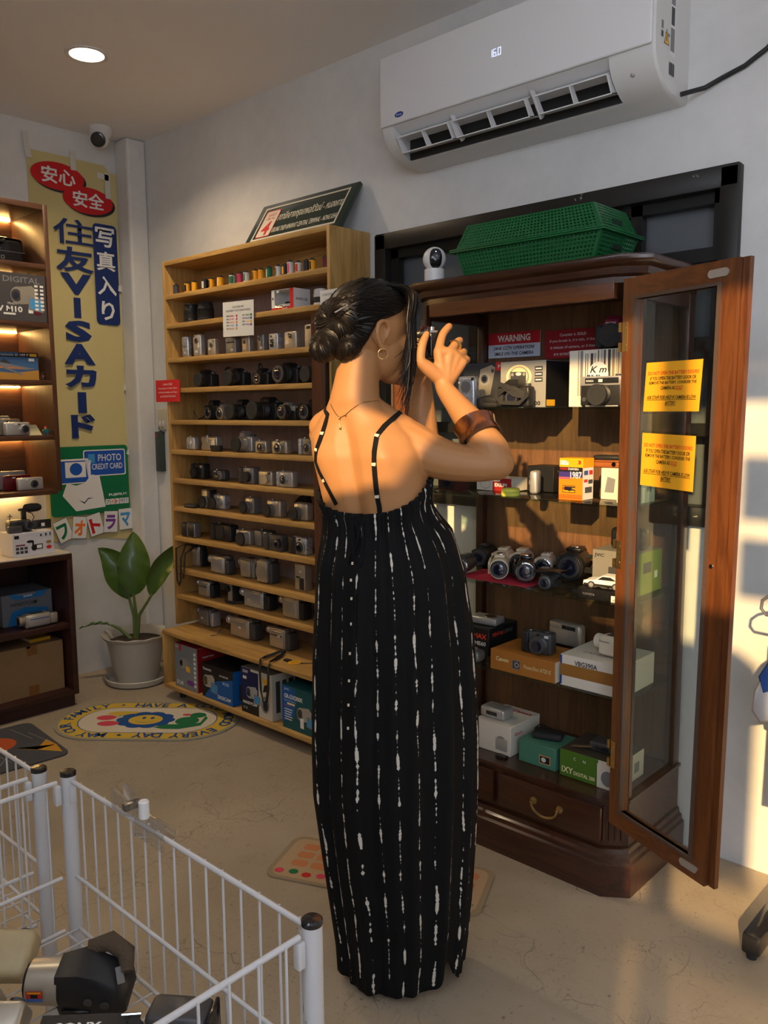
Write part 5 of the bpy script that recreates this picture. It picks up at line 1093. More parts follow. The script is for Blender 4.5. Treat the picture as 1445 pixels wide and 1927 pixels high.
compact('flat champagne camera with a round plate, right half of the seventh shelf', -2.685, z, .085, .060, .032, 2.140, SILVER2, lens=(.08, .46, .019, .004), lm=SILVER2, front=SILVER2, group=g, finder=(.32, .84, .016, .010), r=.008, button=False, brand=(GREY, 'FUJIFILM', .02, .44, .004))
compact('silver camera with a tall oval lens ring at the right of the seventh shelf', -2.560, z, .090, .064, .034, 2.137, SILVER, lens=(.02, .5, .020, .012), lm=SILVER3, group=g, grip=.16, gm=SILVER3, flash=(.05, .9, .03, .006), r=.008)
z = ROWZ[7]; g = G[7]
compact('silver and black camera on a dark pouch, left of the eighth shelf', -3.118, z, .070, .084, .036, 2.160, SILVER2, lens=(-.04, .38, .024, .016), lm=SILVER, front='cap', group=g, flash=(.05, .86, .016, .008), grip=-.3, gm=BLACK, button=True)
compact('silver camera with black capped lens, second on the eighth shelf', -3.045, z, .082, .066, .038, 2.170, SILVER3, lens=(-.18, .44, .024, .020), lm=SILVER2, front='cap', group=g, flash=(.05, .88, .020, .008), grip=None, r=.008)
compact('champagne camera with drooping lens cap mid eighth shelf', -2.805, z, .068, .070, .040, 2.160, SILVER2, lens=(-.20, .42, .024, .024), lm=PEWTER, front='cap', group=g, flash=(.0, .88, .018, .008), r=.009, grip=-.22, gm=PEWTER)
compact('champagne camera with capped lens before a black strap bundle', -2.650, z, .084, .070, .042, 2.152, SILVER2, lens=(-.18, .42, .025, .022), lm=PEWTER, front='cap', group=g, flash=(.05, .88, .020, .008), r=.009)
compact('champagne camera with capped lens, right end of the eighth shelf', -2.482, z, .080, .070, .040, 2.150, SILVER2, lens=(-.18, .42, .025, .022), lm=PEWTER, front='cap', group=g, flash=(.05, .88, .020, .008), r=.009)
pc = thing('camera_pouch', 'flat black pouch lying before the first camera of the eighth shelf', 'pouch', (-3.156, 2.134, z+.0004), .1)
MB().box(-.038, .038, -.016, .016, 0, .016, .006, 3).build('case_body', RUBBER, pc); MB().tube([(-.03, -.017, .008), (0, -.0185, .010), (.03, -.017, .008)], .0015, 6).build('zip', GRAPH, pc)
sb = thing('strap_bundle', 'coiled black camera strap behind the champagne cameras of the eighth shelf', 'strap', (-2.545, 2.255, z+.0004))
mb = MB()
for k in range(3): mb.tube([(.045*math.cos(a)*(1-.1*k), .02*math.sin(a), .045+.034*math.sin(a+.6*k)+.002*k) for a in [2*PI*i/20 for i in range(20)]], .004, 6, closed=True, flat=(.014, .003, (0, 1, 0)))
mb.box(-.045, .045, -.022, .022, 0, .020, .008); mb.build('webbing', RUBBER, sb)
z = ROWZ[8]; g = G[8]
compact('grey camera with a black end cap, left end of the ninth shelf', -3.228, z, .092, .066, .040, 2.128, PEWTER, group=g, grip=.36, gm=BLACK, door_=(.0, .46, .08, .92), r=.008, button=False)
compact('large black folded instant camera on the ninth shelf', -3.048, z, .138, .074, .052, 2.158, BLACK, group=g, grip=.2, gm=RUBBER, door_=(-.26, .18, .1, .9), dial=True, r=.010)
compact('silver camera with a dangling round black lens cap on the ninth shelf', -2.862, z, .082, .064, .038, 2.160, SILVER2, lens=(.18, .46, .028, .026), lm=SILVER, front='cap', group=g, grip=.2, gm=SILVER2, r=.010)
compact('grey ridged camera right of the round lens cap on the ninth shelf', -2.752, z, .092, .070, .044, 2.172, GRAPH, group=g, grip=.46, gm=PEWTER, r=.010, flash=(.2, .86, .016, .01), button=True)
compact('dark camera with a tilted side lens, right half of the ninth shelf', -2.652, z, .108, .068, .036, 2.138, GRAPH, lens=(.32, .50, .020, .012), lm=BLACK, group=g, grip=.24, gm=GRAPH, r=.006, brand=(GREY, 'RICOH', .0, .75, .006))
compact('two tone silver and black camera at the right end of the ninth shelf', -2.508, z, .100, .070, .040, 2.148, SILVER3, lens=(.20, .44, .026, .010), lm=SILVER, group=g, grip=.40, gm=BLACK, finder=(.12, .84, .014, .013), flash=(.36, .84, .014, .013), r=.008)
z = ROWZ[9]; g = G[9]
cvt = camcorder('upright silver camcorder whose black strap hangs down, left of the tenth shelf', -3.262, z, .082, .106, .05, 2.185, SILVER2, SILVER2, BLACK, .014, g, stick=(-.05, .70), strap=False)
st = MB(); st.tube([(-.02, -.02, .100), (-.024, -.06, .108), (-.026, -.107, .095), (-.028, -.108, .0), (-.024, -.108, -.055), (-.010, -.108, -.075), (.004, -.108, -.05), (.008, -.107, .05), (-.002, -.07, .108), (.006, -.02, .10)], .004, 6, flat=(.013, .0018, (0, 1, .2)))
st.tube([(.02, -.02, .100), (.05, -.06, .104), (.048, -.107, .08), (.036, -.108, .02), (.030, -.108, -.02), (.026, -.108, -.040)], .004, 6, flat=(.009, .0018, (0, 1, .2))); st.build('neck_strap', RUBBER, cvt)
camcorder('boxy silver camcorder with printed side, second on the tenth shelf', -3.080, z, .150, .084, .055, 2.150, SILVER2, SILVER, GRAPH, .018, g, vf=True, brand=(RED, 'DV', .0))
camcorder('rounded silver camcorder with a white sticker mid tenth shelf', -2.885, z, .108, .092, .055, 2.172, SILVER2, SILVER2, PEWTER, .020, g, stick=(.08, .36), rnd=.022, disc=True, panel=True, vf=False)
cc_ = camcorder('grey upright camcorder with a wide hand strap on the tenth shelf', -2.745, z, .110, .112, .06, 2.150, PEWTER, SILVER2, GRAPH, .022, g, rnd=.016, disc=True, panel=True)
compact('grey box shaped player with a white sticker at the right of the tenth shelf', -2.498, z, .060, .108, .040, 2.165, SILVER2, group=g, stick=(.10, .72), screen=(-.15, .50, .022, .006), door_=(.0, .42, .04, .48), gm=BLACK, r=.004, button=False).name = 'tape_player'
z = ROWZ[10]; g = G[10]
camcorder('silver camcorder with a black oval window, left of the eleventh shelf', -3.178, z, .125, .080, .058, 2.150, SILVER, SILVER2, BLACK, .014, g, vf=True, line=BLACK)
tt = thing('plastic_camera_case', 'clear plastic camera tube standing on the eleventh shelf', 'case', (-2.952, 2.205, z+.0004)); MB().box(-.026, .010, -.02, .02, 0, .078, .004).build('silver_front', SILVER, tt); MB().box(.011, .050, -.024, .024, 0, .082, .004).build('clear_sleeve', clear('smoke_sleeve', (.62, .62, .6), .05), tt)
MB().cyl((-.016, -.0205, .055), '-y', .010, .014, n=20).build('lens', BLACK, tt)
ws = tag(MB().tube([(-2.960, 2.160, z+.008), (-2.93, 2.145, z+.010), (-2.895, 2.150, z+.010), (-2.872, 2.165, z+.012), (-2.862, 2.19, z+.010)], .006, 8).build('wrist_strap', RUBBER), 'short black wrist strap lying loose on the eleventh shelf', 'strap')
camcorder('silver camcorder with long black rear and white sticker on the eleventh shelf', -2.868, z, .200, .086, .06, 2.160, SILVER3, SILVER, BLACK, .020, g, stick=(-.12, .42))
camcorder('silver camcorder with a round disc lid at the right of the eleventh shelf', -2.592, z, .150, .094, .06, 2.150, SILVER2, SILVER2, BLACK, .018, g, stick=(-.12, .36), disc=True)
z = BOXTOP; g = G[11]
camcorder('small grey camcorder with a white sticker, left on the base ledge', -3.205, z, .125, .088, .058, 2.165, PEWTER, PEWTER, SILVER, .015, g, stick=(-.05, .45), rnd=.018, vf=False)
ccm = camcorder('champagne camcorder with a drooping cord mid base ledge', -2.958, z, .200, .094, .062, 2.150, SILVER2, SILVER2, GRAPH, .020, g, stick=(.05, .52))
cs = camcorder('champagne camcorder whose long black strap hangs off the base ledge', -2.680, z, .150, .094, .062, 2.150, SILVER2, SILVER2, GRAPH, .016, g, stick=(.12, .62), line=BLACK)
o_ = (-2.605, 2.181)
def loc_(x, y, zq): return (x-o_[0], y-o_[1], zq-z)
mb = MB()
mb.tube([loc_(*p) for p in ((-2.54, 2.13, z+.012), (-2.535, 2.07, z+.009), (-2.53, 2.03, z+.009), (-2.527, 2.003, z+.009), (-2.526, 1.9965, z-.03), (-2.520, 1.996, z-.12), (-2.505, 1.995, z-.165), (-2.485, 1.995, z-.155), (-2.474, 1.996, z-.10), (-2.472, 1.9965, z-.02), (-2.470, 2.003, z+.009), (-2.478, 2.04, z+.009), (-2.50, 2.09, z+.009), (-2.525, 2.13, z+.014))], .004, 6, flat=(.014, .0018, (.1, .9, .4)))
mb.build('neck_strap', RUBBER, cs)
mb = MB().tube([(-.095, -.02, .05), (-.105, -.05, .02), (-.102, -.075, .004), (-.115, -.09, .003), (-.112, -.10, .003)], .0016, 6); wc_ = mb.build('wrist_cord', BLACK, ccm); wc_.location = (0, 0, .001)
tg = thing('smiley_tag', 'round yellow smiling tag on a black loop at the ledge edge', 'key tag', (-2.405, 2.075, z+.0004)); MB().cyl((0, 0, 0), 'z', .004, .026, n=28).build('disc', YELL, tg)
decal(tg, (0, 0, .004), X3, Y3, [('e', INK, -.008, .007, .0025, .004), ('e', INK, .008, .007, .0025, .004), ('p', INK, [(.013*math.cos(a), .013*math.sin(a)) for a in [PI+PI*k/10 for k in range(11)]] + [(.013*math.cos(a), .010*math.sin(a)) for a in [2*PI-PI*k/10 for k in range(11)]])], 'smiling_face')
MB().tube([(.024, .008, .002), (.05, .03, .003), (.075, .06, .003)], .0018, 6).build('loop', BLACK, tg); MB().box(-.055, -.022, -.012, .008, 0, .008, .003).build('tab', BLACK, tg)

# cartons in the base compartment
z = .068; g = G[12]
CGR = flat('carton_grey', 128, 134, 142); CRED = flat('carton_red', 150, 26, 30); CBLK = flat('carton_black', 24, 24, 28); CBLU = flat('carton_blue', 14, 92, 168); CNV = flat('carton_navy', 16, 26, 84); CWH = flat('carton_white', 205, 200, 184); CTEAL = flat('carton_teal', 12, 84, 92)
def pic_cam(u, v, s, dark=GRAPH, lite=SILVER, scr=SKY):
    """a printed picture of a camcorder"""
    return [('e', lite, u, v, .016*s, .018*s), ('e', dark, u-.004*s, v, .011*s, .013*s), ('e', LENSG, u-.005*s, v, .007*s, .008*s), ('p', lite, [(u+.005*s, v-.018*s), (u+.036*s, v-.014*s), (u+.04*s, v+.012*s), (u+.03*s, v+.022*s), (u+.004*s, v+.018*s)]), ('p', GREY, [(u+.02*s, v-.028*s), (u+.052*s, v-.032*s), (u+.054*s, v-.004*s), (u+.022*s, v)]), ('p', scr, [(u+.024*s, v-.025*s), (u+.049*s, v-.028*s), (u+.05*s, v-.008*s), (u+.025*s, v-.004*s)])]
carton('red sided grey camcorder carton at the left of the base compartment', -3.165, 2.022, z, .172, .200, .200, CGR,
    [('r', RED, .035, .170, .052, .198), ('t', WHT, 'Canon', .008, .182, .010, .026, 'l', .02)] + pic_cam(.055, .115, 1.25, scr=YELL) + [('t', WHT, 'DC40', .012, .014, .018, .05, 'l', .02), ('e', PURP, .12, .035, .03, .012)] + [('r', WHT, .147, .165-.0205*k, .163, .178-.0205*k) for k in range(8)],
    [('t', WHT, 'Digital Video', .03, .15, .010, .06, 'l', .01), ('t', WHT, 'Camcorder', .03, .12, .012, .09, 'l', .01)], side_m=CRED, top_m=CRED, group=g)
carton('black and blue camcorder carton second in the base compartment', -2.960, 2.022, z, .222, .190, .150, CBLK,
    [('p', CBLU, [(.015, .0), (.221, .0), (.221, .115), (.10, .085), (.05, .04)]), ('t', WHT, 'Panasonic', .012, .122, .012, .06, 'l', .02), ('t', WHT, 'NV-GS100', .13, .113, .008, .06, 'l', .02), ('t', WHT, '3CCD', .15, .082, .012, .045, 'l', .01), ('t', WHT, 'DIGICAM', .115, .014, .016, .09, 'l', .03)] + pic_cam(.035, .075, 1.5),
    [('r', CBLU, .005, .002, .185, .10), ('r', DGREY, .03, .02, .05, .09)], side_m=CBLU, group=g)
carton('dark blue and white camcorder carton under the hanging strap', -2.683, 2.024, z, .196, .210, .190, CWH,
    [('r', CNV, 0, 0, .112, .190), ('r', CBLK, 0, 0, .112, .06), ('t', WHT, 'SONY', .012, .168, .013, .036, 'l', .03), ('r', STICK, .012, .142, .036, .155), ('t', WHT, 'HANDYCAM', .008, .038, .013, .095, 'l', .03, .3), ('r', GREY, .012, .016, .022, .026), ('r', GREY, .028, .016, .038, .026)] + pic_cam(.052, .09, 1.35, NAVY, SILVER3) + [('e', GREY, .153, .06, .026, .035), ('e', CBLK, .155, .055, .015, .022), ('p', YELL, [(.13, .17), (.185, .165), (.16, .13)]), ('p', CBLK, [(.14, .11), (.18, .12), (.178, .15), (.15, .14)])],
    [('r', DGREY, .02+.034*k, .03+.01*(k % 2), .042+.034*k, .16) for k in range(5)], group=g, top_m=flat('carton_top_grey', 120, 118, 108))
carton('blue and teal camcorder carton at the right of the base compartment', -2.424, 2.024, z, .190, .200, .172, CTEAL,
    [('p', CBLU, [(0, .02), (.07, .06), (.08, .17), (0, .17)]), ('t', WHT, 'JVC', .012, .152, .010, .03, 'l', .02), ('t', WHT, 'GR-DX300K', .012, .122, .018, .11, 'l', .03), ('t', WHT, 'Digital Video Camera', .012, .110, .006, .07, 'l'), ('r', CREAM, .03, .098, .075, .106), ('t', RED, 'Newly', .014, .088, .008, .03, 'l', .02)] + [('r', WHT, .014, .076-.010*k, .06-.004*(k % 3), .080-.010*k) for k in range(5)] + pic_cam(.11, .075, 1.5) + [('r', WHT, .105, .02, .125, .06)], group=g)
# ------------------------------------------------------------------ notices inside the cabinet
def leaflet(name, label, x0, y, z, w, h, m_, items, cat='sign', lean=0.0):
    t = thing(name, label, cat, (x0, y, z), rot=(-lean, 0, 0)); MB().box(0, w, 0, .0015, 0, h).build('sheet', m_, t, 0)
    decal(t, (0, 0, 0), X3, Z3, items, 'lettering'); return t
WLB = flat('warning_pale_blue', 200, 208, 226, .5); WRD = flat('warning_red', 190, 28, 44, .5); CRI = flat('crimson_card', 150, 22, 36, .45)
leaflet('warning_sign', 'red and pale blue WARNING sign about cameras on the cabinet back', -1.634, 2.279, 1.466, .198, .080, WLB,
    [('r', WRD, 0, .042, .198, .080), ('t', WHT, 'WARNING', .099, .050, .022, .125, 'c', .03), ('t', INK, '24HR CCTV OPERATION!', .099, .025, .011, .158, 'c', .02, .2), ('t', INK, 'SMILE ON THE CAMERA', .099, .007, .011, .15, 'c', .02, .2)])
leaflet('notice_card', 'dark red Consider it SOLD card standing on the cabinet back', -1.414, 2.272, 1.454, .200, .086, CRI,
    [('t', WHT, 'Consider it', .080, .066, .009, .055, 'c'), ('t', WHT, 'SOLD', .128, .066, .009, .030, 'c', .02), ('t', WHT, 'if you break it, if it falls, if there', .1, .047, .010, .165, 'c'), ('t', WHT, 'is misuse of camera, or if there', .1, .028, .010, .16, 'c'), ('t', WHT, 'are scratches/dents found', .1, .009, .010, .135, 'c')])
rg = struct(MB().box(-1.646, -1.20, 2.268, 2.284, 1.4445, 1.452).build('sign_ledge', MAHOG)); rg.parent = cab; del rg['kind']
# ------------------------------------------------------------------ cabinet, top glass shelf
SZ1, SZ2, SZ3, SZ4 = 1.304, 1.047, 0.785, 0.525
gc = ['items on the top glass shelf', 'items on the second glass shelf', 'camcorders on the third glass shelf', 'items on the fourth glass shelf', 'boxes on the cabinet floor']
pcam = compact('upright pale silver camera with a round plate, left on the top glass shelf', -1.548, SZ1, .060, .094, .034, 2.000, SILVER3, group=gc[0], r=.010, button=False, finder=(.38, .90, .009, .009), flash=(-.38, .80, .006, .006), stick=(.02, .2), brand=(WHT, 'POLAROID', .0, .38, .004), rot=.12)
MB().lathe((0, -.017, .062), '-y', [(0, .017), (.0015, .017), (.0016, .0155), (.0012, 0)], 28, True, False).build('round_plate', PEWTER, pcam)
dgr = flat('box_charcoal', 52, 54, 60)
carton('dark grey camera box behind the pale silver camera', -1.612, 2.115, SZ1, .150, .11, .138, dgr,
    [('p', SILVER2, [(.052, .03), (.104, .04), (.122, .122), (.108, .13), (.066, .118)]), ('e', SILVER, .083, .088, .020, .020), ('e', GRAPH, .081, .088, .013, .013), ('e', LENSG, .081, .088, .008, .008), ('e', GRAPH, .112, .112, .006, .006), ('r', RED, .124, .112, .148, .138), ('t', WHT, 'P', .136, .118, .012, None, 'c', .03)], group=gc[0])
sbx = flat('box_silver_grey', 150, 148, 142)
carton('silver grey camera box with a printed flash halo on the top glass shelf', -1.440, 2.070, SZ1, .156, .13, .134, sbx,
    [('e', CREAM, .065, .088, .044, .036), ('e', sbx, .065, .088, .036, .030), ('e', CREAM, .065, .09, .030, .026), ('p', GRAPH, [(.036, .07), (.09, .07), (.09, .102), (.036, .104)]), ('e', WINGLASS, .064, .097, .010, .005), ('e', SILVER, .043, .096, .005, .005), ('e', SILVER, .083, .096, .005, .005)] +
    [('r', DGREY, .120, .105-.016*k, .146, .117-.016*k) for k in range(3)] + [('r', WHT, .123, .109-.016*k, .143, .1125-.016*k) for k in range(3)] + [('t', INK, '5000', .10, .006, .012, .04, 'l', .02)],
    [('r', YELL, .004, .004, .05, .022)], side_m=CBLK, group=gc[0])
bst = slr('black film camera wrapped in its own strap before the silver grey box', -1.408, SZ1, .100, .080, .036, 2.004, BLACK, BLACK, lens=(.022, .016), front='glass', group=gc[0], hump=.5)
mb = MB(); 
for k in range(3): mb.tube([(-.045+.09*i/8, -.032-.006*math.sin(PI*i/8), .036+.008*k+.020*math.sin(PI*i/8+k)) for i in range(9)], .004, 6, flat=(.012, .0025, (0, -1, .3)))
mb.tube([(.035, -.02, .055), (.052, -.03, .032), (.03, -.036, .012), (-.03, -.036, .014), (-.055, -.03, .032), (-.04, -.02, .056)], .004, 6, flat=(.012, .0025, (0, -1, .3))); mb.build('neck_strap', RUBBER, bst)
po = thing('camera_pouch', 'soft black pouch lying between two grey boxes on the top glass shelf', 'pouch', (-1.446, 2.035, SZ1+.0004), .1, gc[0]); MB().box(-.042, .030, -.022, .022, 0, .030, .010, 3).build('case_body', RUBBER, po); MB().box(-.02, .031, -.0235, .021, .012, .0315, .006).build('flap', BLACK, po)
stripes = []; random.seed(3); xq = .028
while xq < .15:
    wq = random.choice((.002, .003, .005, .008)); stripes.append(('r', random.choice((GREY, flat('stripe_tan', 150, 132, 108), flat('stripe_pale', 186, 176, 158), DGREY)), xq, .03, min(.152, xq+wq), .153)); xq += wq + random.choice((.002, .004, .007))
carton('white camera box striped like a barcode on the top glass shelf', -1.212, 2.075, SZ1, .152, .12, .155, flat('box_cream_white', 226, 220, 204), stripes + [('e', WHT, .09, .088, .030, .034), ('r', WHT, .06, .0, .12, .088), ('t', INK, 'K m', .09, .092, .018, .05, 'c', .02, .3)], group=gc[0])
rf = slr('chrome and black rangefinder camera with a big lens cap before the striped box', -1.152, SZ1, .124, .082, .034, 2.004, BLACK, SILVER, lens=(.0275, .026), front='cap', group=gc[0], hump=.02, grip=False, off=-.02, name='rangefinder_camera')
for o_ in list(rf.children):
    if o_.name.startswith(('pentaprism', 'top_plate')): bpy.data.objects.remove(o_)
MB().box(-.0615, .0615, -.0178, .0165, .056, .081, .003, 2).build('top_plate', SILVER, rf); MB().box(-.046, .052, -.0190, -.016, .0615, .0765, .001).build('viewfinder_window', SCREEN, rf)
MB().box(-.006, .006, -.0196, -.0185, .065, .073).build('rangefinder_patch', WINGLASS, rf, 0); decal(rf, (-.042, -.0190, .066), X3, Z3, [('t', WHT, 'KONICA', 0, 0, .0055, .022, 'l', .01)], 'maker_name')
for x, r_ in ((-.040, .010), (.044, .011), (-.018, .006)): MB().cyl((x, 0, .0805), 'z', .005, r_, n=20).build('dial', CHROME, rf)
MB().cyl((-.048, -.0168, .02), '-y', .002, .006, n=16).build('flash_socket', CHROME, rf); MB().box(-.045, .05, -.0165, .0165, .0, .004, .001).build('base_plate', SILVER, rf)
slr('black camera with a pink ringed lens cap on top of the striped box', -1.142, SZ1+.1557, .098, .088, .044, 2.078, BLACK, flat('camera_crimson', 130, 24, 60), lens=(.031, .022), front='cap', group=gc[0], ring=PINK, brand='PENTAX')
# second glass shelf
cg = carton('small dark red camera box behind her elbow on the second glass shelf', -1.650, 2.035, SZ2, .078, .06, .046, flat('box_dark_red', 60, 14, 20), [('r', CBLK, .01, .006, .062, .04), ('e', LENSG, .036, .023, .012, .012)], group=gc[1])
carton('white and red camera box lettered EXILIM on the second glass shelf', -1.562, 2.120, SZ2, .132, .09, .040, flat('box_white', 220, 214, 200), [('r', CRED, .062, 0, .132, .04), ('e', GREY, .034, .02, .020, .014), ('e', flat('box_white', 220, 214, 200), .034, .02, .0185, .0125), ('t', WHT, 'EXILIM', .070, .014, .011, .045, 'l', .03)], group=gc[1])
carton('black camera box beside the EXILIM one on the second glass shelf', -1.420, 2.190, SZ2, .095, .085, .078, CBLK, [('r', GREY, .008, .02, .03, .045), ('e', CBLK, .019, .033, .008, .008), ('t', GREY, 'G', .04, .055, .008, None, 'l')], [('t', GREY, 'CASIO', .02, .06, .006, .03, 'l')], group=gc[1])
yd = thing('contact_case', 'flat round lime yellow case at the front of the second glass shelf', 'case', (-1.372, 2.030, SZ2+.0004), 0, gc[1]); LIME = flat('lime', 222, 226, 96, .35)
MB().lathe((0,0,0), 'z', [(0, .026), (.004, .0275), (.010, .0275), (.0105, .026)], 36).build('base', LIME, yd); MB().lathe((0,0,.0107), 'z', [(0, .0245), (.001, .0265), (.009, .0265), (.012, .022), (.0125, 0)], 36, True, False).build('lid', LIME, yd)
sc_ = compact('slim silver camera standing on its end on the second glass shelf', -1.362, SZ2, .026, .070, .042, 2.105, SILVER, group=gc[1], r=.009, button=False, rot=.25); MB().lathe((-.0129, .0, .048), '-x', [(0, .012), (.003, .0115), (.0035, .008), (.003, 0)], 20, True, False).build('lens_barrel', CHROME, sc_)
ko = carton('yellow disposable camera box printed 1987 on the second glass shelf', -1.217, 2.040, SZ2, .074, .06, .116, CY_,
    [('r', flat('box_deep_orange', 236, 130, 20), 0, 0, .074, .075), ('r', flat('box_violet', 62, 48, 120), 0, .063, .074, .078), ('r', CBLK, 0, .078, .074, .091), ('t', RED, 'KODAK', .004, .083, .006, .022, 'l', .02), ('t', WHT, 'CHARMERA', .028, .083, .006, .034, 'l', .01), ('r', STICK, .004, .097, .030, .109), ('t', INK, 'P1,790', .007, .100, .005, .018, 'l'), ('p', RED, [(.058, .100), (.068, .100), (.068, .110), (.058, .110), (.063, .105)]),
     ('t', WHT, '1987', .036, .060, .019, .035, 'l', .01), ('r', PINK, 0, .058, .036, .062), ('r', CBLK, .012, .020, .052, .040), ('r', CY_, .014, .022, .050, .038), ('r', CBLK, .018, .026, .050, .037), ('e', LENSG, .034, .030, .006, .006), ('t', YELL, '1987', .042, .029, .005, .012, 'l', .02), ('p', RED, [(.018, .026), (.018, .037), (.012, .031)])] + [('r', RED, 0, .012-.004*k, .074, .0135-.004*k) for k in range(3)],
    [('r', CY_, 0, .09, .06, .116), ('r', BLUE, .006, .07, .028, .082), ('r', RED, .034, .07, .054, .082), ('r', RED, .006, .05, .026, .058), ('r', DGREY, .03, .045, .054, .056), ('r', DGREY, .012, .02, .05, .036)], side_m=WHT, group=gc[1])
carton('white camera box with a printed silver camera right of the yellow box', -1.125, 2.110, SZ2, .075, .075, .088, flat('box_white', 220, 214, 200), [('p', GREY, [(.012, .02), (.04, .02), (.044, .058), (.02, .064)])], group=gc[1])
pk = flat('box_pale_green', 204, 220, 196)
carton('pale mint camera box beside the door hinge post on the second glass shelf', -1.046, 2.050, SZ2, .062, .10, .080, pk, [('t', SKY, 'Optio', .02, .068, .006, .03, 'l'), ('p', GREY, [(.02, .02), (.05, .05), (.049, .051), (.019, .021)])], [('r', GREY, .05, .03, .075, .055)], group=gc[1])
bc_ = thing('camera_stack', 'folded black and copper camera lying on the white box by the yellow one', 'camera', (-1.112, 2.132, SZ2+.0888), .15, gc[1]); MB().box(-.042, .042, -.020, .020, 0, .016, .005, 3).m(flat('copper', 150, 86, 44, .3)).box(-.043, .043, -.021, .021, .016, .021, .002).m(BLACK).box(-.042, .042, -.020, .020, .021, .034, .005, 3).build('body', None, bc_); MB().tube([(.03, -.02, .028), (.045, -.024, .022), (.052, -.022, .012), (.043, -.012, .010)], .002, 6).build('wrist_strap', BLACK, bc_); MB().cyl((.02, -.0205, .010), '-y', .003, .006, n=16).build('lens_barrel', CHROME, bc_); bc_.name = 'folding_camera'
# third glass shelf: camcorders facing the room
def camf(label, x, y, z, L_, r_, body, ring, rot, group=None, foot=True, lcd=False, tilt=0.0):
    t = thing('camcorder', label, 'camcorder', (x, y, z+.0004), rot, group); rr_ = []
    b = MB().m(body); n = 24
    for yq, s in ((L_*.5, .70), (L_*.47, .86), (L_*.2, .96), (-L_*.30, 1.0), (-L_*.44, 1.0), (-L_*.48, .95)):
        rr_.append([(r_*s*math.cos(a)*(1.0), yq, r_+r_*s*math.sin(a)*1.08+r_*.08) for a in [2*PI*i/n for i in range(n)]])
    b.loft(rr_).build('body', None, t)
    lens_unit(t, (0, -L_*.475, r_*1.08), '-y', r_*.86, .012, ring, 'glass')
    MB().box(-r_*.55, r_*.55, -L_*.22, L_*.30, r_*2.05, r_*2.32, .004, 2).build('top_hump', body, t)
    MB().box(-r_*.28, r_*.28, -L_*.12, L_*.05, r_*2.30, r_*2.40, .002).build('zoom_lever', CHROME, t)
    MB().box(-r_*1.16, -r_*.90, -L_*.34, L_*.34, r_*.42, r_*1.75, .004, 2).build('screen_panel', body, t)
    if lcd: MB().box(r_*1.0, r_*2.5, -L_*.32, -L_*.22, r_*1.7, r_*1.98, .002).build('open_screen', SCREEN, t)
    if foot: MB().tube([(r_*.95, -L_*.36, r_*.9), (r_*1.25, -L_*.15, r_*.75), (r_*1.25, L_*.2, r_*.75), (r_*.95, L_*.4, r_*.9)], .004, 6, flat=(.018, .004, (1, 0, .2))).build('hand_strap', RUBBER, t)
    return t
ivory = flat('ivory_plastic', 232, 222, 196, .3); g = gc[2]
sheet = tag(MB().m(flat('pink_card', 210, 60, 84, .6)).box(-1.56, -1.30, 2.012, 2.16, SZ3+.0002, SZ3+.0012).build('paper_sheet', None, smooth=0), 'pink printed sheet under the camcorders on the third glass shelf', 'paper')
Z3b = SZ3+.0014
camf('black camcorder at the back left of the third glass shelf', -1.600, 2.222, Z3b, .11, .030, BLACK, GRAPH, .25, g, False)
camf('black camcorder with a bright silver lens ring on the third glass shelf', -1.572, 2.080, Z3b, .09, .025, GRAPH, CHROME, .30, g, False)
camf('white camcorder with chrome lens at the back, left of two white ones', -1.522, 2.218, Z3b, .10, .029, flat('pearl_white', 226, 214, 200, .25), CHROME, .30, g, False)
camf('ivory camcorder with a black lens leaning forward onto the pink sheet', -1.452, 2.095, Z3b, .12, .030, ivory, BLACK, .55, g)
camf('white camcorder with a dark lens behind the ivory one', -1.456, 2.226, Z3b, .10, .030, flat('pearl_white', 226, 214, 200, .25), GRAPH, .3, g)
camf('black camcorder with a chrome rimmed lens in front on the pink sheet', -1.365, 2.105, Z3b, .12, .032, BLACKG, CHROME, .55, g)
camf('white and chrome camcorder peeping out behind the front black one', -1.366, 2.226, Z3b, .09, .028, flat('pearl_white', 226, 214, 200, .25), CHROME, .3, g)
camf('large black camcorder with square hood and open screen on the third glass shelf', -1.262, 2.218, SZ3, .12, .042, BLACK, BLACK, .25, g, lcd=True)
lowc = camf('low black camcorder with its screen folded over, right of the pink sheet', -1.252, 2.060, SZ3, .09, .020, GRAPH, PEWTER, .2, g)
MB().box(-.035, .045, -.04, .03, .048, .054, .002).build('folded_screen', BLACKG, lowc)
jb = carton('grey and lime green camcorder box under a black case on the third shelf', -1.140, 2.100, SZ3, .138, .15, .120, flat('box_mid_grey', 126, 124, 118), [('t', INK, 'JVC', .006, .098, .012, .03, 'l', .03), ('r', DGREY, .05, .03, .13, .075), ('r', WHT, .055, .035, .10, .05)], [('r', DGREY, .03, .06, .08, .09), ('r', WHT, .1, .04, .12, .06)], side_m=flat('box_lime', 132, 150, 52), group=g)
wcs = thing('hard_case', 'glossy black hard case standing on the grey and lime box', 'case', (-1.060, 2.165, SZ3+.1208), .1, g); MB().box(-.052, .052, -.018, .018, 0, .060, .012, 3).build('shell', BLACKG, wcs); MB().box(-.053, .053, -.002, .002, .004, .058, .001).build('seam_band', GRAPH, wcs); MB().box(-.032, -.026, -.0188, -.017, .015, .045).build('clasp', SILVER, wcs)
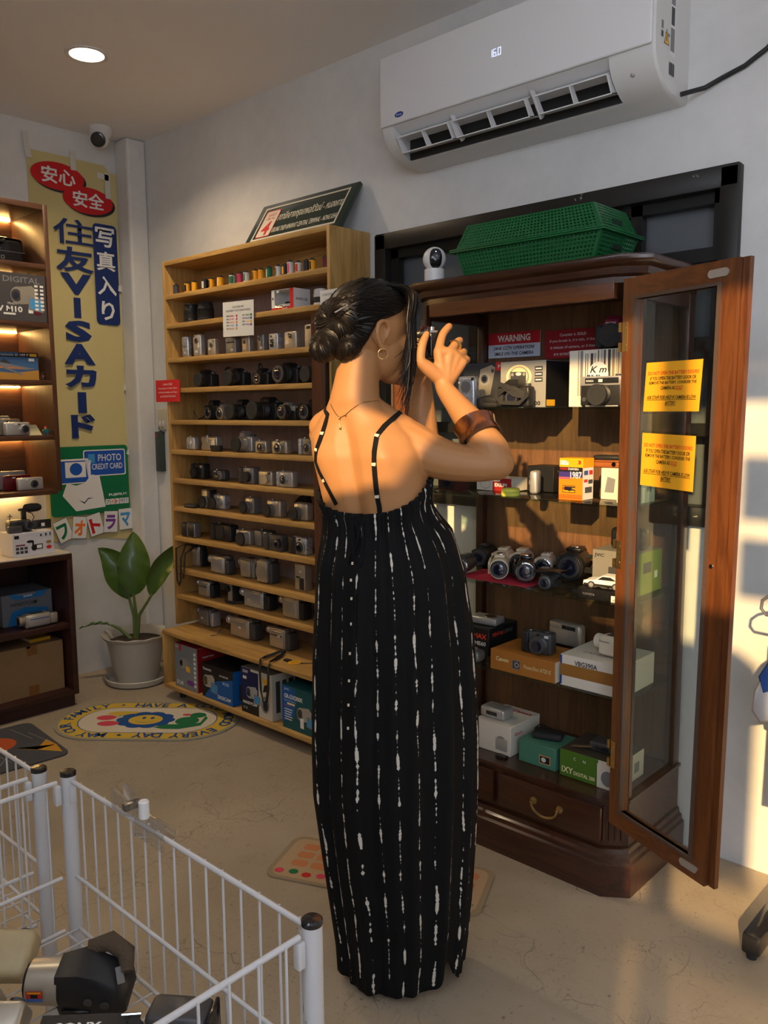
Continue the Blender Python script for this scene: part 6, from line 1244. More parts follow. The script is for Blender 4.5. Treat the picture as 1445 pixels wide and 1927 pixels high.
dbs = thing('display_plinth', 'black display plinth with a white price tag under the toy car', 'plinth', (-1.052, 2.025, SZ3+.0004), .1, g); MB().box(-.075, .062, -.028, .030, 0, .030, .002).build('base', BLACKG, dbs); MB().box(.022, .062, -.0300, -.0282, -.002+.003, .018).build('price_tag', STICK, dbs, 0); decal(dbs, (-.06, -.028, .012), X3, Z3, [('t', GREY, 'TOYOTA', 0, 0, .006, .035, 'l')], 'lettering'); decal(dbs, (.022, -.030, .001), X3, Z3, [('t', INK, 'P795', .006, .002, .006, .014, 'l', .02)], 'tag_print')
toy_car('white and black toy coupe parked on the black display plinth', (-1.056, 2.028, SZ3+.0312), .115, WHT, BLACK, .1, g)
# fourth glass shelf
g = gc[3]
carton('black film box with red lettering, left on the fourth glass shelf', -1.600, 2.085, SZ4, .115, .16, .086, CBLK, [('t', flat('box_scarlet', 220, 66, 40), 'MAX', .055, .052, .016, .052, 'l', .03), ('t', WHT, 'ME60', .060, .030, .013, .044, 'l', .02)], [('t', flat('box_scarlet', 220, 66, 40), 'PENTAX', .02, .058, .012, .06, 'l', .02), ('t', GREY, 'OPTIO', .085, .058, .012, .045, 'l', .01)], group=g)
fl_ = compact('silver camera lying flat on the black film box', -1.590, SZ4+.0868, .100, .024, .062, 2.12, SILVER, group=g, r=.006, button=False, rot=.1); MB().lathe((.015, .0, .0238), 'z', [(0, .020), (.0015, .019), (.002, .012), (.001, 0)], 24, True, False).build('lens_barrel', CHROME, fl_)
gp = compact('grey camera lying before the black film box beside her dress', -1.540, SZ4, .075, .036, .046, 2.000, PEWTER, group=g, r=.012, button=False); MB().lathe((.0, .0, .0355), 'z', [(0, .017), (.003, .0165), (.0035, .012), (.002, 0)], 24, True, False).build('lens_barrel', SILVER, gp)
KRF = flat('box_caramel', 172, 112, 46)
carton('caramel orange camera box with silver lettering on the fourth glass shelf', -1.412, 1.992, SZ4, .222, .150, .062, KRF, [('t', CREAM, 'Canon', .020, .030, .013, .045, 'l', .02), ('r', GREY, .078, .016, .106, .042), ('r', DGREY, .080, .018, .104, .040), ('e', SILVER, .094, .029, .008, .008), ('e', GRAPH, .094, .029, .005, .005), ('t', CREAM, 'PowerShot A720 IS', .118, .024, .012, .092, 'l', .0, .3)], [('t', INK, 'Canon', .03, .03, .010, .04, 'l', .02), ('t', DGREY, 'PowerShot', .03, .012, .008, .05, 'l')], side_m=flat('box_white', 220, 214, 200), group=g)
compact('black zoom camera with its lens out on the caramel box', -1.325, SZ4+.0628, .092, .064, .040, 2.030, GRAPH, lens=(.12, .46, .024, .026), lm=GRAPH, group=g, grip=.24, gm=BLACK, flash=(.34, .84, .014, .008), finder=(.05, .9, .010, .007), dial=True, ring=PEWTER, rot=.12)
bx_ = carton('flat dark brown box behind the caramel box', -1.345, 2.155, SZ4, .130, .120, .050, flat('box_dark_brown', 44, 26, 20), [('r', CBLK, .01, .01, .1, .04)], group=g)
compact('wide champagne film camera with smoked window on the dark brown box', -1.338, SZ4+.0508, .118, .072, .036, 2.190, SILVER2, group=g, door_=(-.44, .16, .06, .70), gm=SILVER2, finder=(.16, .82, .050, .012), r=.010, button=False, brand=(GREY, 'FUJI', -.2, .78, .004), rot=-.12)
carton('white box with a wide tan tape band by the hinge post', -1.178, 2.000, SZ4, .190, .190, .090, flat('box_white', 220, 214, 200), [('r', flat('parcel_tape', 150, 104, 46), 0, .030, .19, .064), ('r', BLUE, 0, .064, .006, .088), ('r', BLUE, 0, .004, .006, .03), ('t', INK, 'VBG390A', .045, .0645, .014, .07, 'l', .02)], group=g, top=[('t', GREY, 'CAMERA', .04, .05, .014, .09, 'l')])
pcv = camcorder('white camcorder lying on the taped white box by the hinge post', -1.108, SZ4+.0908, .112, .062, .056, 2.045, flat('ivory_white', 224, 216, 196, .3), flat('ivory_white', 224, 216, 196, .3), flat('ivory_white', 224, 216, 196, .3), .020, g, rot=-.12, vf=False, brand=(INK, 'Panasonic', 0), rnd=.012)
carton('small teal printed box seen through the open door glass', -0.985, 2.190, SZ4, .006+.014, .06, .07, CTEAL, group=g) if False else None
# cabinet floor
g = gc[4]; ZF = FLZ
carton('white camera box with red lettering and a camera on top, cabinet floor left', -1.470, 1.998, ZF, .130, .160, .092, flat('box_white', 220, 214, 200), [('e', GREY, .095, .035, .020, .022), ('e', GRAPH, .095, .035, .012, .014), ('r', SILVER, .075, .012, .118, .05)], [('t', RED, 'Canon', .02, .06, .010, .04, 'l', .02), ('t', GREY, 'PowerShot', .05, .02, .006, .04, 'l')], group=g, top=[('t', RED, 'Canon', .05, .12, .02, .07, 'l', .02)])
compact('silver camera lying on the white and red lettered box', -1.470, ZF+.0928, .088, .034, .058, 2.020, SILVER, group=g, r=.008, button=False, screen=(0, .5, .04, .012))
carton('teal green camera box on the cabinet floor', -1.312, 2.000, ZF, .125, .120, .066, flat('box_teal_green', 74, 128, 108), [('r', flat('tan', 200, 150, 90), .07, .012, .108, .038), ('r', CBLK, .073, .015, .105, .035), ('e', WINGLASS, .085, .025, .008, .007)], group=g)
bl_ = thing('camera_pouch', 'crumpled black pouch on the teal green box', 'pouch', (-1.250, 2.062, ZF+.0668), .3, g); MB().box(-.045, .045, -.026, .026, 0, .022, .009, 3).build('case_body', RUBBER, bl_); MB().tube([(-.04, 0, .022), (-.03, .02, .032), (0, .0, .030), (.03, -.015, .028), (.045, 0, .02)], .003, 6, flat=(.010, .002, (0, 0, 1))).build('strap', BLACK, bl_)
GRX = flat('box_grass_green', 74, 112, 34)
carton('long green and white camera box with pale lettering on the cabinet floor', -1.172, 1.996, ZF, .178, .160, .078, GRX, [('r', flat('box_white', 220, 214, 200), .118, 0, .178, .078), ('e', GREY, .15, .03, .02, .022), ('t', CREAM, 'IXY', .008, .012, .018, .036, 'l', .02), ('t', CREAM, 'DIGITAL 200', .046, .012, .011, .066, 'l', .02), ('t', WHT, 'C', .045, .055, .008, None, 'l'), ('t', WHT, 'N', .075, .055, .008, None, 'l')], [('r', GREY, .1, .02, .13, .05)], group=g, side_m=flat('box_white', 220, 214, 200), top_m=flat('box_dull_brown', 66, 58, 50))
ms_ = compact('grey camera lying with a strap on the green and white box', -1.105, ZF+.0788, .080, .026, .060, 2.040, GRAPH, group=g, r=.006, button=False, screen=(0, .5, .04, .01)); MB().tube([(-.03, -.03, .012), (-.06, -.042, .008), (-.085, -.046, .004)], .004, 6, flat=(.012, .002, (0, 0, 1))).build('wrist_strap', flat('webbing_tan', 120, 98, 70), ms_)

# ------------------------------------------------------------------ things on the lit wall shelves at the left
def yr(t, a): t.rotation_euler = (0, 0, PI/2 + a); return t       # fronts face +x
def side_carton(label, xf, y0, z, w, d, h, m_, front=(), side=(), side_m=None, top_m=None, a=0.0, group=None):
    t = carton(label, 0, 0, z, w, d, h, m_, front, side, side_m=side_m, top_m=top_m, group=group); t.location = (xf-d/2, y0+w/2, z+.0004); return yr(t, a)
bcse = thing('equipment_case', 'black equipment case with a moulded handle on the top lit shelf', 'case', (-3.72, 1.56, 1.925+.0004), PI/2); MB().box(-.13, .115, -.05, .05, 0, .125, .022, 4).build('shell', BLACKG, bcse); MB().box(-.13, .115, -.0515, .051, .060, .064, .001).build('seam', GRAPH, bcse)
MB().tube([(-.06, -.05, .112), (-.055, -.062, .100), (.02, -.062, .100), (.028, -.05, .112)], .006, 8).build('handle', BLACK, bcse); decal(bcse, (-.01, -.05, .05), X3, Z3, [('t', GREY, 'LECTRON', 0, .02, .006, .04, 'c'), ('r', GREY, .02, -.02, .034, -.006), ('r', BLACKG, .022, -.018, .032, -.008)], 'lettering')
side_carton('dark grey digital camcorder box filling the second lit shelf', -3.528, 1.355, 1.681, .335, .18, .196, flat('box_slate', 70, 68, 72), [('t', GREY, 'DIGITAL', .155, .158, .024, .155, 'l', .01), ('t', WHT, 'Canon', .10, .172, .014, .04, 'l', .02), ('t', WHT, 'DV M10', .10, .036, .024, .13, 'l', .03), ('t', WHT, 'MiniDV', .17, .066, .009, .04, 'l'), ('r', WHT, .15, .024, .20, .032), ('r', WHT, .255, .035, .275, .055), ('p', flat('box_plum', 92, 26, 44), [(.28, .03), (.31, .03), (.31, .055), (.28, .055)])] + pic_cam(.215, .105, 2.0, GRAPH, SILVER2, SKY) + [('r', WHT, .285+.024*(k % 2), .145-.016*(k//2), .300+.024*(k % 2), .154-.016*(k//2)) for k in range(14)], top_m=flat('box_sunset', 196, 110, 60))
side_carton('jet fighter model kit box on the third lit shelf', -3.60, 1.405, 1.438, .268, .05, .118, flat('kit_sky', 66, 104, 150), [('r', CBLK, 0, .098, .268, .118), ('t', WHT, 'Messerschmitt Bf 109 F', .06, .103, .010, .165, 'l', .02), ('p', flat('kit_sand', 190, 142, 66), [(0, 0), (.268, 0), (.268, .045), (.16, .03), (0, .04)]), ('p', GREY, [(.02, .05), (.10, .075), (.22, .055), (.255, .05), (.22, .045), (.10, .048)]), ('p', ORANGE, [(.10, .056), (.20, .052), (.20, .05), (.10, .051)]), ('p', DGREY, [(.10, .075), (.15, .07), (.12, .09)]), ('p', GREY, [(.12, .06), (.16, .04), (.20, .025), (.19, .022), (.11, .05)]), ('r', STICK, .225, .082, .25, .094), ('r', YELL, .23, .102, .262, .114)])
gd = thing('glass_figurine', 'tiny clear glass drop figurine beside the model kit box', 'figurine', (-3.565, 1.674, 1.438+.0004)); MB().lathe((0,0,0), 'z', [(0, .006), (.004, .011), (.014, .012), (.022, .007), (.027, .006), (.033, .005), (.038, .0)], 24, True, False).build('body', clear('crystal', (.85, .8, .78), .03, 2.5), gd); MB().sphere((0, 0, .018), .004, 10).build('core', PINK, gd)
for k, (xf, y0, w, h, lb) in enumerate(((-3.70, 1.40, .135, .098, 'tallest silver camera at the back of the stepped row under the lamp strip'), (-3.655, 1.43, .13, .085, 'silver camera third from the front of the stepped row on the lit shelf'), (-3.612, 1.46, .125, .072, 'silver camera second from the front of the stepped row on the lit shelf'), (-3.565, 1.50, .105, .058, 'front silver camera with its round lens out on the lit shelf'))):
    t = compact(lb, 0, 1.201, w, h, .030, 0, (SILVER2, SILVER, SILVER2, SILVER)[k], lens=(.24, .5, .018, .016 if k == 3 else .004), lm=SILVER, flash=(-.1, .84, .014, .008), group='silver cameras on the lit shelf', r=.007, finder=(.05, .84, .008, .006)); t.location = (xf-.015, y0+w/2, 1.2014); yr(t, 0)
lmp = thing('sloped_paperweight', 'small cream wedge shaped ornament on the fourth lit shelf', 'ornament', (-3.625, 1.640, 1.2014)); MB().loft([[(-.02, -.028, 0), (.02, -.028, 0), (.02, .034, 0), (-.02, .034, 0)], [(-.012, -.016, .045), (.010, -.016, .045), (.010, .014, .045), (-.012, .014, .045)]]).build('body', CREAM, lmp)
fg = thing('toy_figure', 'tiny toy figure with red cap and teal coat on the fourth lit shelf', 'toy', (-3.565, 1.672, 1.2014))
MB().box(-.006, .006, -.009, -.001, 0, .013).box(-.006, .006, .001, .009, 0, .013).build('leg', flat('toy_grey_blue', 60, 84, 110), fg, 0); MB().loft([[(-.006, -.010, .013), (.006, -.010, .013), (.006, .010, .013), (-.006, .010, .013)], [(-.005, -.007, .026), (.005, -.007, .026), (.005, .007, .026), (-.005, .007, .026)]]).build('torso', flat('toy_teal', 20, 100, 104), fg, 0)
for s in (-1, 1): MB().tube([(0, s*.008, .024), (.003, s*.013, .019), (.009, s*.014, .016)], .0028, 6).build('arm', flat('toy_teal', 20, 100, 104), fg)
MB().cyl((0, 0, .0265), 'z', .008, .005, n=16, bev=.001).build('head', flat('toy_skin', 226, 180, 140), fg); MB().lathe((0, 0, .0335), 'z', [(0, .0056), (.003, .0054), (.0055, .003), (.006, 0)], 16, True, False).build('cap', RED, fg)
for k, (xf, y0, w, h, m_, lb) in enumerate(((-3.665, 1.492, .125, .082, SILVER, 'rear silver camera of the three on the bottom lit shelf'), (-3.622, 1.505, .118, .066, flat('camera_wine', 104, 14, 26, .3), 'dark red camera between two silver ones on the bottom lit shelf'), (-3.568, 1.540, .112, .056, SILVER, 'front silver camera of the three on the bottom lit shelf'))):
    t = compact(lb, 0, .963, w, h, .026, 0, m_, lens=(.12, .5, .019, .004), lm=SILVER, flash=(-.16, .84, .014, .007), group='cameras on the bottom lit shelf', r=.007); t.location = (xf-.013, y0+w/2, .9634); yr(t, 0)
dsr = thing('camera_riser', 'stepped grey display riser at the left of the bottom lit shelf', 'display riser', (-3.70, 1.28, .9634)); 
for k in range(4): MB().box(-.10+.045*k, -.055+.045*k, -.20, .19, 0, .075-.018*k, .001).build('step', PEWTER, dsr)
MB().box(.082, .084, .10, .165, .002, .02).build('price_tag', STICK, dsr, 0)
wb = side_carton('white camcorder box with small printed pictures on the base cabinet', -3.478, 1.462, .692, .178, .125, .100, flat('box_bluish_white', 208, 208, 216), [('r', CBLK, .008, .078, .028, .092)] + [('r', DGREY, .012+.018*(k % 3), .014+.016*(k//3), .026+.018*(k % 3), .026+.016*(k//3)) for k in range(6)] + [('r', flat('box_wine', 110, 30, 50), .012, .047, .052, .053), ('e', CBLK, .075, .062, .016, .006), ('r', CBLK, .082, .04, .09, .06), ('e', CBLK, .09, .034, .012, .013), ('r', CBLK, .095, .026, .128, .048), ('r', WHT, .102, .030, .124, .044), ('e', flat('box_olive', 150, 130, 60), .155, .052, .012, .007), ('e', RED, .155, .030, .012, .008), ('r', DGREY, .118, .08, .126, .09), ('r', DGREY, .14, .08, .148, .092), ('r', DGREY, .16, .08, .166, .094)])
cm = thing('camcorder', 'black camcorder with a fluffy microphone on top of the white box', 'camcorder', (-3.545, 1.548, .7928), PI/2)
MB().box(-.075, .02, -.03, .03, 0, .052, .012, 3).build('body', BLACK, cm); MB().box(-.09, -.03, -.045, -.02, .0, .03, .006, 2).build('battery', GRAPH, cm)
lens_unit(cm, (.0, -.028, .028), '-y', .021, .018, BLACK, 'glass'); MB().box(.02, .10, -.036, -.026, .006, .046, .003).build('open_screen', SCREEN, cm); MB().box(.055, .07, -.0368, -.0355, .018, .032).build('screen_label', STICK, cm, 0)
MB().box(-.015, .006, -.008, .008, .05, .094, .003).build('shoe_mount', BLACK, cm); MB().tube([(-.025, 0, .092), (.005, 0, .096), (.03, 0, .098)], .005, 8).build('mic_arm', BLACK, cm)
mcr = MB().m(mat('mic_foam', (0.016, 0.016, 0.017), 0.95, bump=1.0, bscale=500)).lathe((.0, 0, .098), 'x', [(0, .012), (.006, .017), (.03, .019), (.06, .017), (.072, .011), (.076, 0)], 24, True, False).build('mic_windshield', None, cm)
MB().tube([(-.065, 0, .052), (-.062, 0, .066)], .002, 6).box(-.072, -.052, -.002, .002, .066, .070).box(-.064, -.060, -.002, .002, .066, .078).build('cold_shoe', GRAPH, cm); MB().tube([(.0, -.01, .088), (.022, -.024, .076), (.028, -.03, .058), (.018, -.032, .046)], .002, 6).build('mic_lead', BLACK, cm)
side_carton('grey and blue camcorder box on the middle shelf of the base cabinet', -3.58, 1.442, .377, .222, .20, .138, flat('box_cool_grey', 116, 118, 124), [('p', flat('box_azure', 30, 118, 180), [(.03, .138), (.205, .138), (.18, .112), (.055, .112)]), ('t', WHT, 'SONY', .095, .119, .010, .042, 'l', .03), ('t', INK, 'HANDYCAM', .035, .084, .016, .12, 'l', .01, .4), ('p', flat('box_azure', 30, 118, 180), [(.02, .0), (.2, .0), (.2, .06), (.1, .075), (.04, .06)])], side_m=flat('box_azure', 30, 118, 180))
hcm = camcorder('silver camcorder lying in front of the grey and blue box', 0, .377, .172, .064, .058, 0, SILVER2, SILVER, SILVER2, .022, None, vf=False, line=BLUE); hcm.location = (-3.50, 1.555, .3774); yr(hcm, 0)
side_carton('plain brown cardboard carton in the bottom of the base cabinet', -3.495, 1.20, .075, .462, .30, .222, mat('cardboard', (0.30, 0.185, 0.085), 0.8, var=.12, bscale=14), [('r', flat('brown_tape', 132, 88, 42, .4), .30, .0, .345, .045), ('r', flat('brown_tape', 132, 88, 42, .4), .30, .18, .345, .222)])
yb_ = thing('paperback_book', 'yellow book lying on the brown carton', 'book', (-3.60, 1.582, .2978)); MB().m(YELL).box(-.06, .06, -.046, .046, 0, .0015).box(-.06, .06, -.046, .046, .0125, .014).box(.0585, .06, -.046, .046, .0015, .0125).build('cover', None, yb_, 0); MB().box(-.059, .0583, -.044, .044, .0016, .0124).build('pages', PAPER, yb_, 0)

# ------------------------------------------------------------------ discarded cameras in the wire basket
BZ = .305; gj = 'discarded cameras in the wire basket'; ang = .74
def AB(a, b): return (a*math.cos(ang)-b*math.sin(ang), a*math.sin(ang)+b*math.cos(ang))
jk = thing('camcorder', 'big black camcorder with a silver printed lens side in the wire basket', 'camcorder', (*AB(-.482, 1.215), .374), rot=(.30, .0, ang), group=gj); jk.scale = (.70,)*3
MB().m(BLACK).loft([[(x, y, z) for y, z in pr] for x, pr in ((-.055, [(-.045, .0), (.045, .0), (.05, .06), (.03, .105), (-.03, .105), (-.05, .06)]), (.0, [(-.05, .0), (.05, .0), (.055, .06), (.04, .115), (-.036, .115), (-.055, .06)]), (.075, [(-.05, .0), (.05, .0), (.05, .05), (.03, .085), (-.03, .085), (-.05, .05)]), (.095, [(-.04, .01), (.04, .01), (.04, .045), (.02, .06), (-.02, .06), (-.04, .045)]))]).build('body', None, jk, 50)
MB().m(SILVER2).loft([[(x, r_*math.cos(a)*1.05, .055+r_*math.sin(a)) for a in [2*PI*i/28 for i in range(28)]] for x, r_ in ((-.125, .040), (-.122, .046), (-.075, .049), (-.05, .050))]).build('lens_barrel', None, jk); MB().cyl((-.1262, 0, .055), '-x', .003, .041, n=28).build('lens_glass', LENSG, jk)
decal(jk, (-.115, -.0535, .058), X3, Vector((0, .25, .97)), [('r', flat('sticker_red', 196, 56, 40), 0, 0, .036, .026), ('r', flat('sticker_blue', 66, 104, 170), 0, 0, .036, .008), ('r', CY_, .003, .02, .033, .024), ('r', CBLK, .010, .009, .026, .018)], 'sticker')
for x, zq in ((.02, .055), (.055, .045)): MB().cyl((x, -.052, zq), '-y', .004, .010, n=18).build('dial', GRAPH, jk)
MB().box(-.045, .02, -.058, -.050, .0, .030, .004).build('tape_door', BLACKG, jk)
MB().tube([(.0, .045, .105), (.045, .055, .112), (.085, .035, .10), (.095, .0, .082)], [.016, .022, .021, .014], 12).build('hand_strap', mat('brown_suede', (0.10, 0.070, 0.045), 0.95, bump=.9, bscale=160), jk); MB().tube([(.078, .0, .100), (.088, -.025, .078)], .008, 6, flat=(.022, .003, (1, 0, .6))).build('strap_webbing', GREY, jk)
sy = thing('camera_case', 'black stitched leather camera case lettered SONY in the wire basket', 'camera case', (*AB(-.425, 1.068), .372), rot=(.30, 0, ang+.05), group=gj); sy.scale = (.68,)*3
MB().box(-.105, .095, -.045, .055, 0, .095, .012, 3).build('case_body', BLACK, sy); MB().prism([(-.107, -.05), (.097, -.046), (.097, .055), (-.107, .055)], (0, 0, .0955), X3, Y3, (0, 0, .004)).build('flap', BLACKG if False else mat('black_leather', (0.022, 0.021, 0.02), 0.5, bump=.3, bscale=220), sy)
decal(sy, (-.075, -.005, .0998), X3, Y3, [('t', WHT, 'SONY', 0, .022, .020, .095, 'l', .03)] + [('r', GREY, -.02+.006*k, -.037, -.016+.006*k, -.0362) for k in range(30)], 'lettering')
for x in (-.08, .06): MB().lathe((x, -.02, .0995), 'z', [(0, .008), (.003, .0075), (.0045, .004), (.0046, 0)], 18, True, False).build('snap_stud', BLACKG, sy)
MB().tube([(.08, .04, .104), (.10, .02, .106), (.108, -.01, .095), (.108, -.02, .06)], .006, 8, flat=(.022, .004, (0, 0, 1))).build('carry_strap', RUBBER, sy); MB().tube([(.06, .045, .106), (.10, .045, .108)], .0035, 8).build('strap_ring', CHROME, sy)
bk = thing('camcorder', 'flat black camcorder leaning on its side behind the stitched leather case', 'camcorder', (*AB(-.303, 1.088), .366), rot=(.06, 0, ang-.10), group=gj)
MB().box(-.045, .045, -.026, .026, 0, .095, .010, 3).build('body', GRAPH, bk); MB().box(.046, .052, -.024, .024, .004, .094, .002).build('open_screen', BLACKG, bk); MB().box(-.012, .010, -.031, -.027, .030, .066, .006, 2).build('slide_switch', BLACK, bk); MB().box(-.004, .003, -.0325, -.030, .038, .058, .003).build('switch_knob', PEWTER, bk)
MB().cyl((-.03, -.0275, .016), '-y', .002, .006, n=14).build('screw', CHROME, bk); MB().box(-.02, .0, -.0288, -.027, .008, .022).build('rating_label', STICK, bk, 0)
sm = thing('battery_pack', 'small black battery with a white label by the basket front rail', 'battery', (*AB(-.222, 1.045), .3625), rot=(.1, 0, ang), group=gj); MB().box(-.024, .024, -.02, .02, 0, .085, .004).build('casing', BLACK, sm); MB().box(-.018, .018, -.0212, -.0198, .010, .066).build('label', STICK, sm, 0)
compact('cream old camera scuffed and lying at the back left of the wire basket', 0, 0, .110, .075, .05, 0, mat('yellowed_cream_plastic', (0.52, 0.42, 0.24), .45, var=.25, bscale=30), group=gj, lens=None, flash=(-.2, .8, .03, .016), r=.012, dial=True).matrix_world = Matrix.Translation((*AB(-.648, 1.238), .384)) @ Matrix.Rotation(ang, 4, 'Z') @ Matrix.Rotation(-.9, 4, 'X')
slr('silver film camera facing up at the front left of the wire basket', 0, 0, .130, .095, .05, 0, SILVER2, SILVER2, lens=(.032, .030), front='glass', group=gj, hump=.45, lm=SILVER2, brand='Canon').matrix_world = Matrix.Translation((*AB(-.604, 1.072), .384)) @ Matrix.Rotation(ang, 4, 'Z') @ Matrix.Rotation(-.95, 4, 'X')
compact('silver camera with a pink badge lying beside the stitched leather case', 0, 0, .095, .062, .036, 0, SILVER2, group=gj, lens=(-.2, .5, .018, .010), lm=SILVER, flash=(.3, .8, .018, .01), r=.010, gm=GRAPH, grip=-.3, brand=(PINK, 'o', .2, .5, .012)).matrix_world = Matrix.Translation((*AB(-.575, .955), .381)) @ Matrix.Rotation(ang+.1, 4, 'Z') @ Matrix.Rotation(-1.0, 4, 'X')
# ------------------------------------------------------------------ the person
import numpy as np
SKIN = mat('warm_skin', (0.40, 0.188, 0.070), 0.54, bump=0.03, bscale=240, var=0.03)
SKIN.node_tree.nodes['Principled BSDF'].inputs['Subsurface Weight'].default_value = 0.12
SKIN.node_tree.nodes['Principled BSDF'].inputs['Subsurface Radius'].default_value = (0.012, 0.004, 0.002)
HAIR = mat('black_brown_hair', (0.0055, 0.0038, 0.003), 0.42, spec=0.38)
me_rot = math.radians(42.295)
wm = thing('person', 'woman seen from behind in a black striped sundress photographing the cabinet', 'person', (-1.21, 1.33, 0), me_rot)
Ft, Rt_ = Vector((.47, .883, 0)), Vector((.883, -.47, 0))      # where the torso faces, and its right
Fh, Rh = Vector((.866, .5, 0)), Vector((.5, -.866, 0))          # where the head faces, and its right
HC = Vector((-.043, .030, 1.482))
def hp(f, r, u): return HC + Fh*f + Rh*r + Z3*u
TS = [(.78, .0, .03, .150, .110), (.88, -.005, .03, .155, .112), (.96, -.015, .03, .128, .092), (1.02, -.025, .026, .120, .086), (1.085, -.032, .020, .122, .084), (1.15, -.041, .014, .127, .086), (1.205, -.050, .010, .131, .084), (1.245, -.060, .014, .124, .074), (1.275, -.068, .016, .098, .062), (1.300, -.074, .012, .070, .054), (1.325, -.077, .006, .053, .050), (1.36, -.073, .008, .047, .048), (1.41, -.062, .018, .046, .050), (1.44, -.055, .022, .040, .044)]
def tsec(z):
    if z <= TS[0][0]: return TS[0][1:]
    for a, b in zip(TS, TS[1:]):
        if z <= b[0]:
            k = (z-a[0])/(b[0]-a[0]); return tuple(a[i]+(b[i]-a[i])*k for i in range(1, 5))
    return TS[-1][1:]
def torso_pt(z, al, off=0.0, relief=True):
    cr_, ct_, a, b = tsec(z); p = Vector((cr_, ct_, z)); ca, sa = math.cos(al), math.sin(al)
    q = Rt_*((a+off)*math.copysign(abs(ca)**.86, ca)) + Ft*((b+off)*math.copysign(abs(sa)**.92, sa))
    if relief and sa < 0:
        spine = math.exp(-(ca/.11)**2)*.0135*min(1, max(0, (1.29-z)/.05))
        sc = (math.exp(-((ca-.50)/.20)**2)+math.exp(-((ca+.50)/.20)**2))*math.exp(-((z-1.205)/.05)**2)*.0115
        q *= 1 - (spine-sc)/max(.03, q.length)
    return p+q
body = MB().m(SKIN)
zs_ = [.78+.66*i/66 for i in range(67)]
body.loft([[torso_pt(z, 2*PI*i/72) for i in range(72)] for z in zs_])
def limb(pts, rad, n=16): body.tube(pts, rad, n); 
for (p, r_) in (): pass
def chain(pts, rad, n=14, k=5):
    """smooth tapered tube with round ends through the points"""
    P = [Vector(p) for p in pts]; out, rr_ = [], []
    for i in range(len(P)-1):
        p0, p1, p2, p3 = P[max(i-1, 0)], P[i], P[i+1], P[min(i+2, len(P)-1)]
        for j in range(k):
            t = j/k; out.append(.5*((2*p1)+(p2-p0)*t+(2*p0-5*p1+4*p2-p3)*t*t+(3*p1-p0-3*p2+p3)*t**3)); rr_.append(rad[i]+(rad[i+1]-rad[i])*t)
    out.append(P[-1]); rr_.append(rad[-1])
    d0 = (out[0]-out[1]).normalized(); d1 = (out[-1]-out[-2]).normalized(); r0, r1 = rr_[0], rr_[-1]
    pre = [(out[0]+d0*r0*c, r0*math.sqrt(1-c*c)+1e-4) for c in (.98, .85, .5)]; post = [(out[-1]+d1*r1*c, r1*math.sqrt(1-c*c)+1e-4) for c in (.5, .85, .98)]
    body.tube([p for p, _ in pre]+out+[p for p, _ in post], [r for _, r in pre]+rr_+[r for _, r in post], n)
# right arm (raised, elbow out), left arm (raised, mostly hidden)
chain([(-.03, .005, 1.255), (.035, -.008, 1.228), (.088, -.020, 1.202), (.130, -.032, 1.190), (.182, -.046, 1.184), (.226, -.050, 1.186)], [.048, .052, .047, .042, .037, .034])
chain([(.222, -.048, 1.184), (.213, -.040, 1.215), (.172, -.005, 1.272), (.143, .025, 1.312), (.122, .045, 1.342), (.118, .052, 1.358)], [.034, .037, .032, .025, .0205, .0205])
chain([(-.085, .05, 1.265), (-.143, .090, 1.245), (-.09, .125, 1.215), (.0, .150, 1.190), (.078, .150, 1.178)], [.043, .043, .041, .038, .034])
chain([(.078, .150, 1.178), (.077, .158, 1.22), (.074, .160, 1.29), (.074, .163, 1.35), (.074, .164, 1.378)], [.034, .038, .033, .024, .021])
# shoulders and trapezius
chain([(-.07, .015, 1.315), (-.02, .004, 1.280), (.03, -.008, 1.250)], [.036, .036, .036]); chain([(-.075, .02, 1.315), (-.115, .05, 1.285), (-.150, .08, 1.262)], [.034, .034, .035])
# hands: palm, four bent fingers and a thumb each
def hand(wr, kn, fingers, thumb, pr=.0135):
    for k in kn: chain([wr, Vector(wr).lerp(Vector(k), .5), k], [.017, .0145, .0118], 10, 4)
    chain([Vector(kn[0]), Vector(kn[1]), Vector(kn[2]), Vector(kn[3])], [.0112, .0112, .0108, .0098], 10, 3)
    for f_, r_ in fingers: chain(f_, r_, 12, 5)
    chain(thumb, [.018, .0155, .0112, .0098, .0072][:len(thumb)], 12, 5)
hand((.119, .052, 1.352), [(.106, .050, 1.426), (.131, .054, 1.425), (.147, .060, 1.415), (.159, .064, 1.403)],
     [([(.106, .050, 1.426), (.116, .072, 1.463), (.131, .090, 1.483), (.134, .106, 1.484)], [.0105, .0092, .0082, .0066]),
      ([(.131, .054, 1.425), (.147, .082, 1.446), (.157, .101, 1.454), (.152, .118, 1.449)], [.0105, .0092, .0082, .0066]),
      ([(.147, .060, 1.415), (.163, .088, 1.427), (.165, .108, 1.427), (.152, .121, 1.420)], [.0102, .0088, .0078, .0064]),
      ([(.159, .064, 1.403), (.172, .088, 1.411), (.171, .106, 1.408), (.159, .117, 1.401)], [.0092, .0078, .0070, .0058])],
     [(.106, .050, 1.372), (.080, .040, 1.392), (.066, .033, 1.408), (.070, .036, 1.440), (.080, .047, 1.464)])
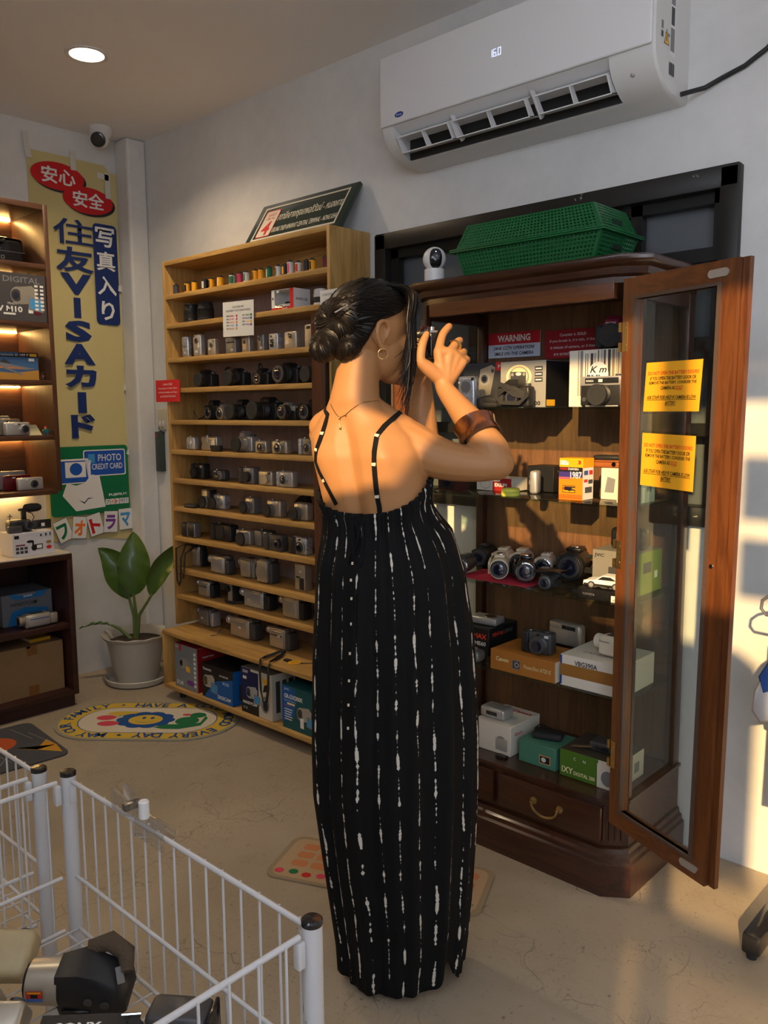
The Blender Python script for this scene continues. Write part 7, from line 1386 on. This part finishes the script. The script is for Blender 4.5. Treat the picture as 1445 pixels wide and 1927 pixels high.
hand((.074, .164, 1.376), [(.048, .160, 1.440), (.052, .174, 1.433), (.060, .182, 1.422), (.068, .186, 1.408)],
     [([(.048, .160, 1.440), (.062, .180, 1.470), (.080, .180, 1.482), (.090, .170, 1.484)], [.0100, .0088, .0078, .0064]), ([(.052, .174, 1.433), (.078, .194, 1.448), (.098, .188, 1.450), (.106, .178, 1.446)], [.0100, .0088, .0078, .0064]),
      ([(.060, .182, 1.422), (.084, .198, 1.428), (.104, .190, 1.428), (.110, .180, 1.424)], [.0098, .0085, .0075, .0062]), ([(.068, .186, 1.408), (.088, .196, 1.408), (.104, .188, 1.406), (.108, .180, 1.403)], [.0088, .0075, .0068, .0056])],
     [(.070, .155, 1.385), (.052, .142, 1.402), (.034, .134, 1.418), (.033, .126, 1.442)])
# head: skull, jaw, cheeks, chin, nose, lips, ears
def ell(c, rf, rr_, ru, n=28):
    rings = []
    for k in range(1, n//2):
        a = PI*k/(n//2); rings.append([Vector(c) + Fh*(rf*math.sin(a)*math.cos(2*PI*i/n)) + Rh*(rr_*math.sin(a)*math.sin(2*PI*i/n)) + Z3*(-ru*math.cos(a)) for i in range(n)])
    body.loft(rings)
ell(hp(-.004, 0, .004), .090, .070, .086); ell(hp(.030, 0, -.052), .058, .055, .066); ell(hp(.052, 0, -.092), .034, .036, .034); ell(hp(.072, 0, -.112), .018, .022, .016)
for s in (-1, 1): ell(hp(.056, s*.032, -.040), .026, .022, .024, 20); ell(hp(.072, s*.030, .010), .014, .022, .010, 16)
chain([hp(.083, 0, .012), hp(.098, 0, -.020), hp(.103, 0, -.038)], [.008, .010, .0125], 12); 
for s in (-1, 1): chain([hp(.094, s*.006, -.040), hp(.088, s*.014, -.042)], [.008, .007], 10)
chain([hp(.080, -.020, -.072), hp(.090, 0, -.070), hp(.080, .020, -.072)], [.005, .0075, .005], 10); chain([hp(.078, -.018, -.083), hp(.087, 0, -.083), hp(.078, .018, -.083)], [.005, .0075, .005], 10)
for s in (-1, 1):
    e = lambda f, u, r=0.0: hp(f-.012, s*(.071+r), u-.030)
    chain([e(.012, -.002), e(.016, .018, .003), e(.004, .031, .008), e(-.013, .025, .013), e(-.018, .005, .014), e(-.010, -.014, .009), e(.002, -.026, .004), e(.010, -.022, .002)], [.004, .0045, .0045, .005, .005, .0055, .0068, .005], 10)
    ell(e(-.002, .004, -.004), .016, .006, .026, 18)
# legs and feet, standing on the floor under the dress
for s in (-1, 1):
    o = Rt_*(.075*s)+Vector((.005, .03, 0))
    chain([o+Z3*.84, o+Z3*.62, o+Z3*.46, o+Z3*.30, o+Z3*.10, o+Z3*.055], [.078, .066, .050, .050, .034, .034], 14, 4); chain([o+Z3*.032-Ft*.03, o+Z3*.030+Ft*.05, o+Z3*.021+Ft*.14], [.032, .030, .0205], 14, 4)
tmp = body.build('person_body_draft', SKIN)
md = tmp.modifiers.new('fuse', 'REMESH'); md.mode = 'VOXEL'; md.voxel_size = 0.0033; md.use_smooth_shade = True
bpy.context.view_layer.update()
bme = bpy.data.meshes.new_from_object(tmp.evaluated_get(bpy.context.evaluated_depsgraph_get())); bpy.data.objects.remove(tmp)
nv = len(bme.vertices); co = np.empty(nv*3); bme.vertices.foreach_get('co', co); co = co.reshape(-1, 3)
ed = np.empty(len(bme.edges)*2, dtype=np.int64); bme.edges.foreach_get('vertices', ed); ed = ed.reshape(-1, 2)
deg = np.bincount(ed.ravel(), minlength=nv).astype(float)[:, None]
fine = np.zeros(nv)                                          # keep the hands and the face crisp
for c, r_ in (((.12, .07, 1.43), .085), ((.07, .165, 1.43), .08)): fine = np.maximum(fine, np.clip((r_-np.linalg.norm(co-np.array(c), axis=1))/.03, 0, 1))
fine = np.maximum(fine, np.clip((.13-np.linalg.norm(co-np.array(HC), axis=1))/.03, 0, 1)*.8)
wt = (1-.86*fine)[:, None]
for itn in range(36):
    for lam in (.55, -.565):
        acc = np.zeros_like(co); np.add.at(acc, ed[:, 0], co[ed[:, 1]]); np.add.at(acc, ed[:, 1], co[ed[:, 0]])
        co = co + lam*wt*(acc/deg-co)
bme.vertices.foreach_set('co', co.ravel()); bme.update()
bme.materials.clear(); bme.materials.append(SKIN); bme.polygons.foreach_set('use_smooth', [True]*len(bme.polygons))
bo = bpy.data.objects.new('body', bme); COL.objects.link(bo); bo.parent = wm
BV = BVHTree.FromPolygons([tuple(v) for v in co], [tuple(p.vertices) for p in bme.polygons])
def snap(p, off=.0015):
    q, n, _, _ = BV.find_nearest(Vector(p)); return q + n*off
def rsnap(p, off=.0015):
    h, n, _, _ = BV.ray_cast(Vector((p[0], -1.0, p[2])), Vector((0, 1, 0)))
    return h + n*off if h is not None and h.y < .06 else snap(p, off)
for s in (-1, 1): MB().sphere(hp(.0685, s*.031, -.006), .0112, 20).build('eyeball', mat('eye_white', (.75, .72, .68), .15), bo)

# hair: close cap swept back, twisted bun, loose front locks
def sp(az, el, k=1.0):
    """point on the hair surface; az 0 = front, + towards her right"""
    return hp(-.004 + .098*k*math.cos(el)*math.cos(az), .079*k*math.cos(el)*math.sin(az), .006 + .092*k*math.sin(el))
def hairline(a):
    a = abs(a); T = ((0, 32), (35, 28), (60, 12), (82, 3), (100, -4), (116, -32), (140, -56), (180, -60))
    d = math.degrees(a)
    for (a0, e0), (a1, e1) in zip(T, T[1:]):
        if d <= a1: return math.radians(e0+(e1-e0)*(d-a0)/(a1-a0))
    return math.radians(-60)
hr = MB().m(HAIR); NA, NE = 72, 20; rings = []
def capk(az, el):
    g = 1 + .018*math.sin(az*31+el*6)*.35 + .010*math.sin(az*67)*.5
    low = max(0, -el-.35); return g + .14*low*(1 if abs(az) > 2 else 0)
for j in range(NE+1):
    row = []
    for i in range(NA):
        az = -PI+2*PI*i/NA; e0 = hairline(az); el = e0 + (math.radians(88)-e0)*j/NE
        row.append(sp(az, el, capk(az, el)*(1 if j else .93)))
    rings.append(row)
hr.loft(rings, True, False, True)
rnd = random.Random(11)
BUN = hp(-.118, .004, -.006)
def strand(p0, p1, p2, r, n=9, jit=.0):
    P0, P1, P2 = Vector(p0), Vector(p1), Vector(p2); pts = []
    for i in range(n): t = i/(n-1); pts.append(P0*(1-t)**2+P1*2*t*(1-t)+P2*t*t)
    hr.tube(pts, [r*(.7+.3*math.sin(PI*i/(n-1))) for i in range(n)], 4)
for k in range(430):
    az = rnd.uniform(-2.7, 2.7); e0 = hairline(az); el = rnd.uniform(e0+.02, 1.35) if k % 3 else e0+rnd.uniform(.0, .12)
    tgt_az = PI if az > 0 else -PI; n = 9; pts = []; el1 = rnd.uniform(-.35, .35)
    for i in range(n):
        t = i/(n-1); a = az+(tgt_az*.96-az)*t; e = el+(el1-el)*t+.22*math.sin(PI*t)*(1 if el > .2 else .2)
        e = max(e, hairline(a)+.03); pts.append(sp(a, e, capk(a, e)+.012+.006*rnd.random()))
    hr.tube(pts, rnd.uniform(.0011, .0021), 4)
def coil(c, R_, r_, ax, turns=1.0, n=26, strands=34, ph=0.0, sq=.75):
    """twisted rope of hair wound in a ring"""
    ax = Vector(ax).normalized(); t = Vector((0, 0, 1)) if abs(ax.z) < .9 else Vector((1, 0, 0)); U = ax.cross(t).normalized(); W = ax.cross(U); c = Vector(c)
    core = [c+U*R_*math.cos(2*PI*i/n)+W*R_*sq*math.sin(2*PI*i/n) for i in range(n)]; hr.tube(core, r_*.90, 12, closed=True)
    for s in range(strands):
        a0 = 2*PI*s/strands+ph; pts = []
        for i in range(n):
            th = 2*PI*i/n; d = (U*math.cos(th)+W*math.sin(th)).normalized(); b = a0+th*2.0*turns+.25*math.sin(3*th+s)
            pts.append(c+U*R_*math.cos(th)+W*R_*sq*math.sin(th)+d*(r_*math.cos(b))+ax*(r_*math.sin(b)))
        hr.tube(pts, .0021+.0012*rnd.random(), 5, closed=True)
bax = Vector((-.55, -.80, .1))
coil((-.108, -.020, 1.487), .029, .027, bax, 1, ph=.3); coil((-.137, -.022, 1.437), .019, .023, (-.8, -.5, .35), 1, ph=.9); coil((-.096, -.028, 1.440), .017, .022, (-.3, -.9, .2), 1, ph=.1)
hr.sphere((-.110, -.012, 1.462), .036, 18)
for k in range(26):
    a = rnd.uniform(0, 2*PI); c = Vector((-.112, -.03, 1.462)); p = c+Vector((.045*math.cos(a), -.01, .05*math.sin(a))); q = p+Vector((rnd.uniform(-.02, .02), -.012, rnd.uniform(-.02, .02))); hr.tube([p, p.lerp(q, .5)+Vector((0, -.008, .004)), q], .0005, 4)
ho = hr.build('hair', None, bo, 60)
fr = MB().m(HAIR)
for k in range(120):
    r0 = rnd.uniform(-.02, .05); w_ = rnd.random(); L_ = rnd.choice((.10, .14, .17, .19, .21))*rnd.uniform(.85, 1.05)
    p0 = hp(.045+rnd.uniform(-.03, .02), r0, .094-.25*abs(r0)); q_ = rnd.random(); p1 = hp(.088-.03*q_, r0*.6+.034+.018*q_, .060); p2 = hp(.088-.036*q_+rnd.uniform(-.004, .004), .044+.030*q_, .0); p3 = hp(.080-.032*q_+rnd.uniform(-.012, .008), .048+.026*q_, .005-L_*.6); p4 = hp(.068-.03*q_+rnd.uniform(-.025, .012), .050+.02*q_, .015-L_)
    P = [p0, p1, p2, p3, p4]; pts = []
    for i in range(4):
        a, b, c, d = P[max(i-1, 0)], P[i], P[i+1], P[min(i+2, 4)]
        for j in range(4): t = j/4; pts.append(.5*((2*b)+(c-a)*t+(2*a-5*b+4*c-d)*t*t+(3*b-a-3*c+d)*t**3))
    pts.append(p4); m_ = len(pts); rr0 = .0022 if k < 34 else .0008
    fr.tube(pts, [rr0*(1-.75*i/(m_-1)) for i in range(m_)], 5)
fr.build('front_locks', None, bo, 60)
MB().tube([(-.112, -.078, 1.497), (-.098, -.076, 1.505), (-.086, -.074, 1.511)], [.0018, .0020, .0016], 8).build('hair_pin', CHROME, bo)

# jewellery
hc_ = snap((-.022, -.05, 1.412), .0)+Vector((.002, -.004, -.004))
MB().tube([hc_+Fh*(.0105*math.cos(a))*.9+Rh*(.004*math.cos(a))+Z3*(.0105*math.sin(a)-.002) for a in [2*PI*i/28 for i in range(28)]], .0011, 8, closed=True).build('hoop_earring', GOLD, bo)
ch = [rsnap(p, .0012) for p in ((-.1268, -.07, 1.3132), (-.1226, -.09, 1.3045), (-.1162, -.09, 1.2937), (-.1077, -.09, 1.2838), (-.0945, -.09, 1.2903), (-.0835, -.09, 1.2999), (-.0736, -.09, 1.3074), (-.0626, -.09, 1.3138), (-.0507, -.085, 1.317), (-.0376, -.075, 1.3185), (-.0268, -.06, 1.3190))]
nk = MB().tube(ch, .0008, 6); pd = [rsnap(p, .0015) for p in ((-.1077, -.09, 1.2835), (-.1070, -.09, 1.2735), (-.1062, -.09, 1.262))]; nk.tube(pd, .0006, 6)
for q in (pd[0], pd[2], ch[4]): nk.sphere(q+Vector((0, -.001, 0)), .0022, 10, (1, 1, 1.6))
nk.build('necklace', mat('fine_gold_chain', (.45, .25, .08), .25, 1.0), bo)
TORT = bpy.data.materials.new('tortoiseshell'); TORT.use_nodes = True
def _tort():
    nt = TORT.node_tree; N = nt.nodes.new; L_ = nt.links.new; p = nt.nodes['Principled BSDF']; tc = N('ShaderNodeTexCoord'); n = N('ShaderNodeTexNoise'); n.inputs['Scale'].default_value = 20; n.inputs['Detail'].default_value = 3; n.inputs['Distortion'].default_value = 1.2
    L_(tc.outputs['Object'], n.inputs['Vector']); cr = N('ShaderNodeValToRGB'); cr.color_ramp.elements[0].position = .38; cr.color_ramp.elements[1].position = .66; cr.color_ramp.elements[0].color = (.020, .006, .002, 1); cr.color_ramp.elements[1].color = (.12, .036, .006, 1)
    L_(n.outputs['Fac'], cr.inputs['Fac']); L_(cr.outputs['Color'], p.inputs['Base Color']); p.inputs['Roughness'].default_value = .12; p.inputs['Coat Weight'].default_value = .7
_tort()
bc = Vector((.1865, -.017, 1.253)); ba = (Vector((.143, .025, 1.312))-Vector((.213, -.040, 1.215))).normalized(); ba = (ba+Vector((.25, .0, -.06))).normalized()
t_ = Vector((0, -1, 0)); bu = (t_-ba*t_.dot(ba)).normalized(); bw_ = ba.cross(bu); bk_ = MB(); rings = []
for i in range(41):
    a = math.radians(20+320*i/40)+PI*.75; d = bu*math.cos(a)+bw_*math.sin(a); hw_ = .0235*(1-.25*abs(i-20)/20); flare = .0035
    rings.append([bc+d*(.0405+flare)-ba*hw_, bc+d*.0385, bc+d*(.0405+flare)+ba*hw_, bc+d*(.0435+flare)+ba*hw_, bc+d*.0425, bc+d*(.0435+flare)-ba*hw_])
bk_.loft(rings); bk_.build('bangle', TORT, bo, 50)
def ring_at(p, d, R_, r_, name):
    d = Vector(d).normalized(); t = Vector((0, 0, 1)); U = d.cross(t).normalized(); W = d.cross(U); MB().tube([Vector(p)+U*R_*math.cos(a)+W*R_*math.sin(a) for a in [2*PI*i/24 for i in range(24)]], [r_*(1+.5*math.cos(a-PI*.5)) for a in [2*PI*i/24 for i in range(24)]], 8, closed=True).build(name, GOLD, bo)
ring_at((.1445, .077, 1.4425), (.016, .028, .021), .0108, .0042, 'finger_ring'); ring_at((.160, .083, 1.4245), (.016, .028, .012), .0100, .0012, 'finger_ring')

# sundress
DT = [(1.13, -.030, .118), (1.101, -.0265, .1182), (1.0366, -.0096, .149), (.9418, -.002, .170), (.7972, .0017, .1845), (.6746, .0039, .190), (.5499, .005, .1935), (.4487, .0057, .1925), (.3203, .0111, .182), (.1633, .017, .167), (.0836, .018, .158), (.012, .016, .152)]
def dsec(z):
    if z >= DT[0][0]: return DT[0][1:]
    for a, b in zip(DT, DT[1:]):
        if z >= b[0]: k = (a[0]-z)/(a[0]-b[0]); return tuple(a[i]+(b[i]-a[i])*k for i in (1, 2))
    return DT[-1][1:]
def ztop(al):
    s = -math.sin(al)                                   # 1 at the back
    return 1.083 + .010*(1-max(0, s))**1 + .115*(.5-.5*s)**1.15
def dress_pt(al, s, off=0.0):
    zt = ztop(al); hem = .020
    d1 = (al-math.radians(18)+PI) % (2*PI)-PI
    hem += .055*math.exp(-((d1+.62)/.16)**2) - .004*math.sin(3*al)
    z = zt+(hem-zt)*s; c, hw_ = dsec(z); th = al-math.radians(28); dep = hw_*.86
    P = Vector((c+(hw_+off)*math.cos(th), .02*(1-s)+(dep+off)*math.sin(th), z)); T = torso_pt(z, al, .007+off, False)
    k = min(1, s/.13); k = k*k*(3-2*k); Q = T.lerp(P, k)
    cen = Vector((c, .01, z)); d = (Q-cen); d.z = 0; d.normalize()
    g = (.0026 if False else .0032)*math.sin(46*al+1.3*math.sin(5*al))*math.exp(-s*14)+.0022*math.sin(31*al+2)*math.exp(-s*7)
    f_ = min(1, s*3.2)*(.0075*math.sin(11*al+.9*math.sin(2*al)+1.2*s)+.0055*math.sin(17*al+1.7+2.0*s)+.003*math.sin(29*al+3*s))*(1-.35*s)
    band = .0035*math.exp(-((s-.012)/.010)**2)
    return Q+d*(g+f_+band-.008*min(1, s*4))
ND, NS = 288, 84
verts = []; uvs = []; faces = []; sv = [(j/NS)**1.15 for j in range(NS+1)]
for j in range(NS+1):
    for i in range(ND+1): verts.append(dress_pt(2*PI*i/ND, sv[j]))
for j in range(NS+1):
    for i in range(ND+1): verts.append(dress_pt(2*PI*i/ND, sv[j], -.0022))
W1 = ND+1; o2 = (NS+1)*W1
for j in range(NS):
    for i in range(ND):
        a = j*W1+i; faces.append((a, a+1, a+1+W1, a+W1)); uvs += [(i/ND, sv[j]), ((i+1)/ND, sv[j]), ((i+1)/ND, sv[j+1]), (i/ND, sv[j+1])]
        faces.append((o2+a, o2+a+W1, o2+a+1+W1, o2+a+1)); uvs += [(i/ND, sv[j]), (i/ND, sv[j+1]), ((i+1)/ND, sv[j+1]), ((i+1)/ND, sv[j])]
for j in (0, NS):
    for i in range(ND):
        a = j*W1+i; f_ = (a, o2+a, o2+a+1, a+1) if j == 0 else (a, a+1, o2+a+1, o2+a); faces.append(f_)
        uvs += [((i if k in (0, 1) else i+1)/ND, sv[j]) for k in range(4)] if j == 0 else [((i if k in (0, 3) else i+1)/ND, sv[j]) for k in range(4)]
dme = bpy.data.meshes.new('sundress'); dme.from_pydata([tuple(v) for v in verts], [], faces)
ul = dme.uv_layers.new(name='cloth'); ul.data.foreach_set('uv', [c for uv in uvs for c in uv]); dme.polygons.foreach_set('use_smooth', [True]*len(dme.polygons)); dme.update()
def dress_mat():
    m = bpy.data.materials.new('black_shibori_cotton'); m.use_nodes = True; nt = m.node_tree; N = nt.nodes.new; L_ = nt.links.new; p = nt.nodes['Principled BSDF']
    uv = N('ShaderNodeUVMap'); sx = N('ShaderNodeSeparateXYZ'); L_(uv.outputs[0], sx.inputs[0])
    def M_(op, a, b=None, c=None):
        n = N('ShaderNodeMath'); n.operation = op
        for i, v in enumerate((a, b, c)):
            if v is None: continue
            if isinstance(v, (int, float)): n.inputs[i].default_value = v
            else: L_(v, n.inputs[i])
        return n.outputs[0]
    u = M_('MULTIPLY', sx.outputs[0], 27.0); idn = M_('FLOOR', u); fr_ = M_('SUBTRACT', u, idn)
    def nz(su, sv_, off, detail=2):
        cb = N('ShaderNodeCombineXYZ'); L_(M_('MULTIPLY_ADD', idn, 3.17, off), cb.inputs[0]); L_(M_('MULTIPLY', sx.outputs[1], sv_), cb.inputs[1])
        n = N('ShaderNodeTexNoise'); n.inputs['Scale'].default_value = su; n.inputs['Detail'].default_value = detail; L_(cb.outputs[0], n.inputs['Vector']); return n.outputs['Fac']
    wob = M_('MULTIPLY', M_('SUBTRACT', nz(1.0, 9.0, 1.7), .5), .35)
    dist = M_('ABSOLUTE', M_('SUBTRACT', M_('ADD', fr_, wob), .5))
    dash = M_('MULTIPLY', M_('SUBTRACT', nz(1.0, 26.0, 5.3, 3), .465), .50); beads = M_('MULTIPLY', M_('SUBTRACT', nz(1.0, 150.0, 9.1, 1), .5), .16)
    wdt = M_('ADD', dash, beads); wmax = M_('MINIMUM', wdt, .085)
    msk = N('ShaderNodeMapRange'); msk.inputs['From Min'].default_value = 0.0; msk.inputs['From Max'].default_value = .018; L_(M_('SUBTRACT', wmax, dist), msk.inputs['Value'])
    mx = N('ShaderNodeMix'); mx.data_type = 'RGBA'; mx.inputs[6].default_value = (.0045, .0043, .0048, 1); mx.inputs[7].default_value = (.60, .56, .48, 1); L_(msk.outputs[0], mx.inputs[0]); L_(mx.outputs[2], p.inputs['Base Color'])
    p.inputs['Roughness'].default_value = .85; p.inputs['Specular IOR Level'].default_value = .2; p.inputs['Sheen Weight'].default_value = 0.0
    return m
DRM = dress_mat(); dme.materials.append(DRM)
dro = bpy.data.objects.new('sundress', dme); COL.objects.link(dro); dro.parent = bo
DBV = BVHTree.FromPolygons([tuple(v) for v in verts], faces)
DBLK = mat('black_cotton', (.005, .0048, .0055), .85, spec=.2)
def dsnap(p, off=.003):
    q, n, _, _ = DBV.find_nearest(Vector(p)); d = Vector((q.x, q.y, 0)).normalized(); return q+d*off
for P in ([(.0034, -.07, 1.2800), (-.013, -.09, 1.2659), (-.0284, -.09, 1.2465), (-.0331, -.09, 1.2149), (-.0337, -.09, 1.1897), (-.0324, -.09, 1.1655), (-.0307, -.09, 1.1435), (-.0284, -.09, 1.1214), (-.0241, -.09, 1.098), (-.0235, -.09, 1.085)],
          [(-.1530, -.03, 1.296), (-.1687, -.05, 1.2833), (-.1744, -.06, 1.2703), (-.1796, -.06, 1.2508), (-.1765, -.04, 1.2213), (-.1700, -.02, 1.1873), (-.1610, -.02, 1.1664), (-.1510, -.025, 1.1475), (-.1370, -.035, 1.1131), (-.132, -.045, 1.094)]):
    q = [(snap if P[0][0] < -.1 else rsnap)(p, .0022) for p in P]; over = q[0]+Vector((.012, .03, .004)); front = snap(over+Vector((.03, .06, -.05)), .002); q = [front, snap(over, .0022)]+q
    st_ = MB().m(DBLK); m_ = len(q); rings = []
    for i, p in enumerate(q):
        T = (q[min(i+1, m_-1)]-q[max(i-1, 0)]).normalized(); _, n, _, _ = BV.find_nearest(p); B = T.cross(n).normalized(); rings.append([p+B*s_*.0052+n*h_ for s_, h_ in ((-1, -.0008), (1, -.0008), (1, .0012), (-1, .0012))])
    st_.loft(rings); so = st_.build('shoulder_strap', None, dro, 50)
    mk = MB()
    for i in (4, 6, 9):
        if i < m_: _, n, _, _ = BV.find_nearest(q[i]); T = (q[min(i+1, m_-1)]-q[i-1]).normalized(); B = T.cross(n).normalized(); c = q[i]+n*.0016; mk.quad(c-B*.005-T*.0035, c+B*.005-T*.003, c+B*.005+T*.003, c-B*.004+T*.0035)
    mk.build('strap_print', flat('undyed_cotton', 210, 200, 178, .9), so, 0)
bow = MB().m(DBLK)
for P in ([(-.098, -.10, 1.082), (-.112, -.11, 1.045), (-.110, -.12, 1.005), (-.090, -.12, .998), (-.085, -.11, 1.03), (-.094, -.10, 1.078)], [(-.085, -.10, 1.082), (-.070, -.11, 1.04), (-.058, -.12, 1.00), (-.066, -.12, .985), (-.080, -.12, .995), (-.086, -.11, 1.04), (-.088, -.10, 1.078)]):
    bow.tube([dsnap(p, .004) for p in P], .0028, 8)
for P in ([(-.092, -.10, 1.080), (-.092, -.11, 1.02), (-.090, -.13, .92), (-.088, -.14, .80), (-.087, -.15, .66), (-.086, -.15, .55)], [(-.086, -.10, 1.080), (-.084, -.11, 1.02), (-.0825, -.13, .92), (-.081, -.14, .82), (-.080, -.15, .74)]):
    bow.tube([dsnap(p, .0035) for p in P], .0026, 8)
bow.sphere(dsnap((-.091, -.10, 1.079), .005), .006, 12); bow.build('drawstring', None, dro, 60)
wo = MB().m(flat('undyed_cotton', 210, 200, 178, .9))
for z in (1.005, .958, .915, .862, .80, .742, .69, .64): q = dsnap((-.090, -.13, z), .0066); wo.box(q.x-.0022, q.x+.0022, q.y-.0006, q.y+.001, q.z-.003, q.z+.003, .0005)
wo.build('drawstring_print', None, dro, 0)

# the camera she holds
M4 = Matrix.Translation((-1.21, 1.33, 0)) @ Matrix.Rotation(me_rot, 4, 'Z')
hcam = thing('compact_camera', 'small black camera with chrome dial held up to her eye', 'camera'); hcam.matrix_world = M4 @ Matrix.Translation((.080, .106, 1.411)) @ Matrix(((Rh.x, -Fh.x*-1, 0, 0), (Rh.y, -Fh.y*-1, 0, 0), (0, 0, 1, 0), (0, 0, 0, 1)))
MB().box(-.044, .038, -.0115, .0115, .004, .060, .005, 3).build('body', BLACKG, hcam); MB().box(-.042, .036, -.011, .011, .056, .064, .002).build('top_plate', CHROME, hcam)
lens_unit(hcam, (-.004, .0112, .032), (0, 1, 0), .024, .030, BLACK, 'glass'); MB().cyl((.024, 0, .0635), 'z', .008, .0085, n=24).build('shutter_dial', CHROME, hcam); MB().cyl((.008, 0, .0635), 'z', .005, .007, n=24).build('mode_dial', CHROME, hcam)
MB().box(-.030, .010, -.0122, -.0110, .012, .045, .001).build('screen', SCREEN, hcam); MB().box(-.012, .006, -.008, .008, .064, .076, .002).build('viewfinder_hump', flat('camera_dark_red', 90, 14, 26, .35), hcam)
